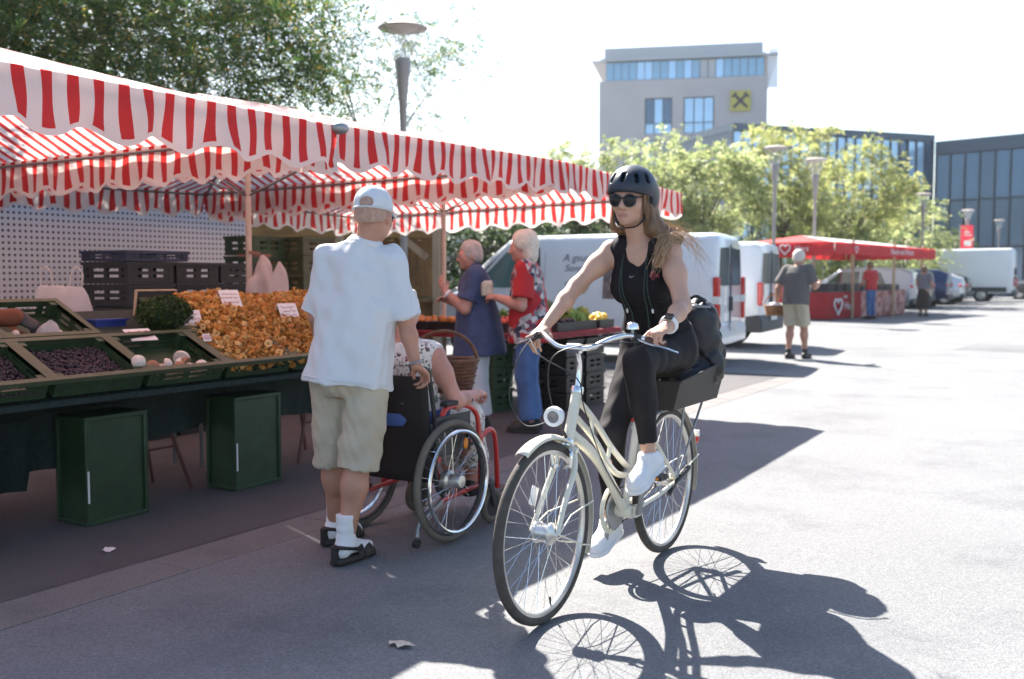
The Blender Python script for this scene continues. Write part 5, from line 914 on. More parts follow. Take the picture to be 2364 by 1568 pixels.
sd = SD(); body(sd, J, PF, 1.02, .90, .85); head(sd, HC, HR_, .97, .95)
tf = torso_frame(J); ch = lerp(J['pel'], J['nb'], .70)
for q in (-1, 1): sd.ell(ch + tf @ V(q * .072, .09, -.01), (.064, .055, .06), tf, k=.04)
hand(sd, J['wL'], V(-.22, -.80, -.25), V(.12, -.25, 1), V(-1, .15, 0), (62, 75, 45), (55, .9), .95); hand(sd, J['wR'], V(-.05, -.80, -.38), V(-.10, -.35, 1), V(1, .1, 0), (28, 45, 30), (45, .9), .95)
sd.obj('body', [M['skin'], M['lip']], CYC, h=.0055, mi=lipsel(HC, HR_, .97))
top = SD(); torso(top, J, PF, 1.04, .010, lo=.02, hi=.985)
for q in (-1, 1): top.ell(ch + tf @ V(q * .072, .094, -.01), (.071, .061, .066), tf, k=.045)
for s in 'LR': top.cap(J['nb'] - nrm(J['nb'] - J['pel']) * .055, lerp(J['nb'], J['s' + s], .62), .060, .062, k=.03)
for s, sg in (('L', -1), ('R', 1)): top.ell(J['s' + s] + tf @ V(sg * .050, 0, -.03), (.070, .14, .115), tf, k=.008, op='-')
top.ell(J['nb'] + tf @ V(0, .095, .035), (.058, .09, .092), tf, k=.012, op='-'); top.ell(J['nb'] + tf @ V(0, -.06, .03), (.075, .08, .07), tf, k=.015, op='-')
top.obj('tank_top', M['blackcloth'], CYC, h=.006, fold=folds(3, .0035, 45))
sd = trousers(J, .095, .060, .039, .93, .16, (.172, .126))
for s in 'LR': K, A = J['k' + s], J['a' + s]; sd.cap(lerp(K, A, .1) + V(0, .006, 0), lerp(K, A, .45) + V(0, .012, 0), .055, .053, k=.04)
sd.obj('leggings', M['legging'], CYC, h=.006, fold=folds(5, .002, 60)); MB().box(J['hL'] + V(.088, -.02, .02), (.004, .028, .04), rotz(.2)).obj('legging_print', M['white'], CYC)
M['shoe'] = mat('white_canvas_shoe', (.70, .70, .71), .75, var=.05, bump=.08, bscale=70)
soL, Pl = shoe(J, 'L', M['shoe'], CYC, (-.05, -1), .25, pitch=R(20)); soR, Pr = shoe(J, 'R', M['shoe'], CYC, (.03, -1), .25, pitch=R(12))
for P, so_ in ((Pl, soL), (Pr, soR)):
    lc = MB()
    for i in range(4): y = .035 + .022 * i; z = .098 - .014 * i; lc.tube([P(-.022, y, z), P(0, y + .004, z + .008), P(.022, y, z)], .003, 5)
    lc.obj('laces', M['white'], so_)
# helmet
M['helmet'] = mat('matt_navy_helmet', (.013, .021, .036), .42, var=.08, scale=20, spec=.5); hm = SD(); hc = hp(0, -.012, .046); hm.ell(hc, (.105, .128, .101), HR_, k=.01)
hm.cut(hp(0, .05, .020), HR_ @ V(0, .26, -1)); hm.ell(hp(0, -.012, .0), (.082, .104, .10), HR_, k=.006, op='-')
for q in (-1, 1): hm.ell(hp(q * .088, -.055, .005), (.017, .045, .055), HR_, k=.02)
for a in (-62, -31, 0, 31, 62):
    dr = HR_ @ rotz(R(a)) @ V(0, 1, 0); cpos = hc + HR_ @ (rotz(R(a)) @ V(0, .105 if abs(a) < 40 else .098, .048)); Rv = frame(V(*(HR_ @ V(0, 0, 1))) - dr * .75, dr); hm.box(cpos, (.0095, .03, .024), Rv, r=.006, k=.002, op='-')
ho = hm.obj('helmet', M['helmet'], CYC, h=.0045); st = MB()
for q in (-1, 1):
    st.tube(spline([hp(q * .086, .02, .02), hp(q * .082, -.005, -.045), hp(q * .060, .02, -.098)], 8), .006, 6, flat=.5); st.tube(spline([hp(q * .083, -.06, -.01), hp(q * .080, -.02, -.05), hp(q * .060, .02, -.098)], 8), .006, 6, flat=.5); st.tube(spline([hp(q * .060, .02, -.098), hp(q * .040, .045, -.118), hp(0, .06, -.124)], 8), .007, 6, flat=.5)
st.box(hp(.058, .02, -.100), (.016, .012, .026), HR_); st.obj('chin_strap', M['black'], ho)
# sunglasses
sg = thing('sunglasses', 'black sunglasses worn by the cycling woman', 'sunglasses'); gl = MB()
for q in (-1, 1): gl.ball(hp(q * .034, .101, -.004), (.0285, .007, .0225), HR_ @ rotz(q * R(-14)), 18, 10)
gl.obj('lens', mat('sunglass_lens', (.006, .006, .007), .2, var=0, spec=.35), sg); fr = MB(); fr.tube([hp(-.012, .110, .006), hp(0, .113, .008), hp(.012, .110, .006)], .004, 6)
for q in (-1, 1): fr.torus(hp(q * .034, .103, -.003), .0255, .0042, HR_ @ rotz(q * R(-14)) @ rotx(R(90)) , 20, 6); fr.box(hp(q * .058, .094, .010), (.010, .012, .012), HR_); fr.tube([hp(q * .061, .092, .010), hp(q * .075, .04, .010), hp(q * .079, -.005, .004)], .0038, 6)
fr.obj('frame', M['black'], sg)
# hair: cap, loose length over the left shoulder, wind-blown strands
def strands(name, roots, ends, mids, n, spread, r, mt, parent, seed):
    g = np.random.default_rng(seed); mb = MB()
    for i in range(n):
        t = g.uniform(); a = lerp(roots[0], roots[1], t) + g.normal(size=3) * .008; m = [lerp(q[0], q[1], t) + g.normal(size=3) * spread * (.4 + .3 * j) for j, q in enumerate(mids)]; e = lerp(ends[0], ends[1], g.uniform()) + g.normal(size=3) * spread
        P = spline([a] + m + [e], 15)[:int(g.integers(8, 16))]; mb.tube(P, np.linspace(r, r * .3, len(P)) * g.uniform(.6, 1.2), 4, cap=False)
    return mb.obj(name, mt, parent, smooth=80, fix=False)
hb = SD(); hb.ell(hp(0, -.03, .0), (.083, .085, .10), HR_, k=.02); hb.chain([hp(-.055, -.055, -.05), hp(-.075, -.055, -.12), J['sL'] + V(.0, .03, .055), J['sL'] + V(.0, -.06, .02), J['sL'] + V(-.035, -.10, -.06)], [.05, .046, .036, .022, .010], k=.03); hb.chain([hp(.055, -.05, -.05), hp(.075, -.05, -.11), J['sR'] + V(.05, .06, .04)], [.042, .036, .02], k=.03)
hb.ell(hp(0, .07, -.03), (.062, .075, .09), HR_, k=.01, op='-'); hb.cut(hp(0, .0, .05), HR_ @ V(0, .5, 1)); hb.obj('hair', M['hair'], CYC, h=.007, fold=folds(8, .004, 90))
M['hairlite'] = mat('sunlit_brown_hair', (.42, .27, .145), .4, var=.3, scale=60); sL = J['sL']
strands('hair_strands', (hp(-.07, -.03, -.02), hp(-.03, -.09, -.02)), (sL + V(-.05, -.11, -.10), sL + V(.02, -.08, -.02)), [(hp(-.09, -.04, -.10), hp(-.06, -.09, -.10)), (sL + V(-.01, .02, .075), sL + V(.03, .05, .07)), (sL + V(-.02, -.07, .04), sL + V(.03, -.04, .05))], 330, .016, .0021, M['hairlite'], CYC, 3)
strands('wind_strands', (hp(-.07, -.03, -.02), hp(-.03, -.09, -.02)), (sL + V(.03, .13, .04), sL + V(.10, .20, -.10)), [(hp(-.09, -.05, -.10), hp(-.06, -.10, -.10)), (sL + V(.01, .06, .085), sL + V(.05, .11, .07))], 110, .030, .0013, M['hairlite'], CYC, 4)
strands('temple_strands', (hp(-.078, .045, .03), hp(-.078, .01, .03)), (hp(-.075, .01, -.11), hp(-.085, -.03, -.12)), [(hp(-.077, .035, -.01), hp(-.082, .0, -.02)), (hp(-.074, .02, -.06), hp(-.084, -.01, -.06))], 60, .004, .0028, M['hair'], CYC, 5)
strands('temple_strands', (hp(.078, .045, .03), hp(.078, .01, .03)), (hp(.080, .0, -.13), hp(.09, -.03, -.15)), [(hp(.077, .035, -.01), hp(.082, .0, -.02)), (hp(.074, .02, -.06), hp(.084, -.01, -.06))], 60, .004, .0028, M['hair'], CYC, 6)
# phone on a lanyard, watch, small chest details
fr_ = lambda x, t, y: lerp(J['pel'], J['nb'], t) + tf @ V(x, y, 0); M['cordgreen'] = mat('dark_green_cord', (.02, .045, .035), .8, var=.1)
ph = thing('phone_lanyard', 'dark phone hanging at the rider waist on a green neck cord', 'phone'); cd_ = MB()
for q in (-1, 1):
    cd_.tube(spline([J['nb'] + tf @ V(q * .060, -.02, .02), fr_(q * .058, .95, .095), fr_(q * .052, .72, .166), fr_(q * .038, .48, .142), fr_(q * .036, .27, .165)], 16), .0032, 5); cd_.tube(spline([fr_(q * .064, .90, .112), fr_(q * .068, .72, .164), fr_(q * .062, .52, .138)], 8), .0028, 5)
cd_.obj('cord', M['cordgreen'], ph); MB().box(fr_(0, .15, .168), (.076, .012, .15), tf).obj('case', M['black'], ph, bevel=.006); MB().tube([fr_(0, .15, .172) + tf @ V(x, 0, z) for x, z in ((-.038, -.07), (-.034, -.076), (.034, -.076), (.038, -.07), (.038, .07), (.034, .076), (-.034, .076), (-.038, .07))], .0042, 6, closed=True).obj('case_edge', mat('green_case_edge', (.03, .10, .075), .6, var=.1), ph)
ce = MB()
for q in (-1, 1): ce.lathe([(.003, 0), (.0055, .004), (.0055, .018), (.003, .022)], fr_(q * .062, .49, .138), tf, 8, cap=True)
ce.obj('cord_end', M['white'], ph)
MB().add([ch + tf @ V(x, y_, z) for x, y_, z in ((.010, .154, .079), (.003, .155, .073), (-.018, .152, .084), (.002, .155, .0765), (.0075, .154, .083))], [(0, 1, 2, 3, 4)]).obj('swoosh_print', mat('swoosh_grey', (.45, .44, .47), .5, var=0), CYC, smooth=0)
bl = MB()
for i in range(9): bl.ball(ch + tf @ (V(-.092, .135, .085) + RNG.normal(size=3) * .010), .009, n=6, m=5)
tag(bl.obj('hair_clip', mat('wine_red_clip', (.16, .015, .03), .4, var=.3, scale=40), None), 'small dark red beaded clip on the rider chest', 'clip')
wt = thing('wrist_watch', 'white smart watch with dark screen on the rider wrist', 'watch'); fa = nrm(J['wL'] - J['eL']); Rw = frame(fa, V(.2, -.3, 1)); wc = lerp(J['eL'], J['wL'], .90); MB().torus(wc, .031, .010, Rw, 24, 6, flat=1.0).obj('band', M['white'], wt); MB().box(wc + Rw @ V(0, .036, 0), (.034, .012, .040), Rw).obj('case', M['dgrey'], wt, bevel=.004); MB().box(wc + Rw @ V(0, .0425, 0), (.028, .002, .034), Rw).obj('screen', M['glass'], wt)
# ---------------------------------------------------------------- man pushing the wheelchair
MAN = person('elderly man in white shirt, beige shorts and white cap pushing the wheelchair')
J = dict(pel=V(-3.09, 3.56, .87), nb=V(-3.045, 3.625, 1.455), head=V(-3.01, 3.655, 1.605), sL=V(-3.175, 3.55, 1.395), sR=V(-2.945, 3.683, 1.395), eL=V(-3.25, 3.52, 1.13), eR=V(-2.862, 3.705, 1.11), wL=V(-3.375, 3.74, .905), wR=V(-2.815, 3.715, .905), hL=V(-3.185, 3.535, .85), hR=V(-2.99, 3.59, .85), kL=V(-3.215, 3.60, .46), kR=V(-3.01, 3.53, .46), aL=V(-3.30, 3.69, .10), aR=V(-3.03, 3.46, .10), fwd=V(-.45, .89, 0))
J['HR'] = frame(V(-.02, .14, 1), V(-.36, 1, -.25)); HC, HR_ = J['head'], J['HR']; hp = lambda x, y, z: HC + HR_ @ V(x, y, z)
sd = SD(); body(sd, J, PMn, .72, .95, 1.0); head(sd, HC, HR_, 1.03, 1.08); hand(sd, J['wR'], V(.12, .75, -.55), V(.25, .45, .85), V(-1, .1, -.1), (45, 60, 35), (40, .8), 1.02); hand(sd, J['wL'], V(.05, .75, -.5), V(-.2, .45, .85), V(1, .1, -.1), (45, 60, 35), (40, .8), 1.02)
for s, d in (('L', V(.05, 1, 0)), ('R', V(0, 1, 0))): foot_bare(sd, J['a' + s], d)
sd.obj('body', M['skin2'], MAN, h=.007)
sh = shirt(J, PMn, .93, .012, -.14, .97, .070, .088, hang=[(-.10, .212, .178), (.0, .209, .175), (.3, .196, .160), (.5, .188, .148)]); sh.cap(J['nb'] - V(0, 0, .015), J['sL'] + V(0, 0, .01), .05, .06, k=.04).cap(J['nb'] - V(0, 0, .015), J['sR'] + V(0, 0, .01), .05, .06, k=.04); sh.cap(J['nb'] - V(0, 0, .04), J['nb'] + V(.008, .012, .045), .085, .070, k=.03, flat=True)
MB().tube([J['nb'] + torso_frame(J) @ V(.076 * math.cos(a), .008 + .070 * math.sin(a), .012 + .010 * math.cos(a + 1.57)) for a in np.linspace(0, 2 * math.pi, 24, endpoint=False)], .017, 6, closed=True, flat=1.5).obj('collar', M['wshirt'], MAN)
sh.obj('shirt', M['wshirt'], MAN, h=.007, smooth=2, fold=lambda v, a=folds(12, .009, 17, 7, (1, 1, .5)), b=folds(13, .0055, 40, 7, (1, 1, .7)): a(v) + b(v))
MB().tube(spline([J['pel'] + torso_frame(J) @ V(.2125 * math.cos(a), .1785 * math.sin(a), -.035) for a in np.linspace(0, 2 * math.pi, 25)], 60), .004, 5).obj('hem_seam', M['wshirt'], MAN)
so_ = trousers(J, .098, .10, .101, .545, .06, (.178, .138)); so_.obj('shorts', M['khaki'], MAN, h=.007, smooth=2, fold=lambda v, a=folds(21, .006, 22, 7, (.6, .6, 1.2)), b=folds(22, .003, 60, 6, (1, 1, .6)): a(v) + b(v))
# cap with back opening, glasses temples
cp = SD(); cp.ell(hp(0, -.012, .040), (.089, .110, .098), HR_, k=.01); cp.cut(hp(0, 0, .025), HR_ @ V(0, .12, -1)); cp.ell(hp(0, -.012, .03), (.076, .096, .088), HR_, k=.004, op='-'); cp.ell(hp(0, -.125, .040), (.036, .05, .026), HR_, k=.004, op='-'); cpo = cp.obj('cap', M['wshirt'], MAN, h=.005, fold=folds(31, .0015, 60)); vz = SD(); vz.ell(hp(0, .125, .03), (.072, .075, .012), HR_ @ rotx(R(-12)), k=.01); vz.obj('visor', M['wshirt'], cpo, h=.006)
MB().tube(spline([hp(.088 * math.sin(a), -.012 - .108 * math.cos(a), .018) for a in np.linspace(-2.6, 2.6, 14)], 30), .008, 6, flat=.5).obj('cap_band', M['wshirt'], cpo)
hair_cap(HC, HR_, 1.03, -.01, -.02, mat('cropped_grey_hair', (.40, .25, .19), .7, var=.2, scale=60), MAN, .0015, 3, .001); eg = thing('spectacles', 'dark framed spectacles worn by the man in the white cap', 'spectacles'); em = MB()
for q in (-1, 1): em.tube([hp(q * .083, -.02, -.008), hp(q * .081, .03, .004), hp(q * .070, .092, .004)], .004, 6); em.torus(hp(q * .034, .105, -.002), .024, .003, HR_ @ rotx(R(90)), 16, 5)
em.obj('frame', M['leather'], eg)
wr_ = lerp(J['eR'], J['wR'], .95); Rw = frame(nrm(J['wR'] - J['eR']), V(1, 0, 0)); tag(MB().torus(wr_, .034, .006, Rw, 24, 6).obj('bracelet', M['steel'], None), 'steel watch bracelet on the wrist of the man pushing the wheelchair', 'watch')
for s, d in (('L', V(.05, 1, 0)), ('R', V(0, 1, 0))):
    A = J['a' + s]; d = nrm(d); r_ = np.cross(d, V(0, 0, 1)); q = SD(); q.cap(A + V(0, 0, .135), A, .046, .040, k=.02); q.cap(A, A - d * .03 + V(0, 0, -.045), .040, .037, k=.02); q.cap(A + V(0, 0, -.02), A + d * .15 + V(0, 0, -.06), .039, .030, k=.03); q.cut(A + V(0, 0, .125), V(0, 0, 1)); q.cut(A + V(0, 0, -.082), V(0, 0, -1)); q.obj('sock', M['sock'], MAN, h=.006, fold=folds(41, .0012, 90, 5, (.2, .2, 1.5)))
    sn = SD(); sn.cap(A - d * .045 + V(0, 0, -.088), A + d * .145 + V(0, 0, -.088), .043, .047, k=.02); sn.cut(A + V(0, 0, -.068), V(0, 0, 1)); sn.cut(A + V(0, 0, -.0985), V(0, 0, -1)); so2 = sn.obj('sandal', M['leather'], MAN, h=.006); sb2 = MB(); loop = lambda c0, w, h_, yy: [c0 + r_ * w * math.cos(a) + V(0, 0, 1) * h_ * math.sin(a) for a in np.linspace(-.15, math.pi + .15, 12)]
    for yo, w, h_, rr in ((.12, .045, .044, .030), (.06, .046, .066, .022)): sb2.tube(loop(A + d * yo + V(0, 0, -.08), w, h_, 0), rr, 6, flat=.35)
    sb2.tube([A + d * .04 + r_ * .047 + V(0, 0, -.04), A - d * .045 + r_ * .03 + V(0, 0, -.02), A - d * .076 + V(0, 0, -.015), A - d * .045 - r_ * .03 + V(0, 0, -.02), A + d * .04 - r_ * .047 + V(0, 0, -.04)], .022, 6, flat=.4); sb2.tube([A - d * .074 + V(0, 0, -.09), A - d * .074 + V(0, 0, -.01)], .03, 6, flat=.5); sb2.obj('strap', M['leather'], so2)
# ---------------------------------------------------------------- woman in the wheelchair
m_, n_, L_, p_ = node_mat('floral_print'); tcn = n_.new('ShaderNodeTexCoord'); vo = n_.new('ShaderNodeTexVoronoi'); vo.inputs['Scale'].default_value = 34; L_.new(tcn.outputs['Object'], vo.inputs['Vector']); tn = n_.new('ShaderNodeTexNoise'); tn.inputs['Scale'].default_value = 60; L_.new(tcn.outputs['Object'], tn.inputs['Vector'])
cc = ramp(n_, L_, vo.outputs['Color'], [(.2, (.66, .63, .60)), (.45, (.60, .57, .54)), (.6, (.22, .06, .08)), (.72, (.10, .14, .09)), (.85, (.06, .05, .05)), (.95, (.66, .62, .58))]); cx_ = mixc(n_, L_, ramp(n_, L_, tn.outputs['Fac'], [(.45, (0, 0, 0)), (.5, (1, 1, 1))]), cc, (.66, .62, .59)); L_.new(cx_, p_.inputs['Base Color']); p_.inputs['Roughness'].default_value = .85; M['floral'] = m_
SEAT = person('woman in a sleeveless floral dress sitting in the red wheelchair')
J = dict(pel=V(-3.11, 4.05, .57), nb=V(-3.12, 4.085, .985), head=V(-3.20, 4.11, 1.135), sL=V(-3.27, 4.10, .93), sR=V(-2.975, 4.075, .93), eL=V(-3.36, 4.22, .70), eR=V(-2.872, 4.13, .685), wL=V(-3.22, 4.40, .72), wR=V(-2.90, 4.36, .70), hL=V(-3.20, 4.10, .54), hR=V(-3.03, 4.10, .54), kL=V(-3.21, 4.44, .55), kR=V(-3.03, 4.44, .55), aL=V(-3.20, 4.55, .20), aR=V(-3.05, 4.55, .20), fwd=V(0, 1, 0)); J['HR'] = frame(V(-.1, .15, 1), V(-.2, 1, -.15)); HC, HR_ = J['head'], J['HR']
sd = SD(); body(sd, J, PF, 1.08, .98, 1.1); head(sd, HC, HR_, .98); hand(sd, J['wR'], V(-.2, 1, 0), V(.3, 0, 1), V(-1, 0, .2), (40, 50, 30), s=.95); hand(sd, J['wL'], V(.2, 1, 0), V(-.3, 0, 1), V(1, 0, .2), (40, 50, 30), s=.95); [foot_bare(sd, J['a' + s], V(0, 1, 0), .23) for s in 'LR']; sd.obj('body', M['skin3'], SEAT, h=.009)
dr_ = SD(); torso(dr_, J, PF, 1.12, .014, lo=-.1, hi=.97); [dr_.cap(J['nb'] - V(0, 0, .05), J['s' + s] + V(0, 0, .0), .062, .060, k=.04) for s in 'LR']; dr_.cap(J['hL'], J['kL'], .115, .095, k=.06).cap(J['hR'], J['kR'], .115, .095, k=.06).cap(J['kL'], J['aL'] + V(0, 0, .12), .09, .085, k=.05).cap(J['kR'], J['aR'] + V(0, 0, .12), .09, .085, k=.05)
for s, sg2 in (('L', -1), ('R', 1)): dr_.ell(J['s' + s] + V(sg2 * .085, 0, -.05), (.058, .10, .10), k=.01, op='-')
dr_.obj('dress', M['floral'], SEAT, h=.009, fold=folds(51, .004, 30)); hair_cap(HC, HR_, .98, .05, -.07, M['whair'], SEAT, .018, 5, .004); MB().torus(lerp(J['pel'], J['nb'], .12), .188, .022, rotx(.05), 30, 6, flat=1.6).obj('belt', mat('blue_belt', (.05, .10, .30), .7), SEAT); [shoe(J, s, M['leather'], SEAT, (0, 1), .24) for s in 'LR']
# ---------------------------------------------------------------- woman in blue shirt, woman in red
BLU = person('woman in a loose blue shirt and white trousers raising one hand'); p = G(1105, 985); J = standing((p.x, p.y), (-.80, -.60), 1.62, .03, eL=(-.20, .13, 1.09), wL=(-.17, .30, 1.24), eR=(.22, .05, 1.1), wR=(.17, .26, 1.15), hdir=(-.12, 1, -.06)); HC, HR_ = J['head'], J['HR']; B = J['B']
sd = SD(); body(sd, J, PF, 1.15, 1.15, 1.05); head(sd, HC, HR_, 1.0, 1.05); hand(sd, J['wL'], B @ V(-.05, .45, .9), B @ V(-.6, .3, -.2), B @ V(.2, -.5, .6), (15, 30, 20), s=.95); hand(sd, J['wR'], B @ V(-.2, .8, .3), B @ V(.5, 0, .6), B @ V(-.6, 0, .5), (30, 40, 20), s=.95); sd.obj('body', M['skin3'], BLU, h=.009)
s_ = shirt(J, PF, 1.2, .025, -.28, .75, .085, .10, hang=[(-.52, .272, .24), (-.2, .25, .22), (.3, .215, .18), (.55, .20, .15)]); s_.cap(J['nb'] - V(0, 0, .03), J['nb'] + B @ V(0, .01, .04), .08, .066, k=.03); s_.obj('shirt', M['blueshirt'], BLU, h=.009, fold=folds(61, .008, 17, 6, (1, 1, .3)))
trousers(J, .115, .095, .10, .96, .1, (.19, .15)).obj('trousers', M['wshirt'], BLU, h=.009, fold=folds(62, .005, 25)); hair_cap(HC, HR_, 1.0, .055, -.045, M['ghair'], BLU, .009, 7, .003); [shoe(J, s, M['leather'], BLU, (-.88, -.42), .24) for s in 'LR']; w_ = lerp(J['eL'], J['wL'], .93); MB().torus(w_, .03, .014, frame(nrm(J['wL'] - J['eL']), V(0, 0, 1)), 18, 6).obj('wrist_band', M['sock'], BLU)
eg2 = MB(); hp = lambda x, y, z: HC + HR_ @ V(x, y, z)
for q in (-1, 1): eg2.tube([hp(q * .08, -.01, .0), hp(q * .07, .095, .0)], .003, 5); eg2.torus(hp(q * .034, .106, -.002), .023, .0028, HR_ @ rotx(R(90)), 16, 5)
tag(eg2.obj('spectacles', M['steel'], None), 'thin spectacles worn by the woman in the blue shirt', 'spectacles')
m_, n_, L_, p_ = node_mat('red_patterned_blouse'); tcn = n_.new('ShaderNodeTexCoord'); sp_ = n_.new('ShaderNodeSeparateXYZ'); L_.new(tcn.outputs['Object'], sp_.inputs[0]); vo = n_.new('ShaderNodeTexVoronoi'); vo.inputs['Scale'].default_value = 26; L_.new(tcn.outputs['Object'], vo.inputs['Vector']); tn = n_.new('ShaderNodeTexNoise'); tn.inputs['Scale'].default_value = 3.2; tn.inputs['Detail'].default_value = 1; L_.new(tcn.outputs['Object'], tn.inputs['Vector'])
pt = ramp(n_, L_, vo.outputs['Color'], [(.25, (.02, .025, .05)), (.42, (.58, .56, .55)), (.62, (.05, .05, .08)), (.78, (.50, .04, .05)), (.95, (.62, .60, .58))]); msk = math_node(n_, L_, 'GREATER_THAN', tn.outputs['Fac'], .46); L_.new(mixc(n_, L_, msk, (.42, .012, .018), pt), p_.inputs['Base Color']); p_.inputs['Roughness'].default_value = .8; M['redblouse'] = m_
RED = person('woman with white hair, red patterned blouse and jeans at the fruit counter'); p = G(1222, 995); J = standing((p.x, p.y), (-.88, -.38), 1.69, .02, eL=(-.235, .04, 1.08), wL=(-.11, .27, 1.15), eR=(.22, .04, 1.09), wR=(.08, .28, 1.14), hdir=(0, 1, -.12)); HC, HR_ = J['head'], J['HR']; B = J['B']
sd = SD(); body(sd, J, PF, 1.05, 1.12, 1.0); head(sd, HC, HR_, 1.0, 1.0); hand(sd, J['wL'], B @ V(.4, .9, .1), B @ V(-.5, .2, .8), B @ V(.4, 0, .7), (35, 45, 25), s=.95); hand(sd, J['wR'], B @ V(-.4, .9, .1), B @ V(.5, .2, .8), B @ V(-.4, 0, .7), (35, 45, 25), s=.95); sd.obj('body', M['skin3'], RED, h=.009)
s_ = shirt(J, PF, 1.12, .025, -.22, .80, .082, .095, hang=[(-.33, .215, .19), (.0, .205, .18), (.3, .195, .16), (.55, .19, .15)]); s_.obj('blouse', M['redblouse'], RED, h=.009, fold=folds(71, .007, 18, 6, (1, 1, .3)))
trousers(J, .105, .085, .088, .97, .1, (.185, .145)).obj('jeans', M['jeans'], RED, h=.009, fold=folds(72, .005, 30)); q = SD(); q.ell(HC + HR_ @ V(0, -.03, .035), (.105, .115, .115), HR_, k=.02).ell(HC + HR_ @ V(0, -.055, -.06), (.085, .07, .09), HR_, k=.03); q.cut(HC + HR_ @ V(0, .055, .04), HR_ @ V(0, 1, -.5)); q.ell(HC + HR_ @ V(0, .09, -.04), (.075, .11, .10), HR_, k=.01, op='-'); q.obj('hair', M['whair'], RED, h=.008, fold=folds(73, .007, 60)); [shoe(J, s, M['leather'], RED, (-.88, -.38), .25) for s in 'LR']
pk = thing('food_packet', 'pale paper packet held by the woman in red', 'packet', tuple(lerp(J['wL'], J['wR'], .5) + B @ V(0, .09, .04)), R(40)); SD().box((0, 0, .03), (.05, .035, .06), r=.015).obj('packet', mat('pale_packet', (.50, .46, .36), .6, var=.2, scale=30), pk, h=.006, fold=folds(74, .003, 60)); MB().box((0, 0, .095), (.085, .012, .02)).obj('fold', M['paper'], pk)
# ---------------------------------------------------------------- man in grey with basket, man in red, woman in dark skirt, seller
GRY = person('man in a grey shirt and beige shorts walking away with a basket'); p = G(1835, 828); J = standing((p.x, p.y), (.10, 1), 1.74, .06, eL=(-.29, -.02, 1.10), wL=(-.33, .06, .86), eR=(.27, .06, 1.12), wR=(.26, .30, 1.18), kL=(-.10, .05, .49), aL=(-.09, -.05, .09), kR=(.10, .10, .49), aR=(.12, .10, .09), hdir=(.25, 1, -.25)); HC, HR_ = J['head'], J['HR']; B = J['B']
sd = SD(); body(sd, J, PMn, 1.12, 1.08, 1.02); head(sd, HC, HR_, 1.02, 1.05); hand(sd, J['wL'], B @ V(0, .1, -1), B @ V(-1, 0, 0), B @ V(0, 1, 0), (50, 60, 30)); hand(sd, J['wR'], B @ V(-.2, .8, .5), B @ V(.6, 0, .5), B @ V(-.5, 0, .8), (30, 40, 20)); sd.obj('body', M['skin2'], GRY, h=.011)
shirt(J, PMn, 1.15, .025, -.16, .75, .086, .10, hang=[(-.18, .215, .18), (.1, .212, .178), (.5, .205, .16)]).obj('shirt', M['greytee'], GRY, h=.011, fold=folds(81, .006, 18)); trousers(J, .122, .11, .108, .46, .2, (.195, .155)).obj('shorts', M['khaki'], GRY, h=.011, fold=folds(82, .005, 24)); hair_cap(HC, HR_, 1.02, .05, -.05, M['whair'], GRY, .012, 9, .003, False); [shoe(J, s, M['leather'], GRY, (.1, 1), .28) for s in 'LR']
for s in 'LR': q = SD(); q.cap(J['a' + s] + V(0, 0, .07), J['a' + s], .045, .042); q.cut(J['a' + s] + V(0, 0, .07), V(0, 0, 1)); q.obj('sock', M['leather'], GRY, h=.01)
BASK = (J['wL'] + V(-.02, .02, -.20)).copy()
RMN = person('man in a red shirt and jeans standing at the red stall counter'); p = G(2010, 737); J = standing((p.x, p.y), (-.9, .4), 1.76, .02, eL=(-.23, .08, 1.12), wL=(-.18, .25, 1.0)); HC, HR_ = J['head'], J['HR']; sd = SD(); body(sd, J, PMn, 1.0); head(sd, HC, HR_, 1.02); hand(sd, J['wL'], J['B'] @ V(0, .8, -.4), J['B'] @ V(-.5, 0, .8), J['B'] @ V(1, 0, 0), s=1); hand(sd, J['wR'], V(0, 0, -1), J['B'] @ V(1, 0, 0), J['B'] @ V(0, 1, 0)); sd.obj('body', M['skin2'], RMN, h=.015)
shirt(J, PMn, 1.05, .02, -.12, .8, .08, .09).obj('shirt', M['redtee'], RMN, h=.014); trousers(J, .10, .075, .07, .97, .1, (.175, .13)).obj('jeans', M['jeans'], RMN, h=.014); hair_cap(HC, HR_, 1.02, .05, -.05, M['hair'], RMN, .012, 9, .003); [shoe(J, s, M['leather'], RMN, (-.9, .4), .28) for s in 'LR']
WMN = person('woman in a grey top and long dark skirt beyond the red stall'); p = G(2131, 730); J = standing((p.x, p.y), (.2, 1), 1.64, .02, eL=(-.24, .02, 1.1), wL=(-.20, .15, .95), eR=(.26, .02, 1.1), wR=(.24, .14, .92)); HC, HR_ = J['head'], J['HR']; sd = SD(); body(sd, J, PF, 1.05); head(sd, HC, HR_, 1.0); hand(sd, J['wL'], V(0, .3, -1), J['B'] @ V(-1, 0, 0), J['B'] @ V(0, 1, 0)); hand(sd, J['wR'], V(0, .3, -1), J['B'] @ V(1, 0, 0), J['B'] @ V(0, 1, 0)); sd.obj('body', M['skin2'], WMN, h=.015)
shirt(J, PF, 1.08, .02, -.02, .6, .075, .085).obj('top', mat('grey_lilac_top', (.16, .15, .165), .85, var=.15), WMN, h=.014); SD().col(J['pel'], np.eye(3), [(-.66, .25, .21), (-.3, .21, .19), (.06, .165, .125), (.12, .15, .11)]).obj('skirt', mat('dark_brown_skirt', (.045, .032, .026), .9, var=.2), WMN, h=.014, fold=folds(91, .012, 26, 5, (1, 1, .05))); hair_cap(HC, HR_, 1.0, .05, -.06, M['hair'], WMN, .02, 9, .004); [shoe(J, s, M['leather'], WMN, (.2, 1), .24) for s in 'LR']
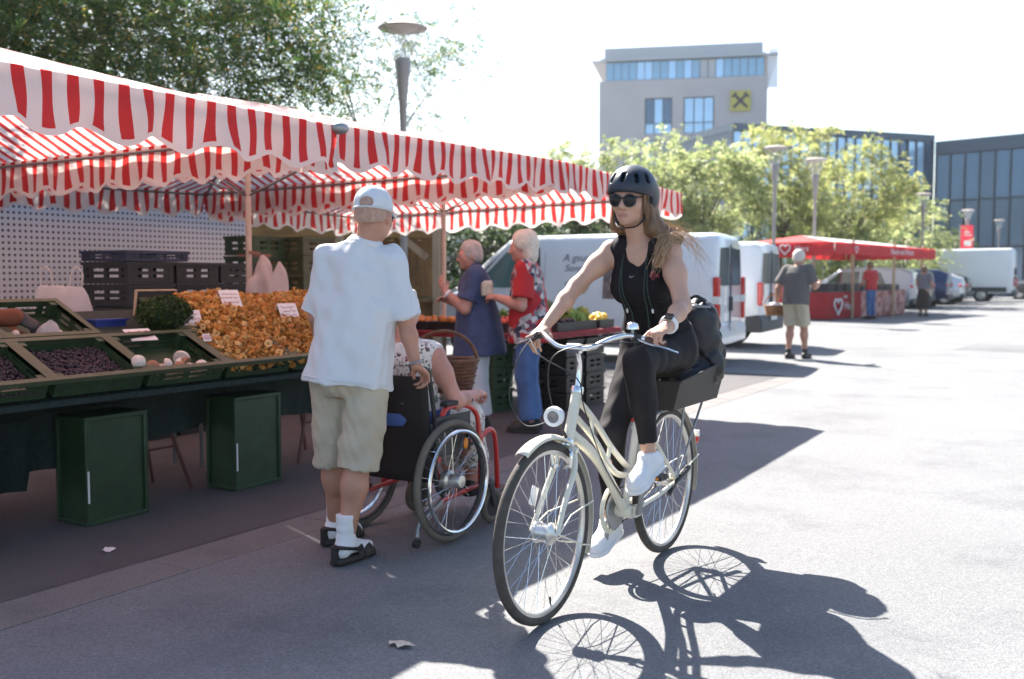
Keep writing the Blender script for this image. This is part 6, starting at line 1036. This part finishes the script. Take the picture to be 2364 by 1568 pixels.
SEL = person('stall seller in a rust orange sleeve and dark gloves packing a bag'); J = standing((-5.50, 2.80), (.62, .78), 1.70, .06, eR=(.27, .20, 1.10), wR=(.10, .56, 1.10), eL=(-.16, .30, 1.07), wL=(.10, .60, .96), hdir=(0, 1, -.3)); HC, HR_ = J['head'], J['HR']; sd = SD(); body(sd, J, PMn, 1.05); head(sd, HC, HR_, 1.0); hand(sd, J['wR'], J['B'] @ V(.1, .75, -.5), J['B'] @ V(.6, .3, .7), J['B'] @ V(-.7, .3, 0), (40, 50, 30)); hand(sd, J['wL'], J['B'] @ V(.1, .75, -.6), J['B'] @ V(-.4, .4, .8), J['B'] @ V(.9, 0, 0), (40, 50, 30)); sd.obj('body', M['skin2'], SEL, h=.01)
rust = mat('rust_orange_knit', (.15, .042, .016), .85, var=.15, scale=30, bump=.15, bscale=60); s_ = shirt(J, PMn, 1.12, .025, -.15, 1.0, .075, .066); [s_.cap(J['e' + q], lerp(J['e' + q], J['w' + q], .93), .064, .048, k=.03) for q in 'LR']; s_.obj('jumper', rust, SEL, h=.01, fold=folds(95, .005, 30)); trousers(J, .11, .09, .085, .97, .1, (.18, .14)).obj('trousers', M['jeans'], SEL, h=.012); hair_cap(HC, HR_, 1.0, .05, -.05, M['hair'], SEL, .012, 4, .003); [shoe(J, q, M['leather'], SEL, (.35, .95), .28) for q in 'LR']
gv = SD(); hand(gv, J['wR'], J['B'] @ V(.1, .75, -.5), J['B'] @ V(.6, .3, .7), J['B'] @ V(-.7, .3, 0), (40, 50, 30), s=1.13); gv.cap(lerp(J['eR'], J['wR'], .9), J['wR'], .040, .036); gv.obj('glove', M['black'], SEL, h=.007); gv = SD(); hand(gv, J['wL'], J['B'] @ V(.1, .75, -.6), J['B'] @ V(-.4, .4, .8), J['B'] @ V(.9, 0, 0), (40, 50, 30), s=1.13); gv.cap(lerp(J['eL'], J['wL'], .9), J['wL'], .040, .036); gv.obj('glove', M['black'], SEL, h=.007)
SELH = lerp(J['wR'], J['wL'], .5) + J['B'] @ V(.06, .10, 0)
bag('white carrier bag held open in the gloved hands of the seller', (SELH[0] + .02, SELH[1] + .03, SELH[2] - .20), .20, .27, R(60), 14, None, False, 'bag')
# ================================================================ BICYCLE (local x = forward, y = left, z = up; origin under the rear hub)
BK = thing('bicycle', 'cream city bicycle with a black rear crate, ridden by the woman in black', 'bicycle', (-1.85, 4.405, 0), R(-90)); RW = .347
def bwheel(x, name, hub_r, seed, valve):
    w = MB().torus((x, 0, RW - .0), RW - .019, .0195, rotx(R(90)), 72, 10).obj(name, M['rubber'], BK)
    rm = MB(); pr = [(-.012, .303), (-.013, .318), (-.009, .323), (.009, .323), (.013, .318), (.012, .303), (.005, .298), (-.005, .298)]; n = 72
    vs = [(x + r * math.cos(2 * math.pi * i / n), y, RW + r * math.sin(2 * math.pi * i / n)) for i in range(n) for y, r in pr]; k = len(pr); rm.add(vs, [(i * k + j, i * k + (j + 1) % k, ((i + 1) % n) * k + (j + 1) % k, ((i + 1) % n) * k + j) for i in range(n) for j in range(k)]); rm.obj('rim', M['rim'], w)
    sp = MB(); g = 36
    for i in range(g):
        s = 1 if i % 2 else -1; a = 2 * math.pi * i / g; b = a + (.55 if (i // 2) % 2 else -.55); sp.tube([(x + hub_r * math.cos(b), s * .03, RW + hub_r * math.sin(b)), (x + .302 * math.cos(a), 0, RW + .302 * math.sin(a))], .0013, 4, cap=False)
    sp.obj('spokes', M['chrome'], w); hb_ = MB().lathe([(.006, -.062), (.012, -.05), (hub_r * .55, -.045), (hub_r, -.034), (hub_r, -.028), (hub_r * .82, -.024), (hub_r * .82, .024), (hub_r, .028), (hub_r, .034), (hub_r * .55, .045), (.012, .05), (.006, .062)], (x, 0, RW), rotx(R(90)), 24, cap=True); hb_.obj('hub', M['rim'], w)
    MB().tube([(x + .30 * math.cos(valve), 0, RW + .30 * math.sin(valve)), (x + .262 * math.cos(valve), 0, RW + .262 * math.sin(valve))], .0045, 6).obj('valve', M['black'], w); return w
bwheel(1.165, 'wheel', .043, 1, R(-100)); bwheel(0, 'wheel', .034, 2, R(40))
FX, HT, HB = 1.165, V(.90, 0, .865), V(.98, 0, .665); BB = V(.45, 0, .285); ST = V(.335, 0, .66)
MB().tube([HT, HB], .0215, 14).obj('head_tube', M['cream'], BK); [MB().lathe([(.026, -.012), (.028, 0), (.026, .014)], q_, frame(HT - HB, V(1, 0, 0)), 16, cap=True).obj('headset_cup', M['chrome'], BK) for q_ in (HT, HB)]
MB().tube(spline([lerp(HT, HB, .8), lerp(HT, BB, .5) + V(.03, 0, -.03), BB], 10), .0215, 14).obj('down_tube', M['cream'], BK)
MB().tube(spline([lerp(HT, HB, .15), V(.76, 0, .735), V(.60, 0, .60), V(.45, 0, .495), V(.375, 0, .475)], 20), .0135, 12).obj('top_tube', M['cream'], BK); MB().tube(spline([lerp(HT, HB, .45), V(.75, 0, .648), V(.63, 0, .535), V(.52, 0, .462), V(.385, 0, .440)], 20), .0135, 12).obj('top_tube', M['cream'], BK)
br = MB(); br.tube([(.775, 0, .745), (.77, 0, .665)], .010, 8); br.obj('tube_bridge', M['cream'], BK); MB().tube([(.60, 0, .60), (.625, 0, .53)], .010, 8).obj('tube_bridge', M['cream'], BK)
MB().tube([BB, ST + V(-.02, 0, .05)], .0165, 14).obj('seat_tube', M['cream'], BK); MB().tube([ST, V(.235, 0, .90)], .0125, 12).obj('seat_post', M['chrome'], BK); MB().lathe([(.026, -.04), (.028, -.03), (.028, .03), (.026, .04)], BB, rotx(R(90)), 18, cap=True).obj('bottom_bracket', M['cream'], BK); MB().torus(lerp(ST, V(.235, 0, .90), .05), .019, .008, frame(V(-.1, 0, .24), V(1, 0, 0)), 16, 6).obj('seat_clamp', M['red'], BK)
sa = SD(); sa.cap((.14, 0, .935), (.30, 0, .935), .085, .038, k=.03).cap((.30, 0, .935), (.375, 0, .925), .034, .022, k=.03); sa.cut((0, 0, .953), (0, 0, 1)); sa.cut((0, 0, .90), (0, 0, -1)); sa.obj('saddle', M['black'], BK, h=.008)
for s in (-1, 1):
    MB().tube([BB + V(-.02, s * .03, 0), V(.2, s * .045, .31), V(.0, s * .062, RW)], .010, 10).obj('chain_stay', M['cream'], BK); MB().tube(spline([ST + V(0, s * .014, -.02), V(.25, s * .035, .60), V(.0, s * .062, RW)], 9), .0095, 10).obj('seat_stay', M['cream'], BK)
    MB().tube(spline([HB + V(.005, s * .03, -.03), HB + V(.03, s * .046, -.10), V(1.09, s * .05, .46), V(FX, s * .056, RW)], 14), np.linspace(.0135, .0095, 14), 10).obj('fork_blade', M['cream'], BK)
    MB().tube([V(FX, s * .064, RW + .0), V(FX - .12, s * .052, RW + .05), V(FX - .352, s * .03, RW + .06)], .0032, 6).obj('fender_stay', M['cream'], BK); MB().tube([V(FX, s * .064, RW), V(FX - .22, s * .05, RW - .09), V(FX - .335, s * .03, RW - .12)], .0032, 6).obj('fender_stay', M['cream'], BK); MB().tube([V(0, s * .066, RW), V(-.2, s * .05, RW + .05), V(-.365, s * .03, RW + .07)], .0032, 6).obj('fender_stay', M['cream'], BK)
    MB().tube([V(.02, s * .07, RW + .02), V(-.02, s * .085, .70)], .006, 8).obj('rack_stay', M['steel'], BK); MB().tube([V(.02, s * .07, RW + .02), V(-.26, s * .085, .70)], .006, 8).obj('rack_stay', M['steel'], BK)
MB().tube([HB + V(.004, -.045, -.03), HB + V(.01, 0, -.015), HB + V(.004, .045, -.03)], .015, 10).obj('fork_crown', M['cream'], BK)
def fender(cx, a0, a1, name):
    b = MB(); n = 40; pr = [(-.028, -.012), (-.024, -.002), (-.012, .004), (0, .006), (.012, .004), (.024, -.002), (.028, -.012)]
    for th in (0, 1): pass
    vs = [];
    for i in range(n + 1):
        a = R(a0 + (a1 - a0) * i / n)
        for y, dr in pr: r = RW + .022 + dr; vs.append((cx + r * math.cos(a), y, RW + r * math.sin(a)))
    k = len(pr); b.add(vs, [(i * k + j, i * k + j + 1, (i + 1) * k + j + 1, (i + 1) * k + j) for i in range(n) for j in range(k - 1)]); o = b.obj(name, M['cream'], BK); m = o.modifiers.new('thick', 'SOLIDIFY'); m.thickness = .002; return o
fender(FX, 62, 205, 'front_fender'); fender(0, 20, 198, 'rear_fender')
tl = MB().ball((-.375, 0, .50), (.022, .03, .035)).obj('tail_light', M['redlight'], BK); MB().box((-.36, 0, .525), (.02, .066, .03)).obj('light_housing', M['white'], tl)
# headlight
hl = MB().lathe([(0, .035), (.022, .034), (.024, .032)], (1.075, .0, .785), frame(V(1, .15, -.05), V(0, 0, 1)), 24).obj('headlight', mat('lamp_reflector', (.22, .22, .23), .2, .5, var=.2, scale=80), BK); MB().lathe([(.0235, .034), (.037, .036), (.039, .028), (.039, .012), (.028, -.02), (.014, -.04), (0, -.042)], (1.075, 0, .785), frame(V(1, .15, -.05), V(0, 0, 1)), 24).obj('lamp_housing', M['white'], hl); MB().tube([(1.05, 0, .76), (1.02, 0, .72), (.985, 0, .68)], .006, 8).obj('lamp_bracket', M['black'], hl)
rf_ = MB().box((1.115, -.075, .47), (.05, .006, .075), roty(R(-25))).obj('fork_reflector', M['white'], BK, bevel=.004)
bk2 = MB()
for s in (-1, 1): bk2.tube(spline([HB + V(.03, s * .01, -.015), HB + V(.045, s * .04, -.03), HB + V(.05, s * .038, -.085)], 8), .0075, 8); bk2.box(HB + V(.052, s * .026, -.085), (.045, .012, .012))
bk2.obj('front_brake', M['chrome'], BK)
# stem, handlebar
sq = V(.925, 0, 1.035); MB().tube(spline([HT, V(.888, 0, .92), V(.885, 0, .97), V(.90, 0, 1.01), sq], 12), .0125, 12).obj('stem', M['chrome'], BK); MB().lathe([(.02, -.028), (.021, 0), (.02, .028)], sq, rotx(R(90)), 16, cap=True).obj('stem_clamp', M['chrome'], BK)
hbp = [V(.70, -.300, 1.050), V(.765, -.235, 1.068), V(.82, -.185, 1.085), V(.885, -.135, 1.072), V(.922, -.07, 1.040), sq, V(.922, .07, 1.040), V(.885, .135, 1.072), V(.82, .185, 1.085), V(.765, .235, 1.068), V(.70, .300, 1.050)]; st_r = rotz(R(7)); hbp = [sq + st_r @ (p - sq) for p in hbp]
MB().tube(spline(hbp, 48), .0112, 12).obj('handlebar', M['chrome'], BK)
for s, idx in ((-1, (0, 1)), (1, (10, 9))):
    a, b = hbp[idx[0]], hbp[idx[1]]; d = nrm(b - a); MB().tube([a - d * .005, a + d * .002, b - d * .01, b], [.014, .0165, .0165, .0145], 12).obj('grip', mat('brown_grip', (.06, .025, .018), .6, var=.2), BK)
    f = nrm(np.cross(d, V(0, 0, 1))) * (1 if np.cross(d, V(0, 0, 1))[0] > 0 else -1); MB().tube(spline([b + d * .04 + f * .02 + V(0, 0, -.005), b + f * .04 + V(0, 0, -.016), a + d * .03 + f * .052 + V(0, 0, -.02), a - d * .035 + f * .048 + V(0, 0, -.03)], 12), [.009] + [.0075] * 9 + [.007, .009], 8, flat=.6).obj('brake_lever', M['chrome'], BK); MB().box(b + d * .035, (.03, .03, .035), frame(d, V(0, 0, 1))).obj('lever_clamp', M['black'], BK, bevel=.004)
bp = lerp(hbp[8], hbp[9], .3) + V(0, 0, .030); be = MB().lathe([(.0, .030), (.012, .029), (.022, .022), (.0255, .008), (.026, 0), (.022, 0)], bp, None, 20).obj('bell', M['chrome'], BK); MB().lathe([(.006, -.02), (.006, 0)], bp, None, 8, cap=True).obj('bell_foot', M['steel'], be)
cb = MB(); la, lb2 = hbp[1] + V(.04, 0, -.01), hbp[9] + V(.04, 0, -.01)
cb.tube(spline([lb2, V(.97, .12, 1.06), V(1.04, -.02, 1.02), V(1.03, -.06, .90), V(1.0, -.03, .72)], 22), .0026, 5); cb.tube(spline([la, V(1.02, -.20, 1.0), V(1.06, -.22, .84), V(1.10, -.12, .74), V(1.075, -.01, .77)], 22), .0026, 5); cb.tube(spline([la + V(.01, 0, .004), V(.98, -.12, 1.0), V(.96, .03, .92), V(.90, .03, .80), V(.72, .025, .55), V(.52, .025, .36)], 26), .0026, 5); cb.obj('cables', M['black'], BK)
# drivetrain: chain guard, chainring, cranks (left up, right down), pedals
crk = R(97); cr = MB().lathe([(.0, -.008), (.06, -.008), (.085, -.006), (.088, 0), (.085, .006), (.06, .004), (0, .004)], BB + V(0, -.045, 0), rotx(R(90)), 36).obj('chainring', M['steel'], BK)
MB().torus(BB + V(0, -.062, 0), .098, .011, rotx(R(90)), 40, 6, flat=1.0).obj('chain_guard', M['cream'], BK); chn = MB(); chn.tube([BB + V(0, -.046, .088), V(.0, -.046, RW + .032)], .004, 5); chn.tube([BB + V(0, -.046, -.088), V(.0, -.046, RW - .034)], .004, 5); chn.lathe([(.0, -.003), (.034, -.003), (.034, .003), (0, .003)], (0, -.046, RW), rotx(R(90)), 20); chn.obj('chain', mat('oily_chain', (.05, .045, .04), .5, .6, var=.2), BK)
for s, a in ((1, crk), (-1, crk + math.pi)):
    e = BB + V(.17 * math.cos(a), s * .085, .17 * math.sin(a)); ca = MB().tube([BB + V(0, s * .06, 0), BB + V(0, s * .07, 0), e], [.014, .014, .010], 8).obj('crank', M['steel'], BK)
    pd = MB(); c = e + V(0, s * .055, -.004); pd.box(c, (.085, .085, .018)); pd.tube([e, c + V(0, s * .045, 0)], .006, 8); pd.obj('pedal', M['black'], ca); MB().box(c + V(.044, 0, 0), (.004, .06, .012)).obj('pedal_reflector', M['orange'], ca)
MB().tube(spline([V(.10, .062, .30), V(.02, .075, .36), V(-.10, .08, .40)], 6), [.011, .010, .009, .012, .016, .014], 8).obj('kick_stand', M['black'], BK); MB().box((.42, .04, .285), (.06, .03, .05)).obj('stand_plate', M['cream'], BK, bevel=.004)
rk = MB(); [rk.tube([V(.20, s * .06, .70), V(-.30, s * .06, .705)], .006, 8) for s in (-1, 1)]; [rk.tube([V(x, -.06, .703), V(x, .06, .703)], .005, 6) for x in (.19, .03, -.13, -.29)]; rk.tube([V(.20, -.06, .70), V(.30, 0, .66)], .005, 6); rk.tube([V(.20, .06, .70), V(.30, 0, .66)], .005, 6); rk.obj('luggage_rack', M['steel'], BK)
# bicycle crate (bolted to the rack)
bx_ = MB(); x0, x1, z0 = -.36, .20, .712; wb, wt = .125, .165; t_ = .006
def wall(p): n = len(p); q = np.array(p, float); nn = nrm(np.cross(q[1] - q[0], q[2] - q[0])) * t_; bx_.add(np.concatenate([q, q + nn]), [(0, 1, 2, 3), (7, 6, 5, 4), (0, 4, 5, 1), (1, 5, 6, 2), (2, 6, 7, 3), (3, 7, 4, 0)])
zf, zr_ = .845, .90; wall([(x0, -wb, z0), (x1, -wb, z0), (x1, wb, z0), (x0, wb, z0)])
for s in (-1, 1): wall([(x0, s * wb, z0), (x1, s * wb, z0), (x1 + .02, s * wt, zf), (x0 - .03, s * wt, zr_)])
wall([(x1, -wb, z0), (x1, wb, z0), (x1 + .02, wt, zf), (x1 + .02, -wt, zf)]); wall([(x0, -wb, z0), (x0, wb, z0), (x0 - .03, wt, zr_), (x0 - .03, -wt, zr_)]); bx_.tube([(x1 + .02, -wt, zf), (x1 + .02, wt, zf), (x0 - .03, wt, zr_), (x0 - .03, -wt, zr_)], .006, 6, closed=True); bx_.obj('rear_crate', mat('dark_brown_crate', (.032, .026, .022), .65, var=.15), BK, smooth=20)
# backpack in the crate
bp_ = thing('backpack', 'stuffed black backpack lying in the bicycle crate', 'backpack', (-1.85, 4.64, .722)); s_ = SD(); s_.ell((.04, .07, .25), (.125, .135, .235), rotx(R(-6)), k=.04).ell((.04, .02, .38), (.105, .11, .10), k=.04).ell((.055, .19, .20), (.09, .06, .15), rotx(R(-10)), k=.015).ell((.0, -.05, .10), (.125, .11, .09), k=.04).ell((.135, .06, .16), (.035, .085, .10), rotx(R(-10)), k=.012); s_.cut((0, 0, .002), (0, 0, -1))
M['nylon'] = mat('black_nylon', (.013, .012, .016), .5, var=.3, scale=14, bump=.5, bscale=12); s_.obj('body', M['nylon'], bp_, h=.008, fold=lambda v, a=folds(33, .009, 24, 7, (1, 1, 1)), b=folds(34, .004, 60): a(v) + b(v) - .016 * np.clip(1 - np.abs(np.sin(v @ V(6, 9, 11) + .6)) * 3.2, 0, 1) - .012 * np.clip(1 - np.abs(np.sin(v @ V(-13, 4, 8))) * 3.5, 0, 1)); MB().tube(spline([(-.05, -.07, .42), (.06, -.08, .45), (.14, -.02, .45)], 8), .006, 6).obj('zip', M['steel'], bp_); MB().tube(spline([(.0, .0, .47), (.05, .02, .50), (.09, .04, .47)], 8), .009, 6).obj('grab_loop', M['black'], bp_)
# ================================================================ WHEELCHAIR (heading +Y)
WC = thing('wheelchair', 'red framed wheelchair with black backrest and silver push rims', 'wheelchair', (-3.112, 4.02, 0)); WR = .305
for s in (-1, 1):
    x = s * .287; w = MB().torus((x, 0, WR), WR - .017, .0175, roty(R(90)), 60, 10).obj('drive_wheel', mat('grey_tyre', (.12, .105, .085), .85, var=.2), WC); MB().torus((x, 0, WR), .268, .010, roty(R(90)), 60, 8).obj('rim', M['dgrey'], w); MB().torus((x + s * .045, 0, WR), .25, .0105, roty(R(90)), 60, 8).obj('push_rim', M['chrome'], w); sp = MB()
    for i in range(28): a = 2 * math.pi * i / 28; sp.tube([(x + (.02 if i % 2 else -.02), .032 * math.cos(a + .5), WR + .032 * math.sin(a + .5)), (x, .262 * math.cos(a), WR + .262 * math.sin(a))], .0013, 4, cap=False)
    for i in range(6): a = 2 * math.pi * i / 6 + .3; sp.tube([(x, .262 * math.cos(a), WR + .262 * math.sin(a)), (x + s * .045, .25 * math.cos(a), WR + .25 * math.sin(a))], .004, 5)
    sp.obj('spokes', M['chrome'], w); MB().lathe([(.0, .065), (.03, .062), (.034, .055), (.036, .0), (.05, -.01), (.05, -.04), (.02, -.05)], (x, 0, WR), roty(R(90 * s)), 24).obj('hub', M['rim'], w)
    MB().tube(spline([(s * .235, -.12, .86), (s * .235, -.07, .60), (s * .235, -.06, .30), (s * .235, .0, .22)], 12), .012, 8).obj('back_tube', M['black'], WC); MB().tube([(s * .235, -.12, .86), (s * .235, -.16, .875), (s * .235, -.25, .875)], [.012, .013, .0165], 10).obj('push_handle', M['black'], WC)
    MB().tube(spline([(s * .24, -.05, .40), (s * .25, -.04, .60), (s * .25, .02, .665), (s * .25, .18, .66), (s * .25, .28, .60), (s * .25, .30, .48)], 18), .014, 10).obj('arm_frame', M['red'], WC); MB().box((s * .25, .10, .685), (.045, .24, .025)).obj('armrest', M['black'], WC, bevel=.008)
    MB().tube([(s * .235, -.05, .44), (s * .235, .36, .48)], .014, 10).obj('seat_rail', M['red'], WC); MB().tube([(s * .235, -.02, .20), (s * .235, .33, .22)], .013, 10).obj('lower_rail', M['red'], WC); MB().tube(spline([(s * .235, .36, .48), (s * .235, .44, .50), (s * .225, .50, .42), (s * .20, .56, .16)], 12), .014, 10).obj('front_tube', M['red'], WC); MB().tube([(s * .235, .34, .48), (s * .235, .33, .20)], .013, 10).obj('front_post', M['red'], WC)
    cw = MB().torus((s * .25, .42, .095), .075, .02, roty(R(90)), 32, 8).obj('caster', mat('grey_tyre', (.12, .105, .085)), WC); MB().lathe([(.0, .014), (.058, .014), (.06, 0), (.058, -.014), (0, -.014)], (s * .25, .42, .095), roty(R(90)), 20).obj('caster_disc', M['black'], cw); MB().box((s * .25 + .028, .40, .15), (.006, .03, .13), rotx(R(20))).box((s * .25 - .028, .40, .15), (.006, .03, .13), rotx(R(20))).box((s * .25, .375, .215), (.065, .04, .02)).obj('caster_fork', M['black'], cw)
    MB().box((s * .12, .60, .13), (.16, .14, .012), rotx(R(15))).obj('foot_plate', M['black'], WC, bevel=.004); MB().tube([(s * .235, -.02, .20), (s * .235, -.20, .12), (s * .235, -.22, .06)], .011, 8).obj('anti_tip', M['steel'], WC); MB().lathe([(0, .012), (.022, .012), (.022, -.012), (0, -.012)], (s * .235, -.225, .03), roty(R(90)), 14).obj('tip_wheel', M['black'], WC); MB().box((s * .262, .05, .53), (.008, .30, .20)).obj('side_guard', M['dgrey'], WC, bevel=.01)
cx_ = MB(); cx_.tube([(-.235, .1, .23), (.235, .1, .45)], .012, 8); cx_.tube([(.235, .12, .23), (-.235, .12, .45)], .012, 8); cx_.tube([(-.287, 0, WR), (.287, 0, WR)], .012, 8); cx_.obj('cross_brace', M['red'], WC)
MB().grid(lambda u, v: (-.232 + .464 * u, -.075 - .055 * v - .03 * math.sin(math.pi * u) - .012, .30 + .53 * v), 12, 10).obj('backrest', mat('black_canvas', (.016, .012, .012), .8, var=.25, scale=8, bump=.1, bscale=20), WC).modifiers.new('t', 'SOLIDIFY').thickness = .02; MB().box((0, .14, .455), (.45, .42, .05)).obj('seat', M['black'], WC, bevel=.015)
text('lettering', 'BREEZY', .035, mat('grey_print', (.18, .18, .19), .6, var=0), WC, (.05, -.150, .70), (R(84), 0, 0)); MB().ball((.29, .12, WR + .17), (.008, .02, .03)).obj('spoke_reflector', M['orange'], WC); MB().ball((-.29, .12, WR + .17), (.008, .02, .03)).obj('spoke_reflector', M['orange'], WC)
# ================================================================ baskets
M['wick'] = mat('brown_wicker', (.14, .055, .025), .6, var=.35, scale=25, bump=.3, bscale=40)
def basket(label, loc, rx, ry, h, hh, rz, mt, rows=9, handle=True):
    t = thing('wicker_basket', label, 'basket', loc, rz); b = MB(); n = 40
    for r in range(rows):
        f = r / (rows - 1); k = .82 + .18 * f; b.tube([(rx * k * math.cos(a) + .004 * math.cos(a) * math.cos(10 * a + r * math.pi), ry * k * math.sin(a) + .004 * math.sin(a) * math.cos(10 * a + r * math.pi), .008 + h * f) for a in np.linspace(0, 2 * math.pi, n, endpoint=False)], h / rows * .56, 5, closed=True)
    b.lathe([(0, .006), (.80, .006)], n=24) if False else None; b.obj('weave', mt, t); MB().add([(rx * .82 * math.cos(a), ry * .82 * math.sin(a), .006) for a in np.linspace(0, 2 * math.pi, 24, endpoint=False)], [tuple(range(24))]).obj('base', mt, t, smooth=0); MB().torus((0, 0, 0), 1, 1, None, 4, 3) if False else None
    MB().tube([(rx * 1.02 * math.cos(a), ry * 1.02 * math.sin(a), h + .012) for a in np.linspace(0, 2 * math.pi, n, endpoint=False)], .011, 6, closed=True).obj('rim', mt, t)
    if handle: MB().tube([(rx * math.cos(a), 0, h + hh * math.sin(a)) for a in np.linspace(0, math.pi, 20)], .011, 6).obj('handle', mt, t)
    return t
q = PD(1020, 830, 5.46); basket('brown wicker basket with arched handle on the lap of the seated woman', (q.x + .0, q.y + .02, .69), .185, .14, .16, .17, R(25), M['wick'])
b2 = basket('round wicker basket with a white cloth carried by the man in grey', (BASK[0], BASK[1], BASK[2]), .19, .15, .15, .20, R(10), mat('honey_wicker', (.26, .12, .045), .6, var=.3, scale=25)); tag(SD().ell((0, 0, .15), (.15, .12, .07), k=.02).obj('cloth', M['wshirt'], b2, h=.012, fold=folds(99, .008, 40)), None)

# ================================================================ added volume: imitates veiling backlight flare over the far things
glare_mat = bpy.data.materials.new('glare_volume'); glare_mat.use_nodes = True; hn = glare_mat.node_tree.nodes; hn.remove(hn['Principled BSDF']); pv = hn.new('ShaderNodeVolumePrincipled'); pv.inputs['Color'].default_value = (.88, .94, 1, 1); pv.inputs['Density'].default_value = .0003; pv.inputs['Anisotropy'].default_value = .55; glare_mat.node_tree.links.new(pv.outputs[0], hn['Material Output'].inputs['Volume'])
tag(MB().bx(-160, 160, -60, 180, -1.0, 27.0).obj('glare_veil', glare_mat, None, smooth=0), kind='stuff')
